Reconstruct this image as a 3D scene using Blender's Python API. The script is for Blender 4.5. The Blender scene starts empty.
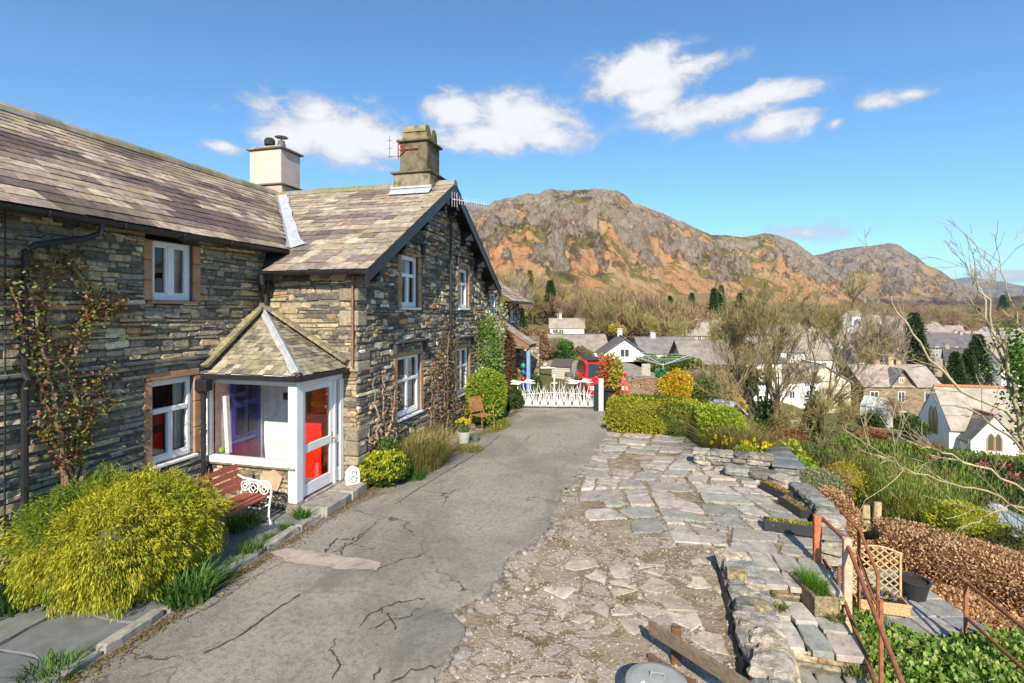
import bpy, math, random
import numpy as np
from mathutils import Vector, Matrix, noise
random.seed(7)
RNG = np.random.default_rng(7)
scene = bpy.context.scene
COL = scene.collection
R = math.radians
CAMZ, F, HZ = 3.2, 512.0, 311.0
YAW = R(14.77)
CS, SN = math.cos(YAW), math.sin(YAW)

def P(px, py, d):
    """world point at picture position (px, py) and depth d metres"""
    u = (px-512)/F; v = (HZ-py)/F
    return (d*(u*CS-SN), d*(u*SN+CS), CAMZ+v*d)
def G(px, py, z=0.0):
    """world point on the level z"""
    return P(px, py, F*(CAMZ-z)/(py-HZ))
def CW(r, d):
    """camera-frame right / depth -> world x, y"""
    return (r*CS-d*SN, r*SN+d*CS)

# ------------------------------------------------------------------ object helpers
def tag(o, label=None, cat=None, group=None, kind=None):
    if label: o['label'] = label
    if cat: o['category'] = cat
    if group: o['group'] = group
    if kind: o['kind'] = kind
    return o
def thing(name, label, cat, loc=(0, 0, 0), rz=0.0, group=None):
    o = bpy.data.objects.new(name, None); COL.objects.link(o)
    o.location = loc; o.rotation_euler = (0, 0, rz); o.empty_display_size = .2
    return tag(o, label, cat, group)
def link(name, me, parent=None, world=False):
    o = bpy.data.objects.new(name, me); COL.objects.link(o)
    if parent is not None:
        o.parent = parent
        if world:
            if parent.type == 'EMPTY': o.matrix_parent_inverse = Matrix.LocRotScale(parent.location, parent.rotation_euler, parent.scale).inverted()
    return o
def dup(root, loc=None, rz=None, sc=None, label=None):
    r = root.copy(); COL.objects.link(r)
    if loc is not None: r.location = loc
    if rz is not None: r.rotation_euler = (0, 0, rz)
    if sc is not None: r.scale = sc if hasattr(sc, '__len__') else (sc, sc, sc)
    if label: r['label'] = label
    for ch in list(root.children):
        c = ch.copy(); COL.objects.link(c); c.parent = r
        for g in list(ch.children):
            k = g.copy(); COL.objects.link(k); k.parent = c
    return r

def jit(c, r, a=.8, b=1.2):
    f = r.uniform(a, b); return tuple(x*f for x in c)
class MB:
    """mesh builder with a colour per face"""
    def __init__(s): s.v = []; s.f = []; s.c = []; s.m = []
    def add(s, vs, fs, col=(1, 1, 1), mi=0):
        b = len(s.v); s.v += [tuple(p) for p in vs]
        for f in fs: s.f.append([b+i for i in f]); s.c.append(col); s.m.append(mi)
    def box(s, x0, x1, y0, y1, z0, z1, col=(1, 1, 1), mi=0):
        s.add([(x0,y0,z0),(x1,y0,z0),(x1,y1,z0),(x0,y1,z0),(x0,y0,z1),(x1,y0,z1),(x1,y1,z1),(x0,y1,z1)],
              [(3,2,1,0),(4,5,6,7),(0,1,5,4),(1,2,6,5),(2,3,7,6),(3,0,4,7)], col, mi)
    def bev(s, x0, x1, y0, y1, z0, z1, b=.01, col=(1, 1, 1), mi=0):
        """box with chamfered edges"""
        b = min(b, (x1-x0)*.45, (y1-y0)*.45, (z1-z0)*.45)
        vs = []; idx = {}
        for i, X in enumerate((x0, x1)):
            for j, Y in enumerate((y0, y1)):
                for k, Z in enumerate((z0, z1)):
                    sx, sy, sz = (b if i == 0 else -b), (b if j == 0 else -b), (b if k == 0 else -b)
                    idx[i,j,k,0] = len(vs); vs.append((X, Y+sy, Z+sz))
                    idx[i,j,k,1] = len(vs); vs.append((X+sx, Y, Z+sz))
                    idx[i,j,k,2] = len(vs); vs.append((X+sx, Y+sy, Z))
        I = lambda *a: idx[a]
        fs = [(I(0,0,0,0),I(0,0,1,0),I(0,1,1,0),I(0,1,0,0)), (I(1,0,0,0),I(1,1,0,0),I(1,1,1,0),I(1,0,1,0)),
              (I(0,0,0,1),I(1,0,0,1),I(1,0,1,1),I(0,0,1,1)), (I(0,1,0,1),I(0,1,1,1),I(1,1,1,1),I(1,1,0,1)),
              (I(0,0,0,2),I(0,1,0,2),I(1,1,0,2),I(1,0,0,2)), (I(0,0,1,2),I(1,0,1,2),I(1,1,1,2),I(0,1,1,2))]
        for a in (0, 1):
            for c in (0, 1):
                fs.append((I(a,c,0,0),I(a,c,1,0),I(a,c,1,1),I(a,c,0,1)))
                fs.append((I(a,0,c,0),I(a,1,c,0),I(a,1,c,2),I(a,0,c,2)))
                fs.append((I(0,a,c,1),I(1,a,c,1),I(1,a,c,2),I(0,a,c,2)))
                for k in (0, 1): fs.append((I(a,c,k,0),I(a,c,k,1),I(a,c,k,2)))
        s.add(vs, fs, col, mi)
    def bar(s, a, b, w, h=None, col=(1, 1, 1), up=(0, 0, 1), mi=0):
        """rectangular bar from a to b, w across, h along up"""
        h = w if h is None else h
        a, b = Vector(a), Vector(b); d = (b-a).normalized(); up = Vector(up)
        if abs(d.dot(up)) > .98: up = Vector((1, 0, 0))
        x = d.cross(up).normalized()*(w/2); y = x.cross(d).normalized()*(h/2)
        vs = [a-x-y, a+x-y, a+x+y, a-x+y, b-x-y, b+x-y, b+x+y, b-x+y]
        s.add(vs, [(0,1,2,3),(7,6,5,4),(0,4,5,1),(1,5,6,2),(2,6,7,3),(3,7,4,0)], col, mi)
    def tube(s, pts, rad, n=6, col=(1, 1, 1), mi=0, cap=True):
        pts = [Vector(p) for p in pts]
        if not hasattr(rad, '__len__'): rad = [rad]*len(pts)
        vs = []; fs = []; ref = None
        for i, p in enumerate(pts):
            d = (pts[min(i+1, len(pts)-1)]-pts[max(i-1, 0)])
            d = d.normalized() if d.length > 1e-9 else Vector((0, 0, 1))
            if ref is None or abs(ref.dot(d)) > .95: ref = Vector((0, 0, 1)) if abs(d.z) < .9 else Vector((1, 0, 0))
            x = d.cross(ref).normalized(); y = d.cross(x); ref = y.cross(d)*-1 if False else ref
            for k in range(n):
                a = 2*math.pi*k/n
                vs.append(p+x*(math.cos(a)*rad[i])+y*(math.sin(a)*rad[i]))
        for i in range(len(pts)-1):
            for k in range(n):
                fs.append((i*n+k, i*n+(k+1) % n, (i+1)*n+(k+1) % n, (i+1)*n+k))
        if cap:
            fs.append(tuple(reversed(range(n)))); fs.append(tuple((len(pts)-1)*n+k for k in range(n)))
        s.add(vs, fs, col, mi)
    def lathe(s, prof, n=16, c=(0, 0), col=(1, 1, 1), mi=0):
        vs = []; fs = []
        for r, z in prof:
            for k in range(n):
                a = 2*math.pi*k/n; vs.append((c[0]+r*math.cos(a), c[1]+r*math.sin(a), z))
        for i in range(len(prof)-1):
            for k in range(n): fs.append((i*n+k, i*n+(k+1) % n, (i+1)*n+(k+1) % n, (i+1)*n+k))
        fs.append(tuple(reversed(range(n)))); fs.append(tuple((len(prof)-1)*n+k for k in range(n)))
        s.add(vs, fs, col, mi)
    def prism(s, poly, axis_from, axis_to, col=(1, 1, 1), mi=0):
        """poly: list of 3d points, extruded by vector axis_to - axis_from"""
        d = Vector(axis_to)-Vector(axis_from); n = len(poly)
        vs = [Vector(p) for p in poly]+[Vector(p)+d for p in poly]
        fs = [tuple(range(n)), tuple(reversed(range(n, 2*n)))]
        for i in range(n): fs.append((i, i+n, (i+1) % n+n, (i+1) % n))
        s.add(vs, fs, col, mi)
    def merge(s, o): s.add(o.v, [], ()); b = len(s.v)-len(o.v); s.f += [[i+b for i in f] for f in o.f]; s.c += o.c; s.m += o.m
    def xf(s, M):
        s.v = [tuple(M @ Vector(p)) for p in s.v]; return s
    def mesh(s, name, mats, smooth=False, col=True):
        me = bpy.data.meshes.new(name)
        me.from_pydata(s.v, [], s.f)
        for m in (mats if isinstance(mats, (list, tuple)) else [mats]): me.materials.append(m)
        me.polygons.foreach_set('material_index', s.m)
        if smooth: me.polygons.foreach_set('use_smooth', [True]*len(s.f))
        if col:
            n = np.array([len(f) for f in s.f])
            c = np.ones((len(s.f), 4), np.float32); c[:, :3] = np.array([x[:3] for x in s.c], np.float32)
            at = me.color_attributes.new('Col', 'FLOAT_COLOR', 'CORNER')
            at.data.foreach_set('color', np.repeat(c, n, axis=0).ravel())
        me.update(); return me
    def build(s, name, mats, parent=None, world=False, smooth=False):
        return link(name, s.mesh(name, mats, smooth), parent, world)

def np_mesh(name, V, Q, mat, C=None, smooth=False):
    """V (n,3), Q (m,k) faces of one size, C (m,3) colours"""
    V = np.asarray(V, np.float32); Q = np.asarray(Q, np.int32); m, k = Q.shape
    me = bpy.data.meshes.new(name)
    me.vertices.add(len(V)); me.vertices.foreach_set('co', V.ravel())
    me.loops.add(m*k); me.loops.foreach_set('vertex_index', Q.ravel())
    me.polygons.add(m); me.polygons.foreach_set('loop_start', np.arange(0, m*k, k, dtype=np.int32))
    me.polygons.foreach_set('loop_total', np.full(m, k, np.int32))
    me.update(calc_edges=True)
    if smooth: me.polygons.foreach_set('use_smooth', np.ones(m, bool))
    for q in (mat if isinstance(mat, (list, tuple)) else [mat]): me.materials.append(q)
    if C is not None:
        c = np.ones((m, 4), np.float32); c[:, :3] = C
        at = me.color_attributes.new('Col', 'FLOAT_COLOR', 'CORNER')
        at.data.foreach_set('color', np.repeat(c, k, axis=0).ravel())
    return me

# ------------------------------------------------------------------ materials
class NT:
    def __init__(s, name):
        s.m = bpy.data.materials.new(name); s.m.use_nodes = True; s.t = s.m.node_tree; s.t.nodes.clear()
        s.out = s.n('ShaderNodeOutputMaterial')
    def n(s, t, **kw):
        x = s.t.nodes.new(t)
        for k, v in kw.items():
            if k.startswith('i_'): x.inputs[k[2:].replace('_', ' ')].default_value = v
            else: setattr(x, k, v)
        return x
    def l(s, a, b): s.t.links.new(a, b)
    def mix(s, fac, a, b, mode='MIX'):
        x = s.n('ShaderNodeMix', data_type='RGBA', blend_type=mode)
        for sock, v in ((x.inputs[0], fac), (x.inputs[6], a), (x.inputs[7], b)):
            if isinstance(v, bpy.types.NodeSocket): s.l(v, sock)
            elif isinstance(v, (tuple, list)): sock.default_value = (*v[:3], 1)
            else: sock.default_value = v
        return x.outputs[2]
    def math(s, op, a, b=0.0, clamp=False):
        x = s.n('ShaderNodeMath', operation=op, use_clamp=clamp)
        for sock, v in ((x.inputs[0], a), (x.inputs[1], b)):
            if isinstance(v, bpy.types.NodeSocket): s.l(v, sock)
            else: sock.default_value = v
        return x.outputs[0]
    def ramp(s, f, lo, hi, a=0.0, b=1.0):
        x = s.n('ShaderNodeMapRange', interpolation_type='SMOOTHSTEP')
        x.inputs[1].default_value = lo; x.inputs[2].default_value = hi; x.inputs[3].default_value = a; x.inputs[4].default_value = b
        s.l(f, x.inputs[0]); return x.outputs[0]
    def coord(s, sc=(1, 1, 1)):
        tc = s.n('ShaderNodeTexCoord'); mp = s.n('ShaderNodeMapping'); mp.inputs['Scale'].default_value = sc
        s.l(tc.outputs['Object'], mp.inputs[0]); return mp.outputs[0]
    def noise(s, sc, det=4, co=None, rough=.55, dist=0):
        x = s.n('ShaderNodeTexNoise'); x.inputs['Scale'].default_value = sc; x.inputs['Detail'].default_value = det
        x.inputs['Roughness'].default_value = rough; x.inputs['Distortion'].default_value = dist
        s.l(co if co is not None else s.coord(), x.inputs['Vector']); return x.outputs['Fac']
    def vor(s, sc, feat='F1', co=None, out='Distance', rnd=1.0):
        x = s.n('ShaderNodeTexVoronoi', feature=feat); x.inputs['Scale'].default_value = sc; x.inputs['Randomness'].default_value = rnd
        s.l(co if co is not None else s.coord(), x.inputs['Vector']); return x.outputs[out]
    def bump(s, h, st, dist=.02, nrm=None):
        x = s.n('ShaderNodeBump'); x.inputs['Strength'].default_value = st; x.inputs['Distance'].default_value = dist
        s.l(h, x.inputs['Height'])
        if nrm is not None: s.l(nrm, x.inputs['Normal'])
        return x.outputs[0]
    def bsdf(s, col, rough=.8, spec=.3, metal=0, nrm=None, out=True):
        x = s.n('ShaderNodeBsdfPrincipled'); x.inputs['Metallic'].default_value = metal
        x.inputs['Specular IOR Level'].default_value = spec
        if isinstance(col, bpy.types.NodeSocket): s.l(col, x.inputs['Base Color'])
        else: x.inputs['Base Color'].default_value = (*col[:3], 1)
        if isinstance(rough, bpy.types.NodeSocket): s.l(rough, x.inputs['Roughness'])
        else: x.inputs['Roughness'].default_value = rough
        if nrm is not None: s.l(nrm, x.inputs['Normal'])
        if out: s.l(x.outputs[0], s.out.inputs[0])
        return x
    def attr(s):
        x = s.n('ShaderNodeAttribute', attribute_name='Col'); return x.outputs['Color']

def simple(name, col, rough=.7, spec=.3, metal=0, var=.2, vs=6, bump=0, bs=40, col2=None, s2=3, lo=.5, hi=.7, stretch=(1, 1, 1), bdist=.01):
    """plain coloured surface with mottling, an optional second colour in patches and a bump; col None = the face colours"""
    t = NT(name); co = t.coord(stretch)
    c = t.attr() if col is None else col
    if col2 is not None:
        c = t.mix(t.ramp(t.noise(s2, 5, co), lo, hi), c, col2)
    if var:
        v = t.ramp(t.noise(vs, 5, co, .65), .25, .75, 1-var, 1+var)
        x = t.n('ShaderNodeCombineColor'); [t.l(v, x.inputs[i]) for i in range(3)]
        c = t.mix(1.0, c, x.outputs[0], 'MULTIPLY')
    nrm = t.bump(t.noise(bs, 6, co, .7), bump, bdist) if bump else None
    t.bsdf(c, rough, spec, metal, nrm)
    return t.m
def leafmat(name, tr=.35, rough=.55, spec=.25):
    t = NT(name); c = t.attr()
    b = t.bsdf(c, rough, spec, out=False)
    tl = t.n('ShaderNodeBsdfTranslucent'); t.l(t.mix(1.0, c, (1.0, 1.0, .55), 'MULTIPLY'), tl.inputs[0])
    m = t.n('ShaderNodeMixShader'); m.inputs[0].default_value = tr
    t.l(b.outputs[0], m.inputs[1]); t.l(tl.outputs[0], m.inputs[2]); t.l(m.outputs[0], t.out.inputs[0])
    return t.m
def glassmat(name, tint=(.95, .96, .96), gloss=.01):
    t = NT(name)
    tr = t.n('ShaderNodeBsdfTransparent'); tr.inputs[0].default_value = (*tint, 1)
    g = t.n('ShaderNodeBsdfGlossy'); g.inputs['Roughness'].default_value = .03; g.inputs[0].default_value = (1, 1, 1, 1)
    fr = t.n('ShaderNodeFresnel'); fr.inputs[0].default_value = 1.5
    f = t.math('ADD', fr.outputs[0], gloss, True)
    m = t.n('ShaderNodeMixShader'); t.l(f, m.inputs[0]); t.l(tr.outputs[0], m.inputs[1]); t.l(g.outputs[0], m.inputs[2])
    t.l(m.outputs[0], t.out.inputs[0]); return t.m

MAT = {}
MAT['leaf'] = leafmat('leaf'); MAT['dryleaf'] = leafmat('dry_leaf', .25, .8, .1)
MAT['twig'] = simple('twig_bark', None, .9, .1, var=.25, vs=9)
MAT['bark'] = simple('bark', None, .95, .1, var=.35, vs=14, bump=.6, bs=30, stretch=(1, 1, .3))
MAT['white'] = simple('white_paint', (.78, .78, .77), .35, .4, var=.05, vs=3)
MAT['render'] = simple('white_render', None, .9, .2, var=.07, vs=1.5, bump=.15, bs=60)
MAT['black'] = simple('black_paint', (.022, .023, .026), .4, .4, var=.25, vs=8)
MAT['lead'] = simple('lead_flashing', (.46, .48, .51), .5, .4, .2, var=.2, vs=7, bump=.3, bs=12)
MAT['glass'] = glassmat('window_glass')
MAT['curtain'] = simple('curtain', (.72, .69, .62), .9, .1, var=.15, vs=4)
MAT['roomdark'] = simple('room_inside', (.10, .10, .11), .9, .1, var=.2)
MAT['roomlight'] = simple('porch_plaster', (.62, .62, .58), .9, .1, var=.06)
MAT['attr'] = simple('tinted', None, .75, .25, var=.18, vs=8)
MAT['gloss'] = simple('tinted_gloss', None, .3, .5, var=.06, vs=4)
MAT['metal'] = simple('grey_metal', None, .4, .5, .6, var=.15, vs=12)
MAT['rust'] = simple('rusty_iron', None, .85, .2, .1, var=.35, vs=18, bump=.4, bs=60, col2=(.20, .07, .03), s2=9, lo=.52, hi=.7)
MAT['wood'] = simple('weathered_wood', None, .85, .15, var=.3, vs=5, bump=.35, bs=18, stretch=(6, 1, 6))
MAT['plastic'] = simple('plastic', None, .45, .4, var=.1, vs=6)
MAT['sandstone'] = simple('sandstone', None, .9, .15, var=.2, vs=6, bump=.3, bs=35)
HAZE = True; HZB, HZT = -32.0, 470.0
# ------------------------------------------------------------------ camera, sun, sky
cam = bpy.data.cameras.new('camera'); camo = bpy.data.objects.new('camera', cam); COL.objects.link(camo)
camo.location = (0, 0, CAMZ); camo.rotation_euler = (R(90), 0, YAW)
cam.sensor_width = 36; cam.lens = 18; cam.shift_y = -(341.5-HZ)/1024; cam.clip_start = .1; cam.clip_end = 30000
scene.camera = camo
EL, AZ = R(35), R(11)
S = Vector((math.sin(AZ)*math.cos(EL), -math.cos(AZ)*math.cos(EL), math.sin(EL)))
sl = bpy.data.lights.new('sun', 'SUN'); so = bpy.data.objects.new('sun', sl); COL.objects.link(so)
so.rotation_euler = (-S).to_track_quat('-Z', 'Y').to_euler(); so.location = (20, -30, 40)
sl.energy = 4.9; sl.angle = R(.5); sl.color = (1, .89, .72)
scene.view_settings.view_transform = 'Standard'; scene.view_settings.look = 'None'
scene.view_settings.exposure = .62; scene.view_settings.gamma = 1
w = bpy.data.worlds.new('World'); scene.world = w; w.use_nodes = True
wt = w.node_tree; wt.nodes.clear()
class WN(NT):
    def __init__(s, t): s.t = t; s.out = s.n('ShaderNodeOutputWorld')
W = WN(wt)
sky = W.n('ShaderNodeTexSky', sky_type='NISHITA', sun_disc=False)
sky.sun_elevation = EL; sky.sun_rotation = math.pi-AZ; sky.altitude = 100; sky.air_density = 1.0; sky.dust_density = .35; sky.ozone_density = 2.5
tc = W.n('ShaderNodeTexCoord'); sx = W.n('ShaderNodeSeparateXYZ'); W.l(tc.outputs['Generated'], sx.inputs[0])
az = W.math('ARCTAN2', sx.outputs[0], sx.outputs[1]); el = W.math('ARCSINE', sx.outputs[2])
def azel(px, py):
    x, y, z = P(px, py, 1.0); z -= CAMZ
    return math.atan2(x, y), math.asin(z/math.sqrt(x*x+y*y+z*z))
CLOUDS = [(338,134,74,30),(322,116,36,20),(372,142,50,24),(300,140,40,20), (458,110,36,20),(520,120,54,26),(556,138,46,16),(488,136,60,18),
          (640,76,54,30),(690,66,40,10),(650,100,40,18), (715,112,66,17),(772,94,48,12),(684,120,50,14),(776,126,48,14),(835,124,12,7),
          (880,102,30,9),(908,95,30,7),(222,147,20,6),(806,233,36,9),(1005,276,40,6),(680,60,30,7)]
acc = None
for cx, cy, rx, ry in CLOUDS:
    a0, e0 = azel(cx, cy); a1, e1 = azel(cx+rx, cy); a2, e2 = azel(cx, cy-ry)
    da = W.math('DIVIDE', W.math('SUBTRACT', az, a0), abs(a1-a0)*1.15); de = W.math('DIVIDE', W.math('SUBTRACT', el, e0), abs(e2-e0)*1.2)
    q = W.math('SUBTRACT', 1.0, W.math('SQRT', W.math('ADD', W.math('MULTIPLY', da, da), W.math('MULTIPLY', de, de))))
    q = W.math('MULTIPLY', q, min(1.0, .45+ry/40))
    acc = q if acc is None else W.math('SMOOTH_MAX', acc, q)
    if acc.node.type == 'MATH' and acc.node.operation == 'SMOOTH_MAX': acc.node.inputs[2].default_value = .12
cn = W.n('ShaderNodeTexNoise'); cn.inputs['Scale'].default_value = 14; cn.inputs['Detail'].default_value = 9; cn.inputs['Roughness'].default_value = .64; cn.inputs['Distortion'].default_value = .35
mp = W.n('ShaderNodeMapping'); mp.inputs['Scale'].default_value = (1, 1, 1.7); W.l(tc.outputs['Generated'], mp.inputs[0]); W.l(mp.outputs[0], cn.inputs['Vector'])
dens = W.math('ADD', acc, W.math('MULTIPLY', W.math('SUBTRACT', cn.outputs['Fac'], .48), 2.1))
mask = W.ramp(dens, -.12, .5, 0, .95)
shade = W.ramp(dens, .1, .8, 0, 1)
tint = W.mix(1.0, sky.outputs[0], (.50, .735, .86), 'MULTIPLY')
ccol = W.mix(shade, (2.5, 2.75, 3.2), (4.3, 4.3, 4.35))
skyc = W.mix(mask, tint, ccol)
bg = W.n('ShaderNodeBackground'); bg.inputs['Strength'].default_value = .15
W.l(skyc, bg.inputs[0]); W.l(bg.outputs[0], W.out.inputs[0])
scene.cycles.max_bounces = 6; scene.cycles.diffuse_bounces = 4; scene.cycles.glossy_bounces = 2; scene.cycles.transparent_max_bounces = 8
scene.cycles.transmission_bounces = 3; scene.cycles.volume_bounces = 0; scene.cycles.use_denoising = True
# ------------------------------------------------------------------ terrain
TPX = [-400, 300, 500, 600, 700, 760, 830, 900, 1024, 1300]
TPH = np.array([math.atan((p-512)/F) for p in TPX])
TD = np.log(np.array([4, 6, 9, 14, 22, 35, 50, 75, 120, 200, 350, 600, 1000, 3000.]))
TZ = np.array([
 [-.5,-.5,-.5,-.5,-1.2,-1.3,-1.3,-1.3,-1.3,-1.4],
 [-.5,-.5,-.5,-.5,-1.0,-1.4,-1.4,-1.4,-1.5,-1.8],
 [-.5,-.5,-.5,-.5,-.8,-1.4,-1.75,-1.9,-2.2,-2.8],
 [-.5,-.5,-.5,-.5,-.9,-1.8,-2.8,-3.2,-3.7,-4.5],
 [-.5,-.5,-.5,-.7,-1.5,-2.8,-4.1,-5.0,-5.6,-6.5],
 [-.3,-.4,-.5,-1.2,-2.8,-4.8,-6.4,-7.6,-8.4,-9.5],
 [2,1,-.6,-3.0,-4.6,-6.8,-9.0,-10.6,-11.4,-12],
 [6,3,-.8,-5.2,-6.6,-9.6,-12.2,-14.4,-15.5,-16],
 [14,8,0,-5,-8.5,-12,-15.5,-18,-19,-20],
 [30,20,3,-3,-8,-11,-15.5,-18.5,-19.5,-21],
 [55,36,14,3,-5,-8,-12,-16,-17,-18],
 [105,85,50,24,7,2,-1,-6,-6,-5],
 [170,160,140,100,60,30,14,4,2,4],
 [200,190,160,120,80,60,40,20,10,10]], float)
def T(x, y):
    x = np.asarray(x, float); y = np.asarray(y, float)
    d0 = -x*SN+y*CS; r0 = x*CS+y*SN
    ph = np.arctan2(r0, d0); rho = np.hypot(x, y)
    d = np.maximum(rho*np.cos(np.clip(np.abs(ph), 0, 1.0)), 4)
    a = np.interp(np.clip(ph, TPH[0], TPH[-1]), TPH, np.arange(len(TPH))); b = np.interp(np.log(d), TD, np.arange(len(TD)))
    i = np.minimum(a.astype(int), len(TPH)-2); j = np.minimum(b.astype(int), len(TD)-2); fa = a-i; fb = b-j
    fa = fa*fa*(3-2*fa)
    return (TZ[j, i]*(1-fa)+TZ[j, i+1]*fa)*(1-fb)+(TZ[j+1, i]*(1-fa)+TZ[j+1, i+1]*fa)*fb
def TP(px, d):
    """ground point below picture column px at depth d"""
    x, y, _ = P(px, 300, d); return (x, y, float(T(x, y)))

t = NT('hillside_ground')
co = t.coord()
c = t.mix(t.ramp(t.noise(.35, 6, co), .4, .6), (.11, .135, .03), (.15, .14, .05))
c = t.mix(t.ramp(t.noise(1.6, 6, co), .5, .66), c, (.20, .13, .055))
c = t.mix(t.ramp(t.noise(.06, 4, co), .52, .62), c, (.16, .165, .045))
c = t.mix(t.ramp(t.noise(6, 4, co), .5, .75), c, (.07, .06, .03))
ln = t.n('ShaderNodeVectorMath', operation='LENGTH'); t.l(co, ln.inputs[0])
br = t.mix(t.ramp(t.noise(.03, 6, co, .7), .4, .62), (.27, .165, .075), (.20, .15, .07))
c = t.mix(t.ramp(t.math('ADD', ln.outputs['Value'], t.math('MULTIPLY', t.noise(.02, 4, co), 60)), 130, 200), c, br)
t.bsdf(c, .95, .1, 0, t.bump(t.noise(4, 6, co, .7), .8, .15)); MAT['ground'] = t.m

phs = np.concatenate([np.linspace(-math.pi, -1.1, 16)[:-1], np.linspace(-1.1, -.1, 40)[:-1], np.linspace(-.1, 1.0, 190)[:-1], np.linspace(1.0, math.pi, 20)])
rhs = np.geomspace(2.2, 9000, 190)
PH, RH = np.meshgrid(phs, rhs, indexing='ij')
gx = RH*np.sin(PH); gy = RH*np.cos(PH)
wx = gx*CS-gy*SN; wy = gx*SN+gy*CS
wz = T(wx, wy)
def wob(x, y, s, seed=0):
    r = np.random.default_rng(seed); o = np.zeros_like(x)
    for k in range(7):
        a = r.uniform(0, 6.28); f = s*r.uniform(.6, 2.6); o += np.sin(x*f*math.cos(a)+y*f*math.sin(a)+r.uniform(0, 6.28))/(.6+f/s)
    return o/3
wz = wz+wob(wx, wy, .9, 1)*.05+wob(wx, wy, .05, 2)*np.clip(RH-60, 0, 300)*.006
V = np.stack([wx, wy, wz], -1).reshape(-1, 3); na, nr = wx.shape
ii, jj = np.meshgrid(np.arange(na-1), np.arange(nr-1), indexing='ij'); b = (ii*nr+jj).ravel()
Q = np.stack([b, b+1, b+nr+1, b+nr], -1)[:, ::-1]
V = np.vstack([V, [[0, 0, -1.5]]])
g = link('ground', np_mesh('ground', V, Q, MAT['ground'], smooth=True)); tag(g, kind='structure')

# ------------------------------------------------------------------ fells
def fellmat(name, bracken, rock, olive=.6, wood=0, straw=(.56, .41, .22)):
    """face colours carry where crags break through; bracken, straw and gorse cover the rest"""
    t = NT(name); co = t.coord(); geo = t.n('ShaderNodeNewGeometry')
    sv = t.n('ShaderNodeSeparateColor'); t.l(t.attr(), sv.inputs[0])
    n2 = t.noise(.016, 8, co, .62, .6); n3 = t.noise(.07, 7, co, .72); n4 = t.noise(.009, 8, co, .68, 1.0); n5 = t.noise(.22, 5, co, .7)
    c = t.mix(t.ramp(n2, .44, .60), bracken, straw)
    c = t.mix(t.ramp(n3, .48, .60, 0, .7), c, tuple(x*.55 for x in bracken))
    c = t.mix(t.ramp(t.noise(.1, 6, co, .8), .50, .64, 0, .55), c, (.33, .25, .15))
    c = t.mix(t.math('MULTIPLY', t.ramp(t.math('ADD', n4, t.math('MULTIPLY', n3, .25)), .63, .68, 0, olive), 1.0), c, (.15, .125, .035))
    c = t.mix(t.ramp(t.noise(.13, 4, co, .6), .63, .70, 0, .8), c, (.10, .085, .045))
    m = t.math('ADD', sv.outputs[0], t.math('MULTIPLY', t.math('SUBTRACT', t.noise(.05, 9, co, .8, .6), .5), 2.8))
    mask = t.ramp(m, .34, .66, 0, .92)
    r2 = t.mix(t.ramp(t.noise(.06, 8, t.coord((1, 1, .45)), .78, 1.2), .36, .56), tuple(x*.42 for x in rock), rock)  # dark upright streaks: shadowed crevices painted into the rock colour
    r2 = t.mix(t.ramp(n5, .54, .68, 0, .7), r2, tuple(min(.7, x*1.3) for x in rock))
    r2 = t.mix(t.ramp(t.noise(.03, 6, co, .7), .52, .64, 0, .55), r2, straw)
    c = t.mix(mask, c, r2)
    if wood:
        px_ = t.n('ShaderNodeSeparateXYZ'); t.l(geo.outputs['Position'], px_.inputs[0])
        h = t.math('ADD', px_.outputs[2], t.math('MULTIPLY', t.noise(.012, 6, co, .6), wood*1.6))
        c = t.mix(t.ramp(h, wood*1.25, wood*1.75), t.mix(t.ramp(t.noise(.05, 5, co, .7), .4, .6), (.085, .062, .052), (.15, .115, .085)), c)
    hgt = t.math('ADD', t.math('MULTIPLY', t.noise(.045, 9, co, .75, .8), t.math('ADD', .25, t.math('MULTIPLY', mask, 1.2))), t.math('MULTIPLY', t.noise(.17, 6, co, .75), .25))
    t.bsdf(c, .95, .1, 0, t.bump(hgt, 1.0, 13.0)); return t.m
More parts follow.
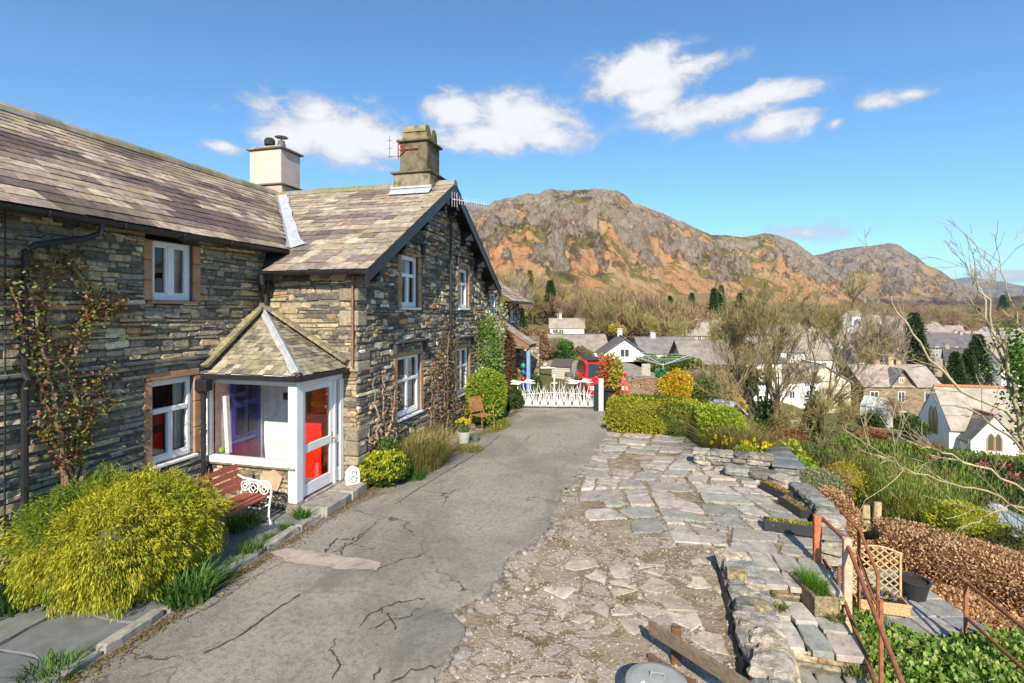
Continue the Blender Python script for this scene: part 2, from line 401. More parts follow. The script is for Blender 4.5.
def fell(name, sky_pts, rd, bd, mat, na=300, nr=130, amp=26, sc=130., over=1.35, sink=8, seed=0, pw=1.2, rid=.12, rockb=.62):
    """sky_pts: ridge line (px, py); rd, bd: ridge and foot depth as (px, depth) lists"""
    sp = np.array(sky_pts, float); pxs = np.linspace(sp[0, 0], sp[-1, 0], na)
    py = np.interp(pxs, sp[:, 0], sp[:, 1]); Rd = np.interp(pxs, *np.array(rd, float).T); Bd = np.interp(pxs, *np.array(bd, float).T)
    ts = np.linspace(0, over, nr); V = []; K = np.zeros((na, nr), np.float32)
    sm = lambda v, lo, hi: (lambda k: k*k*(3-2*k))(min(1.0, max(0.0, (v-lo)/(hi-lo))))
    for a in range(na):
        zr = CAMZ+(HZ-py[a])/F*Rd[a]
        fx, fy, _ = P(pxs[a], 300, Bd[a]); zb = float(T(fx, fy))-sink
        e = min(1, a/12, (na-1-a)/12)
        for it, tt in enumerate(ts):
            d = Bd[a]+(Rd[a]-Bd[a])*tt
            x, y, _ = P(pxs[a], 300, d)
            s = tt**pw if tt <= 1 else 1-(tt-1)*.8
            q = Vector((x/sc+seed, y/sc, tt*1.5))
            rk = noise.fractal(Vector((pxs[a]*.030+tt*1.4+seed, tt*5.0-pxs[a]*.006, 1.7)), .75, 2.1, 7)*.95+noise.fractal(Vector((pxs[a]*.10+seed, tt*9, 9.7)), .9, 2.1, 4)*.4
            mk = sm(rk+sm(tt, .05, .85)*rockb-.36, -.50, .55); K[a, it] = mk
            n = noise.ridged_multi_fractal(q, 1.0, 2.1, 7, 1.0, 2.0)-1.1
            n = n*(.35+.75*mk)+mk*(.85*(noise.ridged_multi_fractal(q*3.1, .8, 2.2, 6, 1.0, 2.0)-1.0)+.5)
            gl = noise.fractal(Vector((pxs[a]*.055+seed, tt*1.7, 3.1)), 1.0, 2.0, 4)
            env = max(0.0, math.sin(math.pi*min(tt, 1.0)**.9))
            env = min(env*1.1, 1.0)+(rid if tt > .85 else 0)
            V.append((x, y, zb+(zr-zb)*s+e*amp*env*(n*.75+gl*.35)))
    b = (np.arange(na-1)[:, None]*nr+np.arange(nr-1)[None]).ravel()
    Q = np.stack([b, b+nr, b+nr+1, b+1], -1)
    kf = np.repeat(K.reshape(-1)[Q].mean(1)[:, None], 3, 1); o = link(name, np_mesh(name, V, Q, mat, kf, smooth=True)); tag(o, kind='structure'); return o
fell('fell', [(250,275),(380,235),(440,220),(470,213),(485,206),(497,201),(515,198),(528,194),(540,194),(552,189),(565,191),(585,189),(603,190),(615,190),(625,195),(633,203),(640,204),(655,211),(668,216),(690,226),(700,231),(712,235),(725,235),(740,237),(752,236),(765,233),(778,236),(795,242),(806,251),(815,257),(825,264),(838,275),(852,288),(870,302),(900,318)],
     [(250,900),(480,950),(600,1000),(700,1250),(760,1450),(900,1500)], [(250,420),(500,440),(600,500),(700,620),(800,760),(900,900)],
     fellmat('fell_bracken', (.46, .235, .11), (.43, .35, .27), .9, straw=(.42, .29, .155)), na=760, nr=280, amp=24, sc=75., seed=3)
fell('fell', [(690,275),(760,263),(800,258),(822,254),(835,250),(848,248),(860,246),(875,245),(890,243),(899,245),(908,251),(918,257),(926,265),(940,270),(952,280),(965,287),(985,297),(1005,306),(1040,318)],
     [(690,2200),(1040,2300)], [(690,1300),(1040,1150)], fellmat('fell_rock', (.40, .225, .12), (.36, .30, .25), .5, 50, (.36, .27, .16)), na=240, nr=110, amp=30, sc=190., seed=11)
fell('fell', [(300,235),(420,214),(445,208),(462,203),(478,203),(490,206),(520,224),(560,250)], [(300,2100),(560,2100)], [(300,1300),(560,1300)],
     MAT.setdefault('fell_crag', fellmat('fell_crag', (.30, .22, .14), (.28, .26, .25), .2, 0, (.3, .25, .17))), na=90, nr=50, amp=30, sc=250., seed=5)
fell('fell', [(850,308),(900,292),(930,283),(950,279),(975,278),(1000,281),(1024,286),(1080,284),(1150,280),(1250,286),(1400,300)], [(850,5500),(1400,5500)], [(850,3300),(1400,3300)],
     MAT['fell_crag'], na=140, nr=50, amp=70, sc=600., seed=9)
woodm = NT('bare_wood'); co = woodm.coord()
c = woodm.mix(woodm.ramp(woodm.noise(.045, 6, co, .7), .38, .62), (.085, .062, .045), (.19, .14, .09))
c = woodm.mix(woodm.ramp(woodm.noise(.02, 4, co), .56, .64), c, (.06, .065, .035))
woodm.bsdf(c, .95, .1, 0, woodm.bump(woodm.noise(.09, 6, co, .7), 1, 6)); MAT['bare_wood'] = woodm.m
fell('hill', [(860,322),(900,314),(930,307),(960,301),(990,298),(1024,296),(1100,292),(1200,290),(1400,296)], [(860,1250),(1400,1250)], [(860,760),(1400,700)], MAT['bare_wood'], na=140, nr=50, amp=9, sc=60., seed=21)

# ------------------------------------------------------------------ haze
hz = NT('air'); pv = hz.n('ShaderNodeVolumePrincipled'); pv.inputs['Color'].default_value = (.72, .85, 1, 1)
pv.inputs['Density'].default_value = .00006; pv.inputs['Anisotropy'].default_value = .2; hz.l(pv.outputs[0], hz.out.inputs['Volume'])
if HAZE:
    m = MB(); m.box(-9500, 9500, -9500, 9500, HZB, HZT); o = m.build('haze', hz.m); tag(o, kind='stuff')

# ------------------------------------------------------------------ terrace, drive, paving
t = NT('terrace_soil'); co = t.coord()
n1 = t.noise(1.1, 6, co, .65); n2 = t.noise(5, 6, co, .7); n3 = t.noise(28, 4, co, .7); n4 = t.noise(90, 3, co, .7)
wv = t.n('ShaderNodeVectorMath', operation='ADD'); nz = t.n('ShaderNodeTexNoise'); nz.inputs['Scale'].default_value = 4; nz.inputs['Detail'].default_value = 6; t.l(co, nz.inputs['Vector'])
sc_ = t.n('ShaderNodeVectorMath', operation='SCALE'); sc_.inputs['Scale'].default_value = .5; t.l(nz.outputs['Color'], sc_.inputs[0]); t.l(co, wv.inputs[0]); t.l(sc_.outputs[0], wv.inputs[1])
v1 = t.vor(3.6, 'DISTANCE_TO_EDGE', wv.outputs[0]); vc = t.vor(3.6, 'F1', wv.outputs[0], 'Color'); sv = t.n('ShaderNodeSeparateColor'); t.l(vc, sv.inputs[0])
patch = t.math('MULTIPLY', t.math('MULTIPLY', t.ramp(t.math('ADD', v1, t.math('MULTIPLY', n3, .16)), .09, .20), t.ramp(t.math('ADD', sv.outputs[0], t.math('MULTIPLY', n1, 1.1)), .86, 1.05)), .85)
c = t.mix(t.ramp(n1, .42, .58), (.36, .295, .205), (.25, .19, .11))
c = t.mix(t.ramp(n2, .50, .62, 0, .75), c, (.20, .14, .055))
c = t.mix(t.ramp(n3, .50, .64, 0, .65), c, (.42, .36, .29))
c = t.mix(patch, c, t.mix(t.ramp(n3, .35, .65), (.42, .35, .28), (.52, .45, .37)))
c = t.mix(t.ramp(t.noise(2.3, 6, co, .7, .5), .57, .66, 0, .8), c, (.12, .105, .035))
c = t.mix(t.ramp(n4, .56, .72, 0, .8), c, (.07, .058, .04))
t.bsdf(c, .95, .15, 0, t.bump(t.math('ADD', t.math('ADD', n3, t.math('MULTIPLY', n4, .5)), t.math('MULTIPLY', patch, .5)), .9, .03)); MAT['soil'] = t.m
def ZD(y):
    q = min(1, max(0, (y-17.2)/8)); return -1.0*q*q*(3-2*q)
TERR = [(.92,-14),(.92,3.2),(.95,5.2),(1.05,6.8),(1.4,7.05),(2.1,7.2),(2.35,8.4),(2.5,9.6),(2.3,11.2),(2.0,12.4),(2.3,14),(2.5,17.2),(-40,17.2),(-40,-14)]
me_ = MB(); n = len(TERR)
me_.add([(x, y, -.05) for x, y in TERR]+[(x, y, -2.4) for x, y in TERR], [tuple(range(n))]+[(i, i+n, (i+1) % n+n, (i+1) % n) for i in range(n)])
tag(me_.build('terrace_ground', MAT['soil']), kind='structure')

m = MB(); vs = []; fs = []; ys = np.linspace(17.2, 44, 40)
for y in ys:
    xr = float(np.interp(y, [17, 20, 30, 42, 46], [2.5, 2.7, 2.2, -1, -3])); z = ZD(y)-.05
    vs += [(-40, y, z), (-8, y, z), (0, y, z), (xr, y, z), (xr, y, z-4)]
for i in range(39):
    for k in range(4): fs.append((i*5+k, i*5+k+1, i*5+6+k, i*5+5+k))
m.add(vs, fs); tag(m.build('parking_ground', MAT['soil']), kind='structure')
# tarmac drive with a broken right-hand edge
t = NT('worn_tarmac'); co = t.coord()
n1 = t.noise(.55, 5, co, .6, .4); n2 = t.noise(70, 3, co, .7); n3 = t.noise(3.5, 6, co, .65); n4 = t.noise(190, 2, co, .6)
c = t.mix(t.ramp(n1, .40, .62), (.40, .365, .305), (.265, .245, .205))
c = t.mix(t.ramp(n3, .45, .70, 0, .55), c, (.35, .33, .285))
c = t.mix(t.ramp(n2, .54, .70, 0, .75), c, (.42, .39, .34))
c = t.mix(t.ramp(n4, .56, .68, 0, .8), c, (.10, .098, .09))
vr = t.n('ShaderNodeTexVoronoi', feature='DISTANCE_TO_EDGE'); vr.inputs['Scale'].default_value = .8
wv = t.n('ShaderNodeVectorMath', operation='ADD'); nz = t.n('ShaderNodeTexNoise'); nz.inputs['Scale'].default_value = 2.5; nz.inputs['Detail'].default_value = 5; t.l(co, nz.inputs['Vector'])
sc_ = t.n('ShaderNodeVectorMath', operation='SCALE'); sc_.inputs['Scale'].default_value = .5; t.l(nz.outputs['Color'], sc_.inputs[0]); t.l(co, wv.inputs[0]); t.l(sc_.outputs[0], wv.inputs[1]); t.l(wv.outputs[0], vr.inputs['Vector'])
c = t.mix(t.ramp(t.noise(15, 9, co, .88), .47, .60, 0, .62), c, (.135, .125, .105))
c = t.mix(t.ramp(t.noise(33, 6, co, .85), .55, .68, 0, .6), c, (.50, .46, .39))
c = t.mix(t.ramp(t.noise(2.6, 7, co, .75, .8), .60, .68, 0, .55), c, (.12, .112, .098))
c = t.mix(t.ramp(t.noise(1.1, 6, t.coord((1, .35, 1)), .7, .8), .54, .66, 0, .7), c, (.20, .185, .155))
ck = t.math('MULTIPLY', t.ramp(vr.outputs['Distance'], .004, .012, 1, 0), t.ramp(t.noise(.45, 2, co), .54, .62, 0, .75))
c = t.mix(ck, c, (.03, .03, .03))
sp = t.n('ShaderNodeSeparateXYZ'); t.l(co, sp.inputs[0])
t.bsdf(c, .9, .25, 0, t.bump(t.math('ADD', n2, t.math('MULTIPLY', n4, .8)), .8, .015)); MAT['tarmac'] = t.m
def ri(y):
    """right edge of the tarmac"""
    e = np.interp(y, [0, 4, 4.9, 5.15, 5.5, 6.6, 7.4, 8.6, 10.4, 12.6, 14.3, 17, 19, 30], [-1.9, -1.9, -1.72, -2.05, -1.78, -1.70, -1.42, -1.47, -1.33, -1.07, -1.0, -.9, .6, .2])
    if y < 15.5: e += .10*noise.fractal(Vector((y*1.9, 4.2, 0)), .9, 2.2, 6)+.03*noise.noise(Vector((y*11, .3, 1)))
    return float(e)
def le(y):
    return float(np.interp(y, [0, 3, 5, 6.4, 7.4, 9, 12, 15, 17, 30], [-4.75, -4.72, -4.7, -4.75, -4.62, -4.2, -3.85, -3.65, -4.6, -4.8])+.03*noise.fractal(Vector((y*2, 9, 0)), .9, 2.2, 5))
ys = np.arange(-6, 31, .07); m = MB(); vs = []; fs = []
for y in ys:
    a, b = le(y), ri(y); z = ZD(y); vs += [(a, y, z), ((a*2+b)/3, y, z+.015), ((a+2*b)/3, y, z+.012), (b-.03, y, z), (b, y, z-.012), (b+.006, y, z-.06)]
for i in range(len(ys)-1):
    for k in range(5): fs.append((i*6+k, i*6+k+1, i*6+7+k, i*6+6+k))
m.add(vs, fs); tag(m.build('drive', MAT['tarmac'], smooth=True), kind='structure')
# older strip of tarmac by the house
t = NT('old_tarmac'); co = t.coord(); n2 = t.noise(60, 4, co, .7)
c = t.mix(t.ramp(t.noise(1.3, 6, co, .65), .42, .6), (.20, .19, .165), (.26, .24, .20))
c = t.mix(t.ramp(t.noise(2.2, 6, co, .7, .6), .55, .64, 0, .85), c, (.17, .115, .045))
c = t.mix(t.ramp(n2, .52, .68, 0, .8), c, (.30, .275, .235))
t.bsdf(c, .93, .2, 0, t.bump(n2, .7, .015)); MAT['oldtar'] = t.m
m = MB(); vs = []; fs = []
ys = np.arange(-6, 17, .12)
for y in ys:
    a = float(np.interp(y, [0, 6.5, 7, 8.4, 9, 17], [-4.98, -4.98, -4.92, -4.85, -4.62, -4.25])); vs += [(a+.02*noise.noise(Vector((y*5, 0, 0))), y, -.012), (le(y)+.02, y, -.006), (le(y)+.5, y, -.006)]
for i in range(len(ys)-1):
    for k in range(2): fs.append((i*3+k, i*3+k+1, i*3+4+k, i*3+3+k))
m.add(vs, fs); tag(m.build('drive_edge_strip', MAT['oldtar']), kind='structure')
# cracks: thin dark grooves filled with dirt
MAT['crack'] = simple('crack_dirt', (.085, .078, .065), .95, .05, var=.5, vs=20)
def crack(m, pts, w=.012, j=.03, z=.021):
    r = random.Random(int(abs(pts[0][0])*1000)); out = []
    for (x0, y0), (x1, y1) in zip(pts, pts[1:]):
        n = max(2, int(math.hypot(x1-x0, y1-y0)/.045))
        for i in range(n): q = i/n; out.append((x0+(x1-x0)*q+r.uniform(-j, j), y0+(y1-y0)*q+r.uniform(-j, j)))
    out.append(pts[-1])
    for i in range(len(out)-1):
        (x0, y0), (x1, y1) = out[i], out[i+1]; dx, dy = x1-x0, y1-y0; L = math.hypot(dx, dy) or 1
        ww = w*r.uniform(.15, 1.05); nx, ny = -dy/L*ww, dx/L*ww
        m.add([(x0-nx, y0-ny, z), (x1-nx, y1-ny, z), (x1+nx, y1+ny, z), (x0+nx, y0+ny, z)], [(0, 1, 2, 3)])
m = MB(); g2 = lambda *a: [G(px, py)[:2] for px, py in a]
crack(m, g2((205,655),(240,638),(270,615),(300,596)), .016, .012)
crack(m, g2((182,622),(215,605),(250,580),(290,560),(330,555),(355,543),(380,520)), .009, .01)
crack(m, g2((360,628),(375,613),(400,604),(425,600)), .012); crack(m, g2((372,630),(392,622),(410,618),(428,603)), .01); crack(m, g2((380,610),(392,622),(395,632)), .01)
crack(m, g2((330,683),(342,668),(330,655),(335,640)), .008); crack(m, g2((395,683),(410,672),(440,668)), .014)
crack(m, g2((395,505),(420,488),(450,470),(480,452),(500,435)), .014, .02, .012); crack(m, g2((372,683),(380,670)), .01)
crack(m, g2((325,553),(335,540),(352,541),(362,535)), .013); crack(m, g2((340,556),(345,545),(365,548)), .01)
tag(m.build('drive_crack', MAT['crack']), kind='structure')
# pink concrete patch in the tarmac
MAT['conc'] = simple('pinkish_concrete', (.40, .33, .28), .9, .2, var=.2, vs=5, bump=.4, bs=60, col2=(.30, .25, .2), s2=7)
m = MB(); pts = [G(*p)[:2] for p in ((268,553),(290,550),(330,556),(355,559),(383,564),(377,572),(345,571),(310,567),(285,563))]
cen = (sum(p[0] for p in pts)/9, sum(p[1] for p in pts)/9); ring = []
for i in range(len(pts)):
    for q in range(4):
        a, b = pts[i], pts[(i+1) % len(pts)]; ring.append((a[0]+(b[0]-a[0])*q/4+random.uniform(-.03, .03), a[1]+(b[1]-a[1])*q/4+random.uniform(-.03, .03), .024))
m.add(ring, [tuple(range(len(ring)))]); o = m.build('concrete_patch', MAT['conc']); tag(o, kind='structure')
if o.data.polygons[0].normal.z < 0: o.data.flip_normals()

def inpoly(x, y, poly):
    c = False; n = len(poly); j = n-1
    for i in range(n):
        xi, yi = poly[i]; xj, yj = poly[j]
        if (yi > y) != (yj > y) and x < (xj-xi)*(y-yi)/(yj-yi)+xi: c = not c
        j = i
    return c
def voronoi(pts, gap, maxr=1.2):
    pts = np.array(pts); out = []
    for i, p in enumerate(pts):
        dd = np.hypot(*(pts-p).T); nb = np.argsort(dd)[1:22]
        poly = [(p[0]-maxr, p[1]-maxr), (p[0]+maxr, p[1]-maxr), (p[0]+maxr, p[1]+maxr), (p[0]-maxr, p[1]+maxr)]
        for k in nb:
            q = pts[k]; mx, my = (p+q)/2; nx, ny = q-p; L = math.hypot(nx, ny); nx /= L; ny /= L; mx -= nx*gap; my -= ny*gap
            new = []
            for a in range(len(poly)):
                A, B = poly[a], poly[(a+1) % len(poly)]
                da = (A[0]-mx)*nx+(A[1]-my)*ny; db = (B[0]-mx)*nx+(B[1]-my)*ny
                if da <= 0: new.append(A)
                if da*db < 0: s = da/(da-db); new.append((A[0]+(B[0]-A[0])*s, A[1]+(B[1]-A[1])*s))
            poly = new
            if len(poly) < 3: break
        out.append(poly if len(poly) >= 3 else None)
    return out
def slab(m, poly, z0, z1, col, r, bev=.015, tilt=.006, rough=.02):
    """one flat stone with an uneven outline"""
    ring = []
    for i in range(len(poly)):
        a, b = poly[i], poly[(i+1) % len(poly)]; L = math.hypot(b[0]-a[0], b[1]-a[1]); n = max(1, int(L/.14))
        for q in range(n):
            s = (q+(.12 if q == 0 else 0))/n; ring.append((a[0]+(b[0]-a[0])*s+r.uniform(-rough, rough), a[1]+(b[1]-a[1])*s+r.uniform(-rough, rough)))
    n = len(ring)
    if n < 3: return
    cx = sum(p[0] for p in ring)/n; cy = sum(p[1] for p in ring)/n; tx, ty = r.uniform(-tilt, tilt)*3, r.uniform(-tilt, tilt)*3
    zt = lambda x, y: z1+(x-cx)*tx+(y-cy)*ty
    ins = []
    for x, y in ring:
        L = math.hypot(x-cx, y-cy) or 1; k = max(.3, 1-bev/L); ins.append((cx+(x-cx)*k, cy+(y-cy)*k))
    vs = [(x, y, z0) for x, y in ring]+[(x, y, zt(x, y)-bev*.6) for x, y in ring]+[(x, y, zt(x, y)) for x, y in ins]
    fs = [tuple(range(2*n, 3*n))]
    for i in range(n):
        j = (i+1) % n; fs += [(i, j, n+j, n+i), (n+i, n+j, 2*n+j, 2*n+i)]
    m.add(vs, fs, col)
t = NT('paving_stone'); co = t.coord(); a = t.attr()
n1 = t.noise(7, 6, co, .7); n2 = t.noise(40, 4, co, .7)
c = t.mix(1.0, a, t.mix(t.ramp(n1, .3, .7), (.72, .72, .72), (1.22, 1.2, 1.16)), 'MULTIPLY')
c = t.mix(t.ramp(t.noise(3.2, 6, co, .7, .5), .56, .66, 0, .75), c, (.17, .15, .11))
c = t.mix(t.ramp(n2, .58, .72, 0, .6), c, (.52, .49, .44))
c = t.mix(t.ramp(t.noise(25, 4, co, .7), .60, .68, 0, .7), c, (.10, .09, .07))
t.bsdf(c, .85, .25, 0, t.bump(t.math('ADD', n1, t.math('MULTIPLY', n2, .4)), .5, .02)); MAT['paving'] = t.m
PAL_P = [(.35,.32,.285),(.41,.375,.325),(.46,.42,.37),(.335,.32,.285),(.285,.275,.25),(.42,.365,.315),(.36,.325,.29),(.48,.445,.395),(.31,.305,.27)]
PAVE = [(-1.02,13.9),(1.1,13.7),(1.45,12.6),(2.3,11.4),(2.5,9.6),(2.3,8.4),(1.9,7.4),(1.15,7.45),(.45,7.65),(-.4,7.7),(-1.1,8.3),(-1.3,9.4),(-1.2,11.5)]
r = random.Random(3); m = MB()
def flags(x0, x1, y0, y1, r, out, mx=.85, my=.55):
    """uneven rectangular flags: split a block again and again along skewed lines"""
    def rec(q, d):
        (a, b, c, e) = q; w = (math.dist(a, b)+math.dist(e, c))/2; h = (math.dist(a, e)+math.dist(b, c))/2
        if (w < mx and h < my and (d > 4 and r.random() < .75 or w*h < .13)) or d > 11: out.append(q); return
        s, t_ = [min(.7, max(.3, r.uniform(.36, .64)+r.uniform(-.05, .05))) for _ in (0, 1)]; L = lambda p, q_, k: (p[0]+(q_[0]-p[0])*k, p[1]+(q_[1]-p[1])*k)
        if w > h*1.35: p, o = L(a, b, s), L(e, c, t_); rec((a, p, o, e), d+1); rec((p, b, c, o), d+1)
        else: p, o = L(a, e, s), L(b, c, t_); rec((a, b, o, p), d+1); rec((p, o, c, e), d+1)
    rec(((x0, y0), (x1, y0), (x1, y1), (x0, y1)), 0)
quads = []; flags(-2.2, 3.2, 6.6, 14.4, r, quads)
for q in quads:
    cx, cy = sum(p[0] for p in q)/4, sum(p[1] for p in q)/4
    if not inpoly(cx, cy, PAVE) or r.random() < .03: continue
    g = .026; ins = []
    for i, p in enumerate(q):
        L = math.hypot(p[0]-cx, p[1]-cy); k = 1-g*1.4/L; p2 = (cx+(p[0]-cx)*k+r.uniform(-.02, .02), cy+(p[1]-cy)*k+r.uniform(-.02, .02)); o, n_ = q[i-1], q[(i+1) % 4]
        if r.random() < .35:   # knocked-off corner
            c_ = r.uniform(.1, .22); ins += [(p2[0]+(o[0]-p2[0])*c_, p2[1]+(o[1]-p2[1])*c_), (p2[0]+(n_[0]-p2[0])*c_, p2[1]+(n_[1]-p2[1])*c_)]
        else: ins.append(p2)
    slab(m, ins, -.06, r.uniform(-.04, -.006), jit(r.choice(PAL_P), r, .88, 1.1), r, rough=.014)
tag(m.build('paving', MAT['paving']), kind='structure')
mo = MB()
for q in quads:   # moss, dead grass and grit standing in the joints
    for a_, b_ in zip(q, q[1:]):
        L = math.dist(a_, b_); k0 = noise.noise(Vector((a_[0]*1.3, a_[1]*1.3, 4)))
        for i in range(int(L*(16 if k0 > -.1 else 5))):
            u = r.random(); x = a_[0]+(b_[0]-a_[0])*u+r.gauss(0, .012); y = a_[1]+(b_[1]-a_[1])*u+r.gauss(0, .012)
            if not inpoly(x, y, PAVE): continue
            s_ = r.uniform(.010, .030); an = r.uniform(0, 6.28); c_ = r.choice([(.20,.155,.06),(.25,.20,.09),(.15,.13,.05),(.17,.18,.045),(.28,.22,.12)])
            mo.add([(x-s_*.4*math.cos(an), y-s_*.4*math.sin(an), -.045), (x+s_*.4*math.cos(an), y+s_*.4*math.sin(an), -.045), (x+r.gauss(0, s_*.5), y+r.gauss(0, s_*.5), -.03+s_)], [(0, 1, 2)], c_)
tag(mo.build('joint_moss', MAT['leaf']), kind='stuff')
# broken concrete flakes and a few loose slabs nearer the viewer
ROUGH = [(-1.75,3.3),(.95,3.3),(1.0,6.9),(1.15,7.5),(.45,7.7),(-.4,7.75),(-1.05,8.2),(-1.35,7.4),(-1.6,6.4),(-1.65,5.4)]
m = MB(); pts = []
for y in np.arange(2.8, 8.8, .21):
    for x in np.arange(-2.6, 1.8, .25): pts.append((x+r.uniform(-.12, .12), y+r.uniform(-.10, .10)))
pts = [p for p in pts if r.random() > .33]
for p, poly in zip(pts, voronoi(pts, .02, .7)):
    k = noise.noise(Vector((p[0]*.9, p[1]*.9, 5)))
    if poly and inpoly(*p, ROUGH) and r.random() < .62 and k > -.05+(.14 if p[0] < -.6 else 0)-(.25 if p[1] < 4.6 and p[0] > -.4 else 0):
        g_ = r.uniform(.85, 1.1); slab(m, poly, -.07, r.uniform(-.049, -.038), tuple(x*g_ for x in r.choice([(.50,.42,.34),(.46,.39,.31),(.54,.46,.38),(.42,.35,.27),(.50,.43,.35)])), r, .02, .004, .05)
tag(m.build('concrete_flakes', MAT['paving']), kind='structure')
# little loose stones over the worn ground: far too many to count
m = MB()
for i in range(5200):
    x, y = r.uniform(-1.9, 1.0), 3.2+4.9*r.random()**1.2
    if not inpoly(x, y, ROUGH) or x < ri(y)+.02: continue
    s = r.uniform(.005, .014) if r.random() < .96 else r.uniform(.015, .035); a = r.uniform(0, 6.28); z = -.05
    vs = [(x+s*r.uniform(.7, 1.2)*math.cos(a+k*1.26), y+s*r.uniform(.7, 1.2)*math.sin(a+k*1.26), z) for k in range(5)]
    vs += [(x+(vx-x)*.6, y+(vy-y)*.6, z+s*.8) for vx, vy, _ in vs]
    k_ = r.choice([(.38,.33,.27),(.30,.25,.20),(.25,.21,.16),(.42,.37,.31),(.28,.23,.17)])
    m.add(vs, [(5, 6, 7, 8, 9)]+[(k, (k+1) % 5, 5+(k+1) % 5, 5+k) for k in range(5)], k_)
for i in range(420):   # crumbs of tarmac along the broken edge
    y = r.uniform(3.2, 13.5); x = ri(y)+abs(r.gauss(0, .07)); s = r.uniform(.012, .05)*r.random()+.01; z = -.05; a = r.uniform(0, 6.28)
    vs = [(x+s*r.uniform(.6, 1.3)*math.cos(a+k*1.26), y+s*r.uniform(.6, 1.3)*math.sin(a+k*1.26), z) for k in range(5)]
    vs += [(x+(vx-x)*.75, y+(vy-y)*.75, z+min(.03, s*.8)) for vx, vy, _ in vs]
    m.add(vs, [(5, 6, 7, 8, 9)]+[(k, (k+1) % 5, 5+(k+1) % 5, 5+k) for k in range(5)], r.choice([(.16,.15,.135),(.22,.205,.18),(.12,.115,.105),(.3,.27,.23)]))
tag(m.build('gravel', MAT['attr']), kind='stuff')
# slate slabs and kerb stones on the house side
MAT['slate'] = simple('slate_slab', None, .6, .35, var=.2, vs=5, bump=.35, bs=20)
m = MB()
for i, y in enumerate(np.arange(2.2, 8.1, .62)):
    x1 = -4.98
    slab(m, [(-6.0, y), (x1-.05, y), (x1-.05, y+.6), (-6.0, y+.6)], -.06, .02+r.uniform(-.012, .012), r.choice([(.16,.17,.18),(.19,.2,.2),(.14,.15,.16)]), r, .015, .004, .02)
    slab(m, [(-7.05, y), (-6.03, y), (-6.03, y+.6), (-7.05, y+.6)], -.06, .02+r.uniform(-.012, .012), r.choice([(.16,.17,.18),(.19,.2,.2)]), r, .015, .004, .02)
tag(m.build('slab_path', MAT['slate']), kind='structure')
m = MB(); y = 2.3
while y < 6.75:
    L = r.uniform(.45, .95); slab(m, [(-5.02, y), (-4.90, y), (-4.90, y+L-.02), (-5.02, y+L-.02)], -.06, .055+r.uniform(-.015, .015), r.choice([(.33,.31,.27),(.27,.26,.24),(.38,.35,.3)]), r, .02, .004, .012); y += L
tag(m.build('kerb', MAT['paving']), kind='structure')
m = MB()
for i in range(9000):   # dry moss and leaf litter along the kerb
    y = r.uniform(2.5, 16); k = noise.noise(Vector((y*.8, 2, 2)))
    x = float(np.interp(y, [0, 6.8, 8.6, 9, 16], [-4.86, -4.86, -4.8, -4.45, -4.1]))+abs(r.gauss(0, .11))
    if k < -.15 and r.random() < .6: continue
    s = r.uniform(.008, .022); a = r.uniform(0, 6.28)
    m.add([(x, y, .0), (x+s*math.cos(a), y+s*math.sin(a), .012), (x+s*math.cos(a+1.6), y+s*math.sin(a+1.6), .016)], [(0, 1, 2)], r.choice([(.20,.12,.04),(.25,.17,.06),(.15,.10,.04),(.14,.13,.04)]))
tag(m.build('leaf_litter', MAT['dryleaf']), kind='stuff')
# ------------------------------------------------------------------ rubble walls, slate roofs, windows
t = NT('rubble_stone'); co = t.coord(); a = t.attr(); n1 = t.noise(16, 6, co, .7); n2 = t.noise(60, 5, co, .7)
c = t.mix(1.0, a, t.mix(t.ramp(n1, .28, .72), (.6, .59, .57), (1.4, 1.38, 1.32)), 'MULTIPLY')
c = t.mix(t.ramp(t.noise(9, 6, co, .7, .4), .60, .70, 0, .6), c, (.36, .35, .30))
c = t.mix(t.ramp(n2, .60, .75, 0, .5), c, (.045, .045, .045))
t.bsdf(c, .82, .3, 0, t.bump(t.math('ADD', n1, t.math('MULTIPLY', n2, .45)), .9, .025)); MAT['rubble'] = t.m
MAT['mortar'] = simple('lime_mortar', (.15, .135, .11), .95, .1, var=.4, vs=12, bump=.6, bs=40, col2=(.22, .19, .15), s2=2.2, lo=.5, hi=.68)
PAL_DARK = [((0.111,0.109,0.094),4),((0.178,0.171,0.14),6),((0.253,0.238,0.194),6),((0.336,0.296,0.221),6),((0.447,0.361,0.242),5),((0.566,0.433,0.255),3),((0.6,0.52,0.322),2),((0.476,0.275,0.134),1.5),((0.6,0.6,0.455),1.6)]
PAL_GABLE = [((0.11,0.102,0.089),6),((0.161,0.149,0.126),7),((0.234,0.213,0.171),5),((0.366,0.305,0.217),4),((0.527,0.405,0.25),3.4),((0.6,0.526,0.329),2.2),((0.527,0.284,0.132),1.4),((0.6,0.6,0.514),1.3)]
PAL_WARM = [((.13,.125,.11),3),((.22,.195,.155),5),((.31,.26,.185),5),((.40,.325,.215),5),((.47,.385,.265),3),((.30,.19,.11),1.5),((.09,.09,.09),2)]
PAL_LOW = [((0.122,0.119,0.107),5),((0.182,0.177,0.158),6),((0.259,0.249,0.206),5),((0.359,0.325,0.247),4),((0.473,0.393,0.268),2.8),((0.6,0.489,0.33),1.4)]
def pick(pal, r): return r.choices([p[0] for p in pal], [p[1] for p in pal])[0]
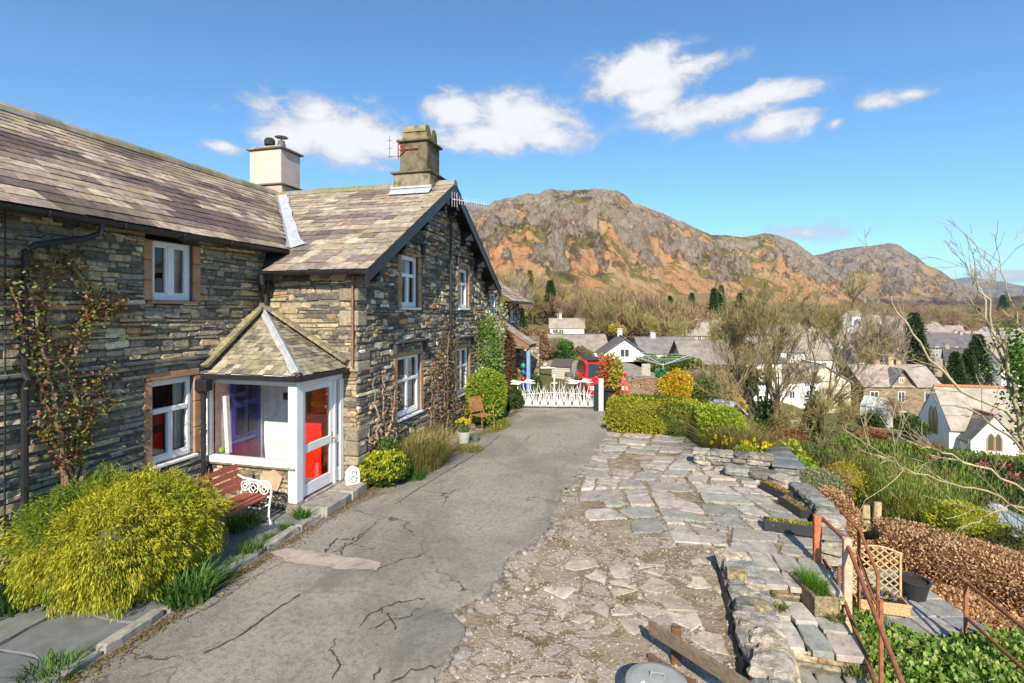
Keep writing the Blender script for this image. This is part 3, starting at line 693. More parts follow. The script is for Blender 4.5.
def stone_wall(m, s0, s1, z0, z1, top, holes, mp, pal, seed, hr=(.055, .15), wr=(.13, .5), lim=None, relief=.028):
    r = random.Random(seed); z = z0
    while z < z1:
        h = min(hr[0]+(hr[1]-hr[0])*r.random()**1.7, z1-z+.02); s = s0-r.uniform(0, .2); ph = r.uniform(0, 9)
        while s < s1:
            w = wr[0]+(wr[1]-wr[0])*r.random()**1.6; w = max(w, h*1.1)
            a, b = max(s, s0), min(s+w, s1); s += w
            segs = [(a, b)]
            for (h0, h1, g0, g1) in holes:
                if z+h*.5 < g0 or z+h*.5 > g1: continue
                segs = [q for (p, o) in segs for q in ((p, min(o, h0)), (max(p, h1), o)) if q[1]-q[0] > .02]
            for a, b in segs:
                if b-a < .035: continue
                split = r.random() < .28 and h > .09
                for zz, hh in (((z, h*r.uniform(.4, .6)),) if not split else ((z, h*.5), (z+h*.5, h*.5))) if split else ((z, h),):
                    c0 = (a+b)/2
                    if top(a) < zz+hh*.7 or top(b) < zz+hh*.7: continue
                    g = min(.009, hh*.1); dz = .02*math.sin(c0*1.3+ph)+.010*math.sin(c0*3.1+ph*2)
                    j = lambda k: r.uniform(-k, k)
                    x0, x1, y0, y1 = a+g*r.uniform(.3, 1), b-g*r.uniform(.3, 1), zz+g*.8+dz, zz+hh-g*.5+dz
                    k = min(x1-x0, y1-y0); cc = [k*r.uniform(.08, .38) for _ in range(4)]; jy = min(.02, hh*.16); jx = min(.02, (b-a)*.12)
                    ol = [(x0+cc[0], y0+j(jy)), (x1-cc[1], y0+j(jy)), (x1+j(jx), y0+cc[1]), (x1+j(jx), y1-cc[2]), (x1-cc[2], y1+j(jy)), (x0+cc[3], y1+j(jy)), (x0+j(jx), y1-cc[3]), (x0+j(jx), y0+cc[0])]
                    cx, cy = (x0+x1)/2, (y0+y1)/2; d = relief*r.uniform(.35, 1.5); tx, ty = j(.06), j(.14)
                    bev = min(.014, k*.22)
                    vs = [mp(x, y, -.02) for x, y in ol]
                    o2 = []
                    for x, y in ol:
                        L = math.hypot(x-cx, y-cy) or 1; q = max(.4, 1-bev/L*1.2); o2.append((cx+(x-cx)*q, cy+(y-cy)*q))
                    dd = lambda x, y, e=0: max(.006, d+(x-cx)*tx+(y-cy)*ty+e)
                    vs += [mp(x, y, dd(x, y)-bev*.7) for x, y in ol]+[mp(x, y, dd(x, y, j(.004))) for x, y in o2]
                    fs = [tuple(range(16, 24))]
                    for i in range(8):
                        n = (i+1) % 8; fs += [(i, n, 8+n, 8+i), (8+i, 8+n, 16+n, 16+i)]
                    col = pick(pal, r); f = r.uniform(.82, 1.18)
                    m.add(vs, fs, tuple(min(1, q*f) for q in col))
        z += h
def backing(m, s0, s1, z0, z1, holes, mp, gable=None):
    xs = sorted({s0, s1, *[h[0] for h in holes], *[h[1] for h in holes]}); zs = sorted({z0, z1, *[h[2] for h in holes], *[h[3] for h in holes]})
    xs = [x for x in xs if s0 <= x <= s1]; zs = [z for z in zs if z0 <= z <= z1]
    for a, b in zip(xs, xs[1:]):
        for c, d in zip(zs, zs[1:]):
            if any(h[0]-1e-6 <= a and b <= h[1]+1e-6 and h[2]-1e-6 <= c and d <= h[3]+1e-6 for h in holes): continue
            m.add([mp(a, c, 0), mp(b, c, 0), mp(b, d, 0), mp(a, d, 0)], [(0, 1, 2, 3)], (1, 1, 1), 1)
    if gable:
        m.add([mp(*p, 0) for p in gable], [tuple(range(len(gable)))], (1, 1, 1), 1)

t = NT('roof_slate'); co = t.coord(); a = t.attr(); n1 = t.noise(9, 6, co, .7); n2 = t.noise(45, 4, co, .7); n3 = t.noise(.9, 5, co, .65, .5)
c = t.mix(1.0, a, t.mix(t.ramp(n1, .3, .7), (.62, .62, .62), (1.3, 1.28, 1.25)), 'MULTIPLY')
c = t.mix(t.ramp(n3, .50, .62, 0, .38), c, (.20, .165, .095))
c = t.mix(t.ramp(t.noise(5, 6, co, .72, .5), .58, .68, 0, .8), c, (.075, .062, .06))
c = t.mix(t.ramp(n2, .60, .70, 0, .75), c, (.44, .42, .36))
t.bsdf(c, .78, .3, 0, t.bump(t.math('ADD', n1, t.math('MULTIPLY', n2, .4)), .45, .012)); MAT['slates'] = t.m
PAL_R = [((0.338,0.258,0.207),6),((0.419,0.329,0.251),6),((0.28,0.209,0.172),4),((0.489,0.401,0.296),4),((0.373,0.307,0.187),4),((0.21,0.154,0.133),1.5)]
def slate_roof(m, O, du, dv, L, H, seed, pal=PAL_R, exp=(.25, .15), wr=(.2, .42), lim=None, dark=None, thick=.009):
    """rows of lapped slates; O eaves corner, du along, dv up the slope, lim(v) -> (u0, u1)"""
    O, du, dv = Vector(O), Vector(du).normalized(), Vector(dv).normalized(); n = du.cross(dv).normalized()
    if n.z < 0: n = -n
    r = random.Random(seed); v = 0.0
    while v < H:
        e = exp[0]+(exp[1]-exp[0])*v/H; u0, u1 = lim(v+e*.4) if lim else (0, L)
        u = u0-r.uniform(0, .2)
        while u < u1:
            w = r.uniform(*wr); a, b = max(u, u0), min(u+w, u1); u += w
            if b-a < .02: continue
            z0, z1 = thick*2+r.uniform(-.004, .006), .004; vj = r.uniform(-.012, .008); g = .003
            lo = v+vj; hi = min(v+e*1.25, H+.02)
            f = lambda x, y, z: O+du*x+dv*y+n*z
            vs = [f(a+g, lo, z0-thick), f(b-g, lo, z0-thick), f(b-g, lo+r.uniform(-.006, .006), z0), f(a+g, lo+r.uniform(-.006, .006), z0), f(b-g, hi, z1), f(a+g, hi, z1)]
            col = pick(pal, r)
            if dark: 
                k = dark((a+b)/2, v); col = tuple(q*(1-k)+p*k for q, p in zip(col, (.085, .062, .06)))
            q = r.uniform(.85, 1.15)
            m.add(vs, [(0, 1, 2, 3), (3, 2, 4, 5), (0, 3, 5), (1, 4, 2)], tuple(x*q for x in col))
        v += e
    f = lambda x, y: O+du*x+dv*y-n*.012
    a0, a1 = lim(0) if lim else (0, L); b0, b1 = lim(H) if lim else (0, L)
    m.add([f(a0, 0), f(a1, 0), f(b1, H), f(b0, H)], [(0, 1, 2, 3)], (.06, .055, .05))

def window(parent, loc, rz, w, h, style, sill=True, recess=.10, room='roomdark', curtain=True, lintel=None, jamb=None, hood=False, wm='white', label=None):
    """a window in local axes (x along wall, -y outwards, z up from sill); origin bottom centre of opening on the wall face"""
    f = MB(); fw = .065; y0, y1 = recess-.05, recess+.02
    f.bev(-w/2, -w/2+fw, y0, y1, 0, h, .008); f.bev(w/2-fw, w/2, y0, y1, 0, h, .008)
    f.bev(-w/2+fw, w/2-fw, y0, y1, 0, fw+.02, .008); f.bev(-w/2+fw, w/2-fw, y0, y1, h-fw, h, .008)
    iw = w/2-fw
    if style == 'pair':      # two casements
        f.bev(-.045, .045, y0-.006, y1, fw, h-fw, .008)
        for s in (-1, 1):
            a, b = (s*.045, s*iw) if s > 0 else (-iw, -.045)
            f.bev(a, a+.03, y0+.008, y1, fw+.02, h-fw, .004); f.bev(b-.03, b, y0+.008, y1, fw+.02, h-fw, .004)
            f.bev(a+.03, b-.03, y0+.008, y1, fw+.02, fw+.055, .004); f.bev(a+.03, b-.03, y0+.008, y1, h-fw-.03, h-fw, .004)
    elif style == 'tee':     # top light over two casements
        zt = h*.62; f.bev(-iw, iw, y0-.006, y1, zt-.04, zt+.04, .008); f.bev(-.04, .04, y0-.004, y1, fw, zt-.04, .008)
        f.bev(-iw, iw, y0+.008, y1, h-fw-.03, h-fw, .004)
        for s in (-1, 1): f.bev(*((s*.04, s*iw) if s > 0 else (-iw, -.04)), y0+.008, y1, fw+.02, fw+.05, .004)
    elif style == 'cross':   # high transom, mullion full height
        zt = h*.60; f.bev(-iw, iw, y0-.006, y1, zt-.035, zt+.035, .008); f.bev(-.04, .04, y0-.004, y1, fw, h-fw, .008)
        for s in (-1, 1): f.bev(*((s*.04, s*iw) if s > 0 else (-iw, -.04)), y0+.008, y1, fw+.02, fw+.06, .004)
    elif style == 'grid':
        for k in (1, 2): f.bev(-iw, iw, y0, y1, h*k/3-.014, h*k/3+.014, .004)
        f.bev(-.014, .014, y0, y1, fw, h-fw, .004)
    elif style == 'single': pass
    win = link('window', f.mesh('window', MAT[wm]), parent); win.location = loc; win.rotation_euler = (0, 0, rz)
    if label: win['label'] = label
    def sub(name, mb, mat):
        o = link(name, mb.mesh(name, MAT[mat]), win); return o
    p = MB(); p.add([(-iw, recess-.005, fw), (iw, recess-.005, fw), (iw, recess-.005, h-fw), (-iw, recess-.005, h-fw)], [(0, 1, 2, 3)]); sub('pane', p, 'glass')
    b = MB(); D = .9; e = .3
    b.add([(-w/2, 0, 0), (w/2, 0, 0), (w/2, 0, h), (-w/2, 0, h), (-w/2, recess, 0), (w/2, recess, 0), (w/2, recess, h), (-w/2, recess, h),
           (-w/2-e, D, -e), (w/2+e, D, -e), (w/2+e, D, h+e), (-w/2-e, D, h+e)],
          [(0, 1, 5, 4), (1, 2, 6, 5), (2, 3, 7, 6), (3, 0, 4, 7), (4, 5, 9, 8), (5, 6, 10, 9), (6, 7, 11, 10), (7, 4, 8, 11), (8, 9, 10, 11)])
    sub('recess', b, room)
    if curtain:
        c = MB()
        for s in (-1, 1):
            cw = w*.24; n = 9; vs = []; fs = []
            for i in range(n+1):
                x = s*(w/2-cw*i/n); y = recess+.10+.018*math.sin(i*2.3)
                vs += [(x, y, .03), (x, y, h-.02)]
            for i in range(n): fs.append((2*i, 2*i+2, 2*i+3, 2*i+1))
            c.add(vs, fs)
        sub('curtain', c, 'curtain')
    if sill:
        q = MB(); q.bev(-w/2-.05, w/2+.05, -.07, recess-.05, -.05, -.003, .008); sub('sill', q, wm if sill is True else sill)
    if lintel or jamb:
        if lintel: q = MB(); q.bev(-w/2-.1, w/2+.1, -.035, recess, h+.003, h+lintel, .012); sub('lintel', q, 'sandstone')
        if jamb:
            for s in (-1, 1):
                z = 0; q = MB()
                while z < h: q.bev(*((w/2+.003, w/2+jamb) if s > 0 else (-w/2-jamb, -w/2-.003)), -.03, recess, z, min(z+h/3-.006, h), .012); z += h/3
                sub('jamb', q, 'sandstone')
    if hood:
        q = MB(); q.bev(-w/2-.22, w/2+.22, -.16, .02, h+.30, h+.345, .01, (.07, .07, .07))
        for s in (-1, 1): q.bev(s*(w/2+.15)-.05, s*(w/2+.15)+.05, -.11, .02, h+.08, h+.298, .012, (.055, .055, .055))
        o = link('hood', q.mesh('hood', MAT['attr']), win)
    return win
MAT['sandstone2'] = simple('orange_sandstone', (.42, .235, .13), .9, .15, var=.22, vs=6, bump=.3, bs=35, col2=(.32, .25, .18), s2=5)
MAT['sandstone'] = MAT['sandstone2']

# ================================================================== cottage wing with the long eaves
WX, GX, RY = -7.1, -5.07, 8.23
wing = thing('stone_cottage', 'long stone cottage wing under a low slate roof, with a rose climbing its wall', 'house', (WX, 4.5, 0))
mpx = lambda X: (lambda s, z, n: (X+n, s, z))
top_w = lambda s: 4.36
HW = [(5.86, 6.80, 3.30, 4.36), (5.86, 6.80, .84, 2.28)]
m = MB(); stone_wall(m, -2.0, RY, 2.50, 4.36, top_w, HW, mpx(WX), PAL_DARK, 11, (.045, .125), (.13, .46))
stone_wall(m, -2.0, RY, -.05, 2.42, top_w, HW, mpx(WX), PAL_LOW, 12, (.04, .105), (.18, .7), relief=.034)
backing(m, -2.0, RY, -.1, 4.36, HW, mpx(WX))
m.box(WX-5.6, WX-.25, -2.0, -1.9, -.1, 4.3, (.2, .2, .18), 1)
m.build('wall', [MAT['rubble'], MAT['mortar']], wing, True)
m = MB(); r = random.Random(5); y = -2.0
while y < 6.9:
    L = r.uniform(.35, .9); m.bev(WX-.02, WX+.09+r.uniform(-.015, .02), y, min(y+L-.008, 6.95), 2.43+r.uniform(-.006, .006), 2.475, .008, r.choice([(.12,.12,.12),(.18,.175,.16),(.09,.09,.095)])); y += L
m.build('string_course', MAT['slate'], wing, True)
w_ = window(wing, (0, 6.33-4.5, 3.36), R(90), .70, .90, 'pair', sill='sandstone2', jamb=.14, label='upstairs window of two white casements')
w_ = window(wing, (0, 6.33-4.5, .90), R(90), .72, 1.26, 'tee', sill='white', jamb=.13, lintel=.12)
# roof: eaves at x=-6.86, z=4.40; ridge at x=-10, z=6.45
EX, EZ, RX, RZ = -6.84, 4.40, -10.0, 6.45
sl_ = math.hypot(RX-EX, RZ-EZ); dvv = ((RX-EX)/sl_, 0, (RZ-EZ)/sl_)
def wdark(u, v):
    k = noise.fractal(Vector((u*.45, v*1.3, 2)), 1, 2.0, 4)+.22*math.sin(v*1.7-.4)
    return max(0, min(.85, (k-.02)*3.2))
GE_Y, GE_Z, GA_Y, GA_Z = 7.93, 3.93, 12.15, 6.43
gs = (GA_Z-GE_Z)/(GA_Y-GE_Y)
def wing_lim(v):
    z = EZ+dvv[2]*v; y = GE_Y+(z-GE_Z)/gs
    return (-2.3+2.3, min(y, 12.2)+2.3-.02)
m = MB(); slate_roof(m, (EX, -2.3, EZ), (0, 1, 0), dvv, 14.5, sl_, 21, lim=wing_lim, dark=wdark, exp=(.26, .16))
m.add([(EX-.02, -2.3, EZ-.02), (EX-.02, 8.9, EZ-.02), (WX, 8.9, EZ-.07), (WX, -2.3, EZ-.07)], [(0, 1, 2, 3)], (.05, .05, .05))
m.add([(RX, -2.3, RZ), (RX, 12.2, RZ), (RX-3.2, 12.2, EZ), (RX-3.2, -2.3, EZ)], [(0, 1, 2, 3)], (.2, .18, .16))
roof = m.build('roof', MAT['slates'], wing, True)
m = MB(); y = -2.3; r = random.Random(8)
while y < 12.0:
    m.prism([(RX-.16, y, RZ-.07), (RX+.16, y, RZ-.07), (RX+.13, y, RZ+.02), (RX+.03, y, RZ+.10+r.uniform(-.01, .01)), (RX-.03, y, RZ+.10), (RX-.13, y, RZ+.02)], (0, 0, 0), (0, .44, 0), r.choice([(.22,.2,.17),(.3,.28,.24),(.2,.19,.1),(.26,.23,.15)])); y += .45
m.build('ridge_tiles', MAT['attr'], roof, True)
def gutter(name, parent, a, b, rad=.065, brackets=.9, hang=0):
    m = MB(); a, b = Vector(a), Vector(b); d = (b-a).normalized(); side = d.cross(Vector((0, 0, 1))).normalized(); n = 9; vs = []; fs = []
    for p in (a, b):
        for rr in (rad, rad*.86):
            for k in range(n): q = math.pi*k/(n-1); vs.append(p+side*(math.cos(q)*rr)-Vector((0, 0, 1))*(math.sin(q)*rr))
    for k in range(n-1): fs += [(k, k+1, 2*n+k+1, 2*n+k), (n+k, 3*n+k, 3*n+k+1, n+k+1)]
    fs += [(0, 2*n, 3*n, n), (n-1, 2*n-1, 4*n-1, 3*n-1)]+[(k, n+k, n+k+1, k+1) for k in range(n-1)]+[(2*n+k, 2*n+k+1, 3*n+k+1, 3*n+k) for k in range(n-1)]
    m.add(vs, fs)
    L = (b-a).length; x = .3
    while x < L: p = a+d*x; m.tube([p+side*(rad*1.1)*math.cos(q)-Vector((0, 0, rad*1.1*math.sin(q))) for q in np.linspace(0, math.pi, 8)], .012, 5); x += brackets
    return m.build(name, MAT['black'], parent, True)
gut = gutter('gutter', wing, (EX+.05, -2.2, EZ-.03), (EX+.05, 8.55, EZ-.03))
m = MB()
m.tube([(EX+.05, 5.02, EZ-.06), (EX+.05, 5.02, EZ-.2), (EX-.05, 4.9, EZ-.28), (WX+.14, 4.4, EZ-.42), (WX+.10, 4.32, EZ-.5), (WX+.09, 4.32, 2.5), (WX+.15, 4.32, 2.4), (WX+.09, 4.32, 2.3), (WX+.09, 4.32, 0)], .037, 8)
for z in (1.2, 2.8): m.tube([(WX+.09, 4.32, z-.05), (WX+.09, 4.32, z+.05)], .05, 8)
m.build('downpipe', MAT['black'], wing, True)
m = MB(); m.tube([(WX+.06, 4.15, EZ-.05), (WX+.06, 4.15, 2.5), (WX+.12, 4.15, 2.45), (WX+.055, 4.15, 2.38), (WX+.05, 4.15, .1)], .009, 5); m.build('cable', MAT['black'], wing, True)
# valley lead
m = MB(); r = random.Random(3); vp = []
for i in range(13):
    z = 4.42+(6.38-4.42)*i/12; x = EX+(z-EZ)*(RX-EX)/(RZ-EZ); y = GE_Y+(z-GE_Z)/gs; vp.append((x, y, z))
vs = []; fs = []
for i, (x, y, z) in enumerate(vp):
    k = (.13 if i else .22)+r.uniform(-.025, .025); vs += [(x+.03, y-k, z+.05-k*.02), (x+.01, y-.02, z+.035), (x+.12+k*.5, y+k*.75, z+.06+k*.42)]
for i in range(12): fs += [(3*i, 3*i+1, 3*i+4, 3*i+3), (3*i+1, 3*i+2, 3*i+5, 3*i+4)]
m.add(vs, fs, (1, 1, 1)); fl = m.build('valley_flashing', MAT['lead'], wing, True)

# ================================================================== gabled house
house = thing('gabled_house', 'tall dark rubble stone house with black bargeboards, gable facing the drive and a corner porch', 'house', (GX, 12.15, 0))
gtop = lambda s: GE_Z-.10+gs*min(s-GE_Y, 2*GA_Y-GE_Y-s)
GH = [(9.78, 10.94, 3.22, 4.48), (13.28, 14.24, 3.22, 4.48), (9.62, 11.02, .84, 2.28), (13.12, 14.32, .80, 2.18)]
m = MB(); stone_wall(m, RY, 16.05, -.05, 6.5, gtop, GH, mpx(GX), PAL_GABLE, 31, (.05, .125), (.10, .42), relief=.034)
backing(m, RY, 16.05, -.1, 3.99, [h for h in GH if h[2] < 3], mpx(GX)) if False else None
zl = gtop(RY+.02)
backing(m, RY, 16.05, -.1, 4.00, [(a, b, c, min(d, 4.0)) for a, b, c, d in GH], mpx(GX))
mp_ = mpx(GX); cuts = [RY, 9.78, 10.94, 13.28, 14.24, 16.05]
for a, b in zip(cuts, cuts[1:]):
    z0 = 4.48 if (a, b) in ((9.78, 10.94), (13.28, 14.24)) else 4.0
    pts = [(a, z0), (b, z0), (b, gtop(b))]+([(GA_Y, gtop(GA_Y))] if a < GA_Y < b else [])+[(a, gtop(a))]
    if pts[2][1] < z0: pts = [(a, z0), (a+ (z0-gtop(b))*0+.01, z0), (a, gtop(a))] if gtop(a) > z0 else None
    if a == RY: pts = [(RY+.4, 4.0), (b, 4.0), (b, gtop(b))]
    if b == 16.05: pts = [(a, 4.0), (15.8, 4.0), (a, gtop(a))]
    m.add([mp_(*p, 0) for p in pts], [tuple(range(len(pts)))], (1, 1, 1), 1)
mpr = lambda s, z, n: (s, RY-n, z)
stone_wall(m, WX, GX, -.05, 4.05, lambda s: 4.05, [], mpr, PAL_WARM, 33, (.06, .15), (.14, .5), relief=.024)
backing(m, WX, GX, -.1, 4.05, [], mpr)
z = 0; r = random.Random(4)   # quoins
while z < 3.9:
    h = r.uniform(.16, .30); L = .34 if int(z*10) % 2 else .22
    if r.random() < .3: z += h; continue
    m.bev(GX-L, GX+.045, RY-.045, RY+.62-L, z, min(z+h-.012, 3.95), .02, r.choice([(.30,.26,.19),(.25,.22,.165),(.35,.30,.22),(.20,.185,.15)])); z += h
m.build('wall', [MAT['rubble'], MAT['mortar']], house, True)
kw = dict(curtain=True, jamb=None)
for (y, z, w, h, hood, lab) in ((10.36, 3.28, .84, 1.14, True, 'upstairs window nearer the chimney'), (13.76, 3.28, .80, 1.12, True, None), (10.32, .92, 1.14, 1.30, True, 'wide downstairs window beside the dry climber'), (13.72, .86, 1.0, 1.28, True, None)):
    window(house, (0, y-12.15, z), R(90), w, h, 'cross' if z < 2 else 'tee', jamb=.15, lintel=.14 if z > 2 else .12, hood=hood, label=lab)
# roof slopes
hs = math.hypot(GA_Y-GE_Y, GA_Z-GE_Z); OVX = GX+.40
def hdark(u, v):
    k = noise.fractal(Vector((u*.7, v*1.6, 7)), 1, 2.0, 4); return .7 if k > .30 else max(0, min(.35, k))
def h_lim(v):   # from the verge back to the valley
    z = GE_Z+v*(GA_Z-GE_Z)/hs; x = EX+(z-EZ)*(RX-EX)/(RZ-EZ)
    return (0, OVX-(x if z > EZ else EX))
m = MB(); slate_roof(m, (OVX, GE_Y, GE_Z), (-1, 0, 0), (0, (GA_Y-GE_Y)/hs, (GA_Z-GE_Z)/hs), 6, hs, 41, lim=h_lim, dark=hdark, wr=(.25, .5), exp=(.30, .17),
                     pal=[((.30,.25,.215),6),((.42,.335,.26),6),((.38,.31,.22),5),((.25,.19,.16),3),((.33,.28,.19),3),((.46,.39,.31),3)])
slate_roof(m, (OVX-9, 2*GA_Y-GE_Y, GE_Z), (1, 0, 0), (0, -(GA_Y-GE_Y)/hs, (GA_Z-GE_Z)/hs), 9, hs, 42)
hroof = m.build('roof', MAT['slates'], house, True)
m = MB(); x = OVX; r = random.Random(9)
while x > -10.2:
    m.prism([(x, GA_Y-.15, GA_Z-.06), (x, GA_Y+.15, GA_Z-.06), (x, GA_Y+.12, GA_Z+.03), (x, GA_Y, GA_Z+.10+r.uniform(-.01, .01)), (x, GA_Y-.12, GA_Z+.03)], (0, 0, 0), (-.44, 0, 0), r.choice([(.24,.22,.18),(.3,.28,.22),(.22,.2,.1)])); x -= .45
m.build('ridge_tiles', MAT['attr'], hroof, True)
m = MB()   # bargeboards, soffits and purlin ends
for s in (-1, 1):
    ye = GA_Y+s*(GA_Y-GE_Y); yo = lambda q: GA_Y+s*q
    dz = -.03
    a = (OVX-.02, ye, GE_Z+dz-.10); b = (OVX-.02, GA_Y, GA_Z+dz-.10)
    m.prism([(OVX-.01, ye, GE_Z-.02), (OVX-.01, ye, GE_Z-.25), (OVX-.01, GA_Y, GA_Z-.26), (OVX-.01, GA_Y, GA_Z-.02)], (0, 0, 0), (-.045, 0, 0))
    m.add([(OVX-.06, ye, GE_Z-.03), (GX-.02, ye, GE_Z-.03), (GX-.02, GA_Y, GA_Z-.03), (OVX-.06, GA_Y, GA_Z-.03)], [(0, 1, 2, 3)])
    for q in (.35, 1.45, 2.55, 3.6):
        z = GA_Z-gs*q-.33; y = yo(q); m.bev(GX-.02, OVX-.055, y-.09, y+.09, z-.09, z+.19, .02); m.bev(GX-.02, OVX-.12, y-.07, y+.07, z-.22, z-.092, .03)
m.build('bargeboard', MAT['black'], house, True)
gutter('gutter', house, (OVX-.05, GE_Y-.05, GE_Z-.03), (WX+.25, GE_Y-.05, GE_Z-.01))
m = MB(); m.tube([(WX+.3, GE_Y-.05, GE_Z-.05), (WX+.3, GE_Y-.05, GE_Z-.22), (WX+.18, RY-.10, GE_Z-.40), (WX+.18, RY-.10, 3.05), (WX+.3, RY-.16, 2.98)], .04, 8); m.bev(WX+.08, WX+.3, RY-.2, RY-.02, 3.55, 3.75, .02)
m.build('downpipe', MAT['black'], house, True)
m = MB(); m.tube([(GX-.03, RY-.09, GE_Z-.1), (GX-.03, RY-.09, 2.2)], .022, 6, (.28, .15, .09)); m.build('waste_pipe', MAT['rust'], house, True)
m = MB(); m.tube([(GX+.12, 12.55, GA_Z-.8), (GX+.10, 12.55, 4.3), (GX+.10, 12.55, .3)], .04, 8); m.build('downpipe', MAT['black'], house, True)
# gable chimney
m = MB(); D1, D2 = (.20, .165, .105), (.27, .225, .15)
def chim(m, x0, x1, y0, y1, zb, z1, z2, c1, c2, cap, plinth=.10):
    m.bev(x0-plinth, x1+plinth, y0-plinth, y1+plinth, zb, z1, .02, c1); m.bev(x0-plinth-.06, x1+plinth+.06, y0-plinth-.06, y1+plinth+.06, z1+.002, z1+.05, .012, cap)
    m.bev(x0, x1, y0, y1, z1+.052, z2, .02, c2); m.bev(x0-.07, x1+.07, y0-.07, y1+.07, z2+.002, z2+.06, .012, cap)
chim(m, -6.02, -5.28, 11.75, 12.55, 5.9, 6.62, 7.44, (.25, .21, .14), (.17, .145, .10), (.16, .15, .10), .12)
m.bev(-5.98, -5.32, 11.79, 12.51, 7.502, 7.70, .03, (.26, .21, .13))
MAT['chimney'] = simple('chimney_roughcast', None, .95, .1, var=.3, vs=9, bump=.8, bs=45, col2=(.10, .09, .05), s2=3.5, lo=.5, hi=.66)
ch = m.build('chimney', MAT['chimney'], house, True)
m = MB()
for y in (11.95, 12.35): m.prism([(-5.96, y+math.cos(q)*.17, 7.70+.20*math.sin(q)) for q in np.linspace(0, math.pi, 9)], (0, 0, 0), (.62, 0, 0), (.25, .235, .13))
m.build('chimney_cowl', MAT['chimney'], ch, True)
m = MB(); m.bar((-6.2, 11.62, 6.27), (-5.1, 11.62, 6.27), .04, .05); m.add([(-6.2, 11.45, 6.07), (-5.1, 11.45, 6.07), (-5.1, 11.63, 6.24), (-6.2, 11.63, 6.24)], [(0, 1, 2, 3)]); m.build('flashing', MAT['lead'], ch, True)
m = MB(); c_ = (.32, .05, .03)   # rusty aerial bracket and little aerial
for a, b in (((-6.05, 11.72, 7.25), (-5.5, 11.72, 7.25)), ((-6.05, 11.72, 7.42), (-5.85, 11.72, 7.25)), ((-5.85, 11.72, 7.25), (-6.05, 11.72, 7.06)), ((-6.05, 11.72, 7.03), (-6.05, 11.72, 7.45))): m.tube([a, b], .014, 5, c_)
m.tube([(-6.28, 11.7, 7.05), (-6.28, 11.7, 7.62)], .008, 5, (.2, .2, .2)); m.tube([(-6.3, 11.7, 7.08), (-6.02, 11.72, 7.10)], .01, 5, (.2, .2, .2)); pass
for z in (7.1, 7.3, 7.5): m.tube([(-6.36, 11.7, z), (-6.2, 11.7, z)], .008, 4, (.3, .3, .3))
m.build('aerial_bracket', MAT['attr'], ch, True)
# yagi aerial on the verge
m = MB(); a0, a1 = Vector(P(452, 199, 12.4)), Vector(P(486, 205, 12.8)); m.tube([a0, a1], .012, 5, (.45, .45, .45))
for i in range(15):
    p = a0.lerp(a1, i/14); h = .10 if i > 2 else .18; m.tube([p-Vector((0, 0, h)), p+Vector((0, 0, h))], .006, 4, (.5, .5, .5))
m.tube([a0.lerp(a1, .15), Vector((OVX-.05, 12.3, 6.2))], .014, 5, (.3, .3, .3)); m.build('aerial', MAT['attr'], house, True)
# rendered chimney at the joint of the two roofs
m = MB(); chim(m, -11.0, -9.95, 12.25, 13.1, 5.6, 6.72, 7.78, (.52, .37, .29), (.62, .49, .42), (.20, .18, .15), .13)
m.bev(-10.95, -10.0, 12.3, 13.05, 7.842, 7.9, .02, (.5, .4, .34))
MAT['chimney2'] = simple('chimney_render', None, .9, .15, var=.1, vs=5, bump=.3, bs=30, col2=(.42, .36, .30), s2=2.5, lo=.52, hi=.75)
ch = m.build('chimney', MAT['chimney2'], house, True); ch['label'] = 'pale pink rendered chimney with two metal cowls'
m = MB(); m.lathe([(.10, 7.9), (.10, 8.02), (.15, 8.04), (.15, 8.17), (.10, 8.24), (.02, 8.26)], 14, (-10.65, 12.65), (.03, .03, .03))
m.lathe([(.12, 7.9), (.12, 8.02), (.10, 8.06), (.10, 8.12)], 14, (-10.25, 12.65), (.12, .12, .12)); m.lathe([(.02, 8.1), (.02, 8.22)], 8, (-10.25, 12.65), (.2, .2, .2)); m.lathe([(.17, 8.22), (.19, 8.23), (.15, 8.26)], 14, (-10.25, 12.65), (.3, .29, .28))
m.build('chimney_cowl', MAT['attr'], ch, True)

# ------------------------------------------------------------------ the corner porch (parts of the gabled house)
PX, PY, PE, PA = -5.35, 6.95, 2.18, 3.22
ov = .10
apx = Vector((WX+.03, RY-.03, PA)); cor = Vector((PX+ov, PY-ov, PE)); lw = Vector((WX+.03, PY-ov, PE)); rw = Vector((PX+ov, RY-.03, PE))
m = MB()
for (a, b, sd, pd) in ((lw, cor, 51, 0), (cor, rw, 52, 1)):
    du = (b-a).normalized(); mid = a+du*((apx-a).dot(du)); dv = (apx-mid); H = dv.length; L = (b-a).length
    if pd == 0: lim = lambda v, H=H, L=L: (0, L*(1-v/H))
    else: lim = lambda v, H=H, L=L: (L*(v/H), L)
    slate_roof(m, a, du, dv, L, H, sd, lim=lim, exp=(.115, .075), wr=(.10, .2), pal=[((.27,.24,.17),5),((.34,.30,.21),5),((.19,.17,.13),4),((.38,.35,.26),3),((.24,.23,.14),3),((.12,.11,.10),2)], thick=.007)
proof = m.build('porch_roof', MAT['slates'], house, True)
m = MB(); r = random.Random(2); hv = []
for i in range(11):
    p = cor.lerp(apx, i/10*.93); k = .11+r.uniform(-.012, .015); a = p+Vector((-k, 0, .035)); b = p+Vector((0, 0, .075)); c = p+Vector((0, k, .035)); hv += [a, b, c]
m.add(hv, [f for i in range(10) for f in ((3*i, 3*i+1, 3*i+4, 3*i+3), (3*i+1, 3*i+2, 3*i+5, 3*i+4))]); m.tube([cor+Vector((0, 0, .07)), cor.lerp(apx, .93)+Vector((0, 0, .07))], .028, 8)
m.build('hip_flashing', MAT['lead'], proof, True)
m = MB()   # stone watertabling where the porch roof meets the walls
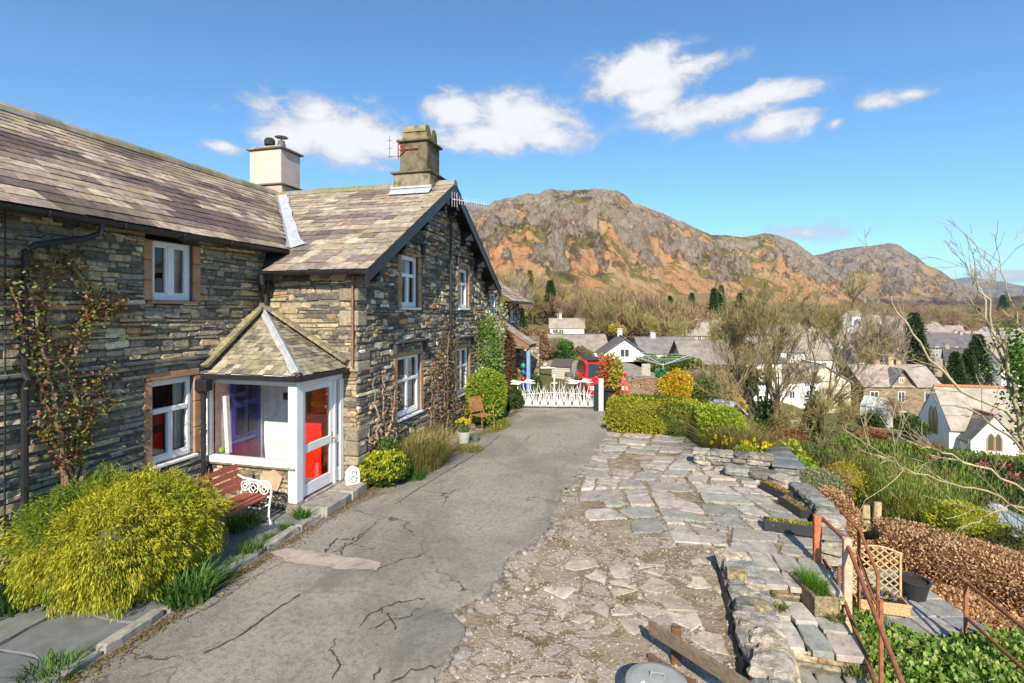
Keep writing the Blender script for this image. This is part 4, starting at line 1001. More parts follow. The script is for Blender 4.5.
for a, b, off in ((lw+Vector((.06, -.05, .12)), apx+Vector((.06, -.05, .12)), (1, 0, 0)), (rw+Vector((.05, -.06, .12)), apx+Vector((.05, -.06, .12)), (0, 1, 0))):
    n = 7
    for i in range(n): m.bar(a.lerp(b, i/n), a.lerp(b, (i+.96)/n), .17, .05, (.22+.05*(i % 3), .20+.04*(i % 3), .15), up=(0, 0, 1))
m.build('weathering_stones', MAT['sandstone'] if False else MAT['rubble'], proof, True)
m = MB(); e = ov+.03
m.bar((WX+.05, PY-e, PE-.045), (PX+e, PY-e, PE-.045), .07, .075); m.bar((PX+e, PY-e-.035, PE-.046), (PX+e, RY-.02, PE-.046), .07, .075)
m.build('porch_gutter', MAT['black'], house, True)
m = MB(); m.bev(WX+.02, WX+.24, PY-.26, PY-.1, PE-.28, PE-.09, .015); m.tube([(WX+.12, PY-.17, PE-.25), (WX+.12, PY-.17, .1), (WX+.14, PY-.25, .03)], .038, 8); m.build('downpipe', MAT['black'], house, True)
# white frame boards, dwarf wall
ZS = .77
m = MB(); m.bev(WX+.02, PX-.08, PY-.09, PY+.1, PE-.075, PE+.0, .006)          # fascia
m.bev(WX+.02, WX+.10, PY-.03, PY+.06, ZS, PE-.08, .008)
m.bev(PX-.14, PX+.025, PY-.03, PY+.135, .16, PE-.08, .008)                     # corner post
m.bev(PX-.11, PX+.045, PY-.05, PY+.02, .16, ZS-.12, .006) if False else None
m.bev(WX+.10, PX-.14, PY-.03, PY+.06, PE-.17, PE-.08, .006)
m.bev(WX+.02, PX-.10, PY-.075, PY+.06, ZS-.05, ZS+.05, .008)
m.bev(PX-.09, PX+.01, PY+.135, RY-.02, PE-.20, PE-.02, .006)                   # over the door
m.bev(PX-.09, PX+.03, RY-.13, RY-.02, .16, PE-.20, .006)
m.bev(PX-.08, PX+.02, PY+.98, PY+1.05, .16, PE-.20, .006)
m.build('porch_frame', MAT['white'], house, True)
m = MB(); mpp = lambda s, z, n: (s, PY-n+.02, z)
stone_wall(m, WX+.02, PX-.02, .05, ZS-.06, lambda s: ZS-.05, [], mpp, PAL_WARM, 61, (.05, .11), (.12, .34), relief=.02); backing(m, WX+.02, PX-.02, 0, ZS-.05, [], mpp)
m.bev(WX+.02, PX-.0, PY-.06, PY+.1, ZS-.085, ZS-.055, .008, (.25, .2, .14)); m.bev(PX-.16, PX+.08, PY-.08, PY+.16, -.04, .155, .02, (.22, .2, .17))
m.build('porch_wall', [MAT['rubble'], MAT['mortar']], house, True)
m = MB(); rr = random.Random(1); pts = [(-6.0+.22*math.cos(q)*rr.uniform(.75, 1.15), .48+.2*math.sin(q)*rr.uniform(.75, 1.1)) for q in np.linspace(0, 6.28, 15)[:-1]]
m.prism([(x+.2, PY-.035, z) for x, z in pts], (0, 0, 0), (0, .03, 0), (.52, .36, .24)); m.build('render_patch', MAT['sandstone'] if False else MAT['attr'], house, True)
m = MB(); m.add([(WX+.10, PY+.01, ZS+.05), (PX-.14, PY+.01, ZS+.05), (PX-.14, PY+.01, PE-.17), (WX+.10, PY+.01, PE-.17)], [(0, 1, 2, 3)]); m.build('porch_window', MAT['glass'], house, True)
# door and sidelight
dr = MB(); y0, y1 = PY+.14, PY+.975; dx0, dx1 = PX-.06, PX-.005; zb, zt = .19, PE-.205
dr.bev(dx0, dx1, y0, y0+.085, zb, zt, .006); dr.bev(dx0, dx1, y1-.085, y1, zb, zt, .006); dr.bev(dx0, dx1, y0+.085, y1-.085, zt-.09, zt, .006); dr.bev(dx0, dx1, y0+.085, y1-.085, zb, zb+.20, .006); dr.bev(dx0, dx1, y0+.085, y1-.085, zb+.70, zb+.84, .006)
door = dr.build('porch_door', MAT['white'], house, True)
m = MB(); xm = PX-.03
for a, b in ((zb+.20, zb+.70), (zb+.84, zt-.09)): m.add([(xm, y0+.085, a), (xm, y1-.085, a), (xm, y1-.085, b), (xm, y0+.085, b)], [(0, 1, 2, 3)])
m.build('pane', glassmat('door_glass', (.9, .9, .9), .02), door, True)
m = MB(); m.tube([(dx1, y1-.04, zb+.80), (dx1+.05, y1-.04, zb+.80), (dx1+.05, y1-.14, zb+.80)], .011, 6, (.55, .52, .45)); m.bev(dx1, dx1+.012, y1-.065, y1-.02, zb+.70, zb+.90, .004, (.5, .48, .42)); m.build('handle', MAT['metal'], door, True)
m = MB(); m.bev(PX-.07, PX+0, y1+.085, RY-.135, zb-.02, zb+.22, .006); m.bev(PX-.07, PX+0, y1+.085, RY-.135, zb+.66, zb+.80, .006); sd = m.build('sidelight', MAT['white'], house, True)
m = MB(); m.add([(xm, y1+.08, zb+.2), (xm, RY-.13, zb+.2), (xm, RY-.13, PE-.2), (xm, y1+.08, PE-.2)], [(0, 1, 2, 3)]); m.build('pane', MAT['glass'], sd, True)
# inside the porch: plastered walls, blue inner window and red inner door
m = MB()
m.add([(WX+.08, PY+.1, .1), (WX+.08, RY-.06, .1), (WX+.08, RY-.06, PE), (WX+.08, PY+.1, PE)], [(0, 1, 2, 3)], (.88, .88, .84)); m.add([(WX+.08, RY-.07, .1), (PX-.09, RY-.07, .1), (PX-.09, RY-.07, PE), (WX+.08, RY-.07, PE)], [(0, 1, 2, 3)], (.88, .88, .84))
m.add([(WX+.08, PY+.1, .12), (PX-.09, PY+.1, .12), (PX-.09, RY-.06, .12), (WX+.08, RY-.06, .12)], [(0, 1, 2, 3)], (.2, .19, .17)); m.add([(WX+.08, PY+.02, PE-.02), (PX-.05, PY+.02, PE-.02), (PX-.05, RY-.06, PE-.02), (WX+.08, RY-.06, PE-.02)], [(0, 1, 2, 3)], (.6, .6, .58))
m.build('porch_inside', MAT['attr'], house, True)
# red front door in the return wall, seen through the glass of the porch door
m = MB(); dx_0, dx_1, yi = -6.36, -5.57, RY-.075; m.bev(dx_0, dx_1, yi-.04, yi, .15, 2.06, .006, (.90, .022, .012))
for a, b in ((.3, .85), (1.02, 1.36), (1.62, 1.92)):
    for c, d in ((dx_0+.09, dx_0+.38), (dx_0+.46, dx_1-.09)): m.bev(c, d, yi-.052, yi-.041, a, b, .005, (.74, .015, .009))
idoor = m.build('inner_door', MAT['gloss'], house, True); idoor['label'] = 'red inner door with a black knocker'
ky = (dx_0+dx_1)/2; m = MB(); m.tube([(ky, yi-.07, 1.66), (ky, yi-.09, 1.60), (ky, yi-.07, 1.34)], [.03, .036, .024], 8, (.01, .01, .01)); m.lathe([(.05, 1.64), (.055, 1.69), (.03, 1.73)], 10, (ky, yi-.07), (.01, .01, .01)); m.build('knocker', MAT['gloss'], idoor, True)
def text(name, body, size, loc, rot, mat, parent=None, ext=.002, world=True):
    cu = bpy.data.curves.new(name, 'FONT'); cu.body = body; cu.size = size; cu.extrude = ext; cu.align_x = 'CENTER'; cu.align_y = 'CENTER'; cu.materials.append(mat)
    tmp = bpy.data.objects.new('tmp', cu); COL.objects.link(tmp); bpy.context.view_layer.update()
    me = bpy.data.meshes.new_from_object(tmp.evaluated_get(bpy.context.evaluated_depsgraph_get())); bpy.data.objects.remove(tmp); bpy.data.curves.remove(cu)
    me.transform(Matrix.Translation(loc) @ rot.to_matrix().to_4x4()); me.materials.clear(); me.materials.append(mat)
    return link(name, me, parent, world)
from mathutils import Euler
MAT['yellow'] = simple('yellow_letters', (1.0, .68, .04), .4, .4, var=.05)
text('lettering', 'MALIMEDIA', .12, (ky, yi-.058, 1.50), Euler((R(90), 0, 0)), MAT['yellow'], idoor)
m = MB()
for i in range(9):
    x = dx_0+.1+i*.075; m.bev(x, x+.035, yi-.05, yi-.041, 1.76, 1.775, .002, (.7, .6, .58))
m.build('studs', MAT['gloss'], idoor, True)
m = MB(); m.bev(WX+.09, WX+.13, PY+.40, PY+1.10, .12, PE-.06, .006, (.04, .08, .38))
for a, b, c, d in ((PY+.50, PY+.72, 1.02, 1.50), (PY+.78, PY+1.00, 1.02, 1.50), (PY+.50, PY+1.0, 1.6, 1.95)): m.bev(WX+.131, WX+.14, a, b, c, d, .004, (.012, .02, .10))
m.bev(WX+.131, WX+.145, PY+.46, PY+1.04, .2, .86, .004, (.24, .03, .17))
bd = m.build('blue_inner_door', MAT['gloss'], house, True); bd['label'] = 'dark blue inner door'
m = MB(); m.bev(WX+.55, WX+.70, RY-.10, RY-.075, 1.55, 1.68, .005, (.03, .03, .03)); m.build('meter', MAT['gloss'], house, True)
# sill clutter, wreath behind the sidelight
o = MB(); rr = random.Random(4); o.bar((WX+.34, PY+.12, ZS+.06), (WX+.24, PY+.16, ZS+1.0), .07, .07, (.75, .76, .78)); tag(o.build('rolled_blind', MAT['attr'], None), 'white roll leaning inside the porch window', 'roll')
o = MB(); o.lathe([(.035, ZS+.05), (.055, ZS+.08), (.05, ZS+.13), (.01, ZS+.15)], 10, (WX+.2, PY+.13), (.25, .42, .05)); tag(o.build('green_ornament', MAT['attr']), 'small green ornament on the porch window sill', 'ornament')
o = MB(); o.tube([(PX-.14, PY+1.12+.05*math.cos(q), 1.55+.28*math.sin(q)) for q in np.linspace(.4, -3.6, 18)], .014, 6, (.02, .02, .02)); tag(o.build('dog_lead', MAT['attr']), 'black lead hanging behind the narrow porch sidelight', 'lead')
# doorstep of slate slabs
m = MB(); r = random.Random(6)
slab(m, [(PX+.06, PY-.02), (PX+.55, PY-.02), (PX+.55, PY+.68), (PX+.06, PY+.68)], -.05, .145, (.30, .28, .25), r, .02, .002, .012); slab(m, [(PX+.06, PY+.70), (PX+.55, PY+.70), (PX+.50, RY+.1), (PX+.06, RY+.1)], -.05, .15, (.34, .31, .27), r, .02, .002, .012)
slab(m, [(PX-.12, PY+.165), (PX+.05, PY+.165), (PX+.05, RY-.03), (PX-.12, RY-.03)], .0, .155, (.34, .31, .27), r, .01, .001, .004)
tag(m.build('doorstep', MAT['paving']), 'worn slate doorstep below the red and white porch door', 'doorstep')

# ================================================================== neighbour beyond
nb = thing('stone_house', 'farther stone house with a lean-to porch beside the gate', 'house', (-5.12, 18.4, 0))
NX = -5.12; NH = [(16.4, 17.3, 3.0, 3.82), (19.0, 19.6, 2.75, 3.5)]
m = MB(); stone_wall(m, 16.06, 20.6, -.05, 3.9, lambda s: 3.98 if s < 17.6 else 3.55, NH, mpx(NX), PAL_GABLE, 71, (.06, .15), (.12, .4)); backing(m, 16.05, 20.6, -.1, 3.5, [(a, b, c, 3.5) for a, b, c, d in NH], mpx(NX))
backing(m, 16.05, 17.6, 3.5, 3.98, [(16.4, 17.3, 3.5, 3.82)], mpx(NX))
mpb = lambda s, z, n: (s, 19.3-n, z)
stone_wall(m, NX, -4.0, -.05, 2.2, lambda s: 2.25, [], mpb, PAL_WARM, 72, (.06, .15), (.12, .4)); m.box(NX, -4.0, 19.3, 19.5, -.05, 2.2, (.3, .3, .3), 1)
m.box(-8.8, NX-.01, 20.5, 20.6, 0, 3.5, (.2, .2, .2), 1)
m.build('wall', [MAT['rubble'], MAT['mortar']], nb, True)
window(nb, (0, 16.85-18.4, 3.04), R(90), .86, .76, 'grid', curtain=False); window(nb, (0, 19.3-18.4, 2.8), R(90), .56, .68, 'single', curtain=False, room='roomlight')
m = MB(); slate_roof(m, (-4.7, 17.75, 3.56), (0, 1, 0), (-3.6, 0, 2.3), 3.2, 4.3, 73); m.add([(-4.72, 17.75, 3.53), (-4.72, 20.95, 3.53), (NX, 20.95, 3.5), (NX, 17.75, 3.5)], [(0, 1, 2, 3)], (.05, .05, .05)); m.build('roof', MAT['slates'], nb, True)
m = MB(); m.bar((-4.66, 17.7, 3.51), (-4.66, 20.95, 3.51), .1, .09); m.tube([(-4.68, 18.75, 3.45), (NX+.08, 18.7, 3.2), (NX+.08, 18.7, 1.9)], .035, 7); m.build('gutter', MAT['black'], nb, True)
m = MB(); slate_roof(m, (-3.88, 17.1, 2.03), (0, 1, 0), (-1.3, 0, .84), 1.2, 1.52, 74); m.build('porch_roof', MAT['slates'], nb, True)
m = MB(); m.bar((-3.93, 17.12, 1.94), (-5.1, 17.12, 2.68), .07, .16, (.24, .13, .08), up=(0, 0, 1)); m.bar((-3.97, 17.15, 1.98), (-3.97, 18.3, 1.98), .1, .12, (.2, .12, .08)); m.bar((-5.05, 17.16, 1.95), (-3.9, 17.16, 1.95), .06, .08, (.2, .13, .08))
m.build('porch_beam', MAT['attr'], nb, True)
m = MB(); m.bev(-4.02, -3.90, 17.2, 17.34, 0, 1.93, .01, (.20, .33, .52)); m.build('porch_post', MAT['attr'], nb, True)
for k, (z, c, lab) in enumerate(((1.30, (.02, .25, .20), 'teal'), (1.07, (.02, .08, .42), 'blue'), (.84, (.30, .02, .03), 'red'), (.60, (.03, .05, .25), 'navy'))):
    o = MB(); o.lathe([(.02, z+.12), (.04, z+.10), (.08, z+.06), (.09, z), (.075, z-.06), (.02, z-.09)], 12, (-4.13, 17.18), c); tag(o.build('hanging_float', MAT['gloss'], smooth=True), f'round {lab} float hung on the porch post near the gate', 'float')
# ------------------------------------------------------------------ foliage generators
def lumps(d, amp, rng, f=(2, 6), n=9):
    o = np.zeros(len(d))
    for _ in range(n):
        k = rng.normal(size=3); k *= rng.uniform(*f)/np.linalg.norm(k); o += np.sin(d@k+rng.uniform(0, 6.28))
    return 1+amp*o/math.sqrt(n)
def leaf_faces(p, nrm, L, wd, rng, mode='out', spread=.7, droop=.3, Lvar=.35):
    """rhombic leaves at p; returns V, Q"""
    n = len(p); rnd = rng.normal(size=(n, 3))
    if mode == 'out': a = nrm+rnd*spread
    elif mode == 'droop': a = nrm*.8+rnd*spread*.45+np.array([0, 0, -droop])
    elif mode == 'up': a = np.array([0, 0, 1.0])+nrm*.45+rnd*spread*.35
    else: a = rnd
    a /= np.linalg.norm(a, axis=1, keepdims=True)+1e-9
    s = np.cross(a, rng.normal(size=(n, 3))+nrm*.6); s /= np.linalg.norm(s, axis=1, keepdims=True)+1e-9
    Ls = (L*rng.uniform(1-Lvar, 1+Lvar, n))[:, None]; ws = Ls*wd
    up = np.cross(s, a)
    V = np.stack([p, p+a*Ls*.5+s*ws*.5+up*Ls*.05, p+a*Ls, p+a*Ls*.5-s*ws*.5+up*Ls*.05], 1).reshape(-1, 3)
    return V, np.arange(4*n).reshape(-1, 4)
def pcol(pal, n, rng, var=.22):
    pal = np.array(pal, float); c = pal[rng.integers(0, len(pal), n)]
    return np.clip(c*rng.uniform(1-var, 1+var, (n, 1)), 0, 1)
def shell(n, r, rng, p=2.0, amp=.1, depth=.25, zmin=-1.0, f=(2, 6)):
    d = rng.normal(size=(n*2, 3)); d /= np.linalg.norm(d, axis=1, keepdims=True); d = d[d[:, 2] > zmin][:n]
    R_ = (np.abs(d)**p).sum(1)**(-1/p)
    st = rng.bit_generator.state; k = R_*lumps(d, amp, rng, f)
    q = d*(k*(1-depth*rng.random(len(d))**1.5))[:, None]*np.array(r)
    nr = d/np.array(r); nr /= np.linalg.norm(nr, axis=1, keepdims=True); return q, nr
def core(r, p, sc, col, cz, nu=22, nv=12):
    th = np.linspace(0, 2*math.pi, nu, endpoint=False); ph = np.linspace(-math.pi/2, math.pi/2, nv); V = []
    for a in ph:
        for b in th:
            d = np.array([math.cos(a)*math.cos(b), math.cos(a)*math.sin(b), math.sin(a)]); k = (np.abs(d)**p).sum()**(-1/p)*sc; V.append(d*k*np.array(r)+np.array([0, 0, cz]))
    Q = [(i*nu+j, i*nu+(j+1) % nu, (i+1)*nu+(j+1) % nu, (i+1)*nu+j) for i in range(nv-1) for j in range(nu)]
    return np.array(V), np.array(Q)
def bush_mesh(name, r, h, n, L, wd, pal, rng, p=2.0, amp=.1, mode='out', spread=.7, droop=.3, depth=.25, corecol=None, f=(2, 6), var=.22, zmin=-.95, cs=.8, patch=None):
    rr = (r[0], r[1], h/2); q, nr = shell(n, rr, rng, p, amp, depth, zmin, f); q = q+np.array([0, 0, h/2])
    q[:, 2] = np.maximum(q[:, 2], .02)
    V, Q = leaf_faces(q, nr, L, wd, rng, mode, spread, droop); C = pcol(pal, len(q), rng, var)
    if patch is not None:   # blotches of a second leaf colour
        k = lumps(q/np.array(rr), 1.0, rng, (2, 5))-1; m = k > .25; C[m] = pcol(patch, int(m.sum()), rng, var)
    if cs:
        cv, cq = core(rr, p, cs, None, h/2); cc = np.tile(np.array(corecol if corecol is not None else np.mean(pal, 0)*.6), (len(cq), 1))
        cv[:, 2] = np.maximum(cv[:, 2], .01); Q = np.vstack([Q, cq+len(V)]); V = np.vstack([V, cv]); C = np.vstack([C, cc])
    return V, Q, C
def bush(name, label, cat, loc, r, h, n, L, wd, pal, seed=1, group=None, rz=0, mat='leaf', stems=0, stemcol=(.15, .11, .07), **k):
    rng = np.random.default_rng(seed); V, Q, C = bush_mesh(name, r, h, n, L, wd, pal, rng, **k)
    if stems:
        root = thing(name, label, cat, loc, rz, group); link('foliage', np_mesh('foliage', V, Q, MAT[mat], C), root)
        m = MB(); rd = random.Random(seed)
        for i in range(stems):
            a = rd.uniform(0, 6.28); q = rd.uniform(.2, .85); e = Vector((math.cos(a)*r[0]*q, math.sin(a)*r[1]*q, h*rd.uniform(.6, 1.05)))
            m.tube([(rd.uniform(-.1, .1)*r[0], rd.uniform(-.1, .1)*r[1], -.05), e*.5+Vector((rd.uniform(-.05, .05), rd.uniform(-.05, .05), .03)), e], [.018, .012, .005], 5, stemcol)
        m.build('stems', MAT['twig'], root); return root
    o = link(name, np_mesh(name, V, Q, MAT[mat], C)); o.location = loc; o.rotation_euler = (0, 0, rz); return tag(o, label, cat, group)
def blades(n, r, h, rng, w=.02, lean=.5, pal=((.1, .2, .03),), seg=3, hv=.4, tipcol=None):
    """grass-like arching blades rising from a disc"""
    a = rng.uniform(0, 6.28, n); q = np.sqrt(rng.random(n)); b = np.stack([r[0]*q*np.cos(a), r[1]*q*np.sin(a), np.zeros(n)], 1)
    d = np.stack([np.cos(a)*q+rng.normal(0, .5, n), np.sin(a)*q+rng.normal(0, .5, n)], 1); H = h*rng.uniform(1-hv, 1+hv*.4, n); ln = H*lean*rng.uniform(.3, 1.3, n)
    s = np.stack([-d[:, 1], d[:, 0], np.zeros(n)], 1); s /= np.linalg.norm(s, axis=1, keepdims=True)+1e-6
    V = []
    for i in range(seg+1):
        t_ = i/seg; c = b.copy(); c[:, :2] += d*(ln*t_**1.8)[:, None]; c[:, 2] += H*(t_-.25*lean*t_**2.5); ww = w*(1-t_*.9)
        V += [c-s*ww/2, c+s*ww/2]
    V = np.stack(V, 1); k = 2*(seg+1); Q = []
    base = np.arange(n)*k
    for i in range(seg): Q.append(np.stack([base+2*i, base+2*i+1, base+2*i+3, base+2*i+2], 1))
    C = pcol(pal, n, rng); return V.reshape(-1, 3), np.vstack(Q), np.tile(C, (seg, 1))
def join(*parts):
    V, Q, C = [], [], []; o = 0
    for v, q, c in parts: V.append(v); Q.append(q+o); C.append(c); o += len(v)
    return np.vstack(V), np.vstack(Q), np.vstack(C)
def flowers(q, nr, size, pal, rng): 
    V, Q = leaf_faces(q, nr, size, .9, rng, 'out', .8); return V, Q, pcol(pal, len(q), rng, .1)

# bare trees -------------------------------------------------------
def grow(rd, pos, d, L, rad, lvl, maxl, out, up=.12, wig=.18, kids=(3, 5), ang=(.45, .95), shrink=(.5, .72), seg=5):
    pts = [pos.copy()]; rads = [rad]; p = pos.copy(); d = d.normalized(); ds = [d.copy()]
    for i in range(seg):
        d = (d+Vector((rd.gauss(0, wig), rd.gauss(0, wig), rd.gauss(0, wig)+up))).normalized(); p = p+d*(L/seg); pts.append(p.copy()); rads.append(rad*(1-.62*(i+1)/seg)); ds.append(d.copy())
    out.append((lvl, pts, rads))
    if lvl >= maxl: return
    for k in range(rd.randint(*kids)):
        t_ = rd.uniform(.28, 1.0) if lvl else rd.uniform(.35, 1.0); i = min(seg, max(1, int(t_*seg+.5))); b = pts[i]; dd = ds[i]
        ax = dd.cross(Vector((rd.gauss(0, 1), rd.gauss(0, 1), rd.gauss(0, 1)))).normalized(); nd = Matrix.Rotation(rd.uniform(*ang), 3, ax) @ dd
        grow(rd, b, nd, L*rd.uniform(*shrink), max(rads[i]*rd.uniform(.5, .75), .003), lvl+1, maxl, out, up, wig, kids, ang, shrink, max(3, seg-1))
def bare_tree(name, label, cat, loc, h, tr, seed, maxl=4, kids=(3, 5), stems=1, lean=(0, 0), cols=((.20, .17, .12), (.26, .22, .14)), ang=(.4, .9), up=.10, wig=.16, twigs=0, twl=.3, group=None, tcol=None, split=1, shrink=(.5, .72), minr=.004, twd=.02, spread=.35):
    rd = random.Random(seed); out = []
    for s in range(stems):
        d = Vector((lean[0]+(rd.gauss(0, spread) if stems > 1 else rd.gauss(0, .05)), lean[1]+(rd.gauss(0, spread) if stems > 1 else rd.gauss(0, .05)), 1))
        grow(rd, Vector((rd.gauss(0, tr*.8), rd.gauss(0, tr*.8), -.1)) if stems > 1 else Vector((0, 0, -.1)), d, h*rd.uniform(.5, .62), tr*(rd.uniform(.6, 1) if stems > 1 else 1), 0, maxl, out, up, wig, kids, ang, shrink, 7)
    root = thing(name, label, cat, loc, 0, group); a = MB(); b = MB(); ends = []
    for lvl, pts, rads in out:
        rads = [max(r_, minr) for r_ in rads]; c = rd.choice(cols)
        (a if lvl < split else b).tube(pts, rads, 7 if lvl == 0 else (5 if lvl == 1 else 3), c, cap=lvl == 0)
        if lvl >= maxl-1: ends += [(pts[i], (pts[i]-pts[i-1]).normalized()) for i in range(1, len(pts))]
    a.build('trunk', MAT['bark'], root, smooth=True)
    if twigs and ends:
        rng = np.random.default_rng(seed); ix = rng.integers(0, len(ends), twigs)
        p = np.array([ends[i][0] for i in ix])+rng.normal(0, .03, (twigs, 3)); n_ = np.array([ends[i][1] for i in ix])
        V, Q = leaf_faces(p, n_+np.array([0, 0, .25]), twl, twd, rng, 'out', .55); C = pcol(tcol or cols, twigs, rng)
        o = len(b.v); cr = join((np.array([tuple(v) for v in b.v]).reshape(-1, 3), np.array([f for f in b.f if len(f) == 4]), np.array([c for c, f in zip(b.c, b.f) if len(f) == 4])), (V, Q, C))
        link('crown', np_mesh('crown', *cr[:2], MAT['twig'], cr[2]), root)
    else: b.build('crown', MAT['twig'], root)
    return root

# ------------------------------------------------------------------ plants by the houses
CON = [(.50,.47,.035),(.60,.54,.05),(.42,.43,.035),(.31,.35,.03),(.56,.49,.04),(.22,.28,.03)]
V_, Q_, C_ = None, None, None
def conifer_bush():
    rng = np.random.default_rng(5); parts = []
    lob = [((-.1,.1,0),(1.02,.98),1.25,30000),((-.25,-.15,0),(.88,.85),1.16,18000),((.30,.55,0),(.78,.75),1.12,16000),((.38,-.18,0),(.76,.74),1.16,15000),((.75,.15,0),(.42,.55),.9,8000)]
    for (x, y, z), r_, h_, n_ in lob:
        v, q, c = bush_mesh('', r_, h_, int(n_*1.9), .06, .20, CON, rng, p=3.0, amp=.15, mode='droop', spread=.75, droop=.65, depth=.30, f=(8, 28), cs=.80, corecol=(.10, .11, .02), var=.2, patch=[(.16,.24,.025),(.12,.19,.02),(.2,.28,.03)] if x < 0 else None)  # left lobes blotched darker green: shade on that side painted into the leaves
        v = v+np.array([x, y, z]); parts.append((v, q, c))
    return join(*parts)
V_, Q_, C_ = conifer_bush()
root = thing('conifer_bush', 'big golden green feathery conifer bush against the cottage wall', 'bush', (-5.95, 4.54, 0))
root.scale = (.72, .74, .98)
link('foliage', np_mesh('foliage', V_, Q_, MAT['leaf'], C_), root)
m = MB(); rd = random.Random(2)
for i in range(40):
    a = rd.uniform(-1.2, .9); q = rd.uniform(.75, 1.05); m.tube([(.3+.2*math.cos(a), -.1+.3*math.sin(a), 0), (.35+.62*q*math.cos(a), -.1+.75*q*math.sin(a), .08+rd.uniform(0, .2))], [.012, .004], 4, (.16, .09, .05))
m.build('stems', MAT['twig'], root)
# strappy clumps and weeds along the kerb
GREEN = [(.07,.16,.03),(.10,.20,.04),(.06,.13,.025),(.13,.23,.05)]
def clump(label, px, py, r, h, n, pal=GREEN, w=.02, lean=.8, seed=1, z=0, name='plant', cat='plant', group=None, fl=None, fls=.03, fn=0):
    rng = np.random.default_rng(seed); b = blades(n, (r, r), h, rng, w, lean, pal)
    if fl:
        a = rng.uniform(0, 6.28, fn); q = np.sqrt(rng.random(fn)); fp = np.stack([r*1.2*q*np.cos(a), r*1.2*q*np.sin(a), h*rng.uniform(.75, 1.1, fn)], 1)
        fp = np.repeat(fp, 6, axis=0); b = join(b, flowers(fp, np.tile([0, 0, 1.0], (len(fp), 1)), fls, fl, rng))
    o = link(name, np_mesh(name, *b[:2], MAT['leaf'], b[2])); o.location = G(px, py, z) if py else px; return tag(o, label, cat, group)
clump('strappy green clump at the foot of the golden conifer bush', 188, 598, .26, .36, 260, seed=1, w=.028)
clump('small leafy weed tuft on the kerb in front of the red bench', 252, 553, .15, .2, 140, seed=2)
clump('green tuft under the armrest end of the red bench', 243, 528, .22, .28, 170, seed=3)
clump('green weed growing beside the base of the porch corner post', 302, 519, .10, .17, 110, seed=4, w=.03)
clump('dark strappy leaves in the shade left of the conifer bush', 8, 610, .30, .42, 220, seed=5, w=.03, pal=[(.04,.10,.02),(.06,.13,.03)])
clump('weeds at the very front of the slate path', 52, 676, .22, .14, 200, seed=6)
for i, (x, y) in enumerate(((222,578),(234,566),(270,541),(285,530),(320,507),(333,500),(345,497),(212,585))):
    clump('small green weed in the kerb joint before the porch', x, y, .09, .12, 70, seed=20+i, name='weed', cat='weed', group='weeds along the kerb')
# climbing rose
def climber(name, label, paths, n, L, pal, seed, X, spread, stemcol=(.20, .12, .08), wd=.6, depth=.18, mat='leaf', box=None):
    rd = random.Random(seed); rng = np.random.default_rng(seed); root = thing(name, label, 'climber', (X, paths[0][0][0], 0)); m = MB(); pts = []
    for path in paths:
        pp = []
        for (y0, z0), (y1, z1) in zip(path, path[1:]):
            for i in range(5): pp.append(Vector((X+rd.uniform(.04, .12), y0+(y1-y0)*i/5+rd.gauss(0, .025), z0+(z1-z0)*i/5)))
        pp.append(Vector((X+.1, *path[-1]))); m.tube(pp, list(np.linspace(.028, .008, len(pp))), 5, jit(stemcol, rd, .7, 1.2)); pts += pp
    m.build('stems', MAT['twig'], root, True)
    if n:
        P_ = np.array([tuple(p) for p in pts]); P_ = P_[P_[:, 2] > (box or .4)]; q = P_[rng.integers(0, len(P_), n)]+rng.normal(0, 1, (n, 3))*np.array([.02, spread, spread])
        q[:, 0] = X+.05+np.abs(rng.normal(0, depth*.6, n)); V, Q = leaf_faces(q, np.tile([1.0, 0, .1], (n, 1)), L, wd, rng, 'out', .9)
        link('foliage', np_mesh('foliage', V, Q, MAT[mat], pcol(pal, n, rng)), root, True)
    return root
ROSE = [(.16,.22,.035),(.22,.28,.05),(.12,.17,.03),(.30,.34,.07),(.26,.12,.05),(.32,.12,.06),(.22,.09,.045),(.28,.2,.07),(.2,.1,.05)]
ys_ = lambda px, py: None
climber('climbing_rose', 'climbing rose with green and reddish leaves on the cottage wall beside the drainpipe',
        [[(4.85,.2),(4.80,1.2),(4.6,2.0),(4.5,2.7),(4.35,3.5),(4.3,3.95)], [(4.85,.2),(4.95,1.2),(4.9,1.9),(4.75,2.6),(5.0,3.1),(5.2,3.45)], [(4.82,.2),(4.75,1.3),(4.95,2.1),(5.3,2.45)], [(4.8,.2),(4.7,1.5),(4.45,2.3),(4.3,3.0),(4.15,3.5)],
         [(4.8,2.5),(5.0,3.3),(4.9,3.7),(4.7,3.95)], [(4.86,.2),(4.9,1.4),(5.1,1.9),(5.3,2.0)], [(4.6,2.9),(4.5,3.5),(4.7,3.9)], [(4.85,1.0),(4.6,1.6),(4.45,1.9)], [(5.0,3.1),(5.25,3.2),(5.45,3.3)]],
        3300, .05, ROSE, 3, WX+.02, .085, depth=.10, stemcol=(.34, .22, .14), box=1.3)
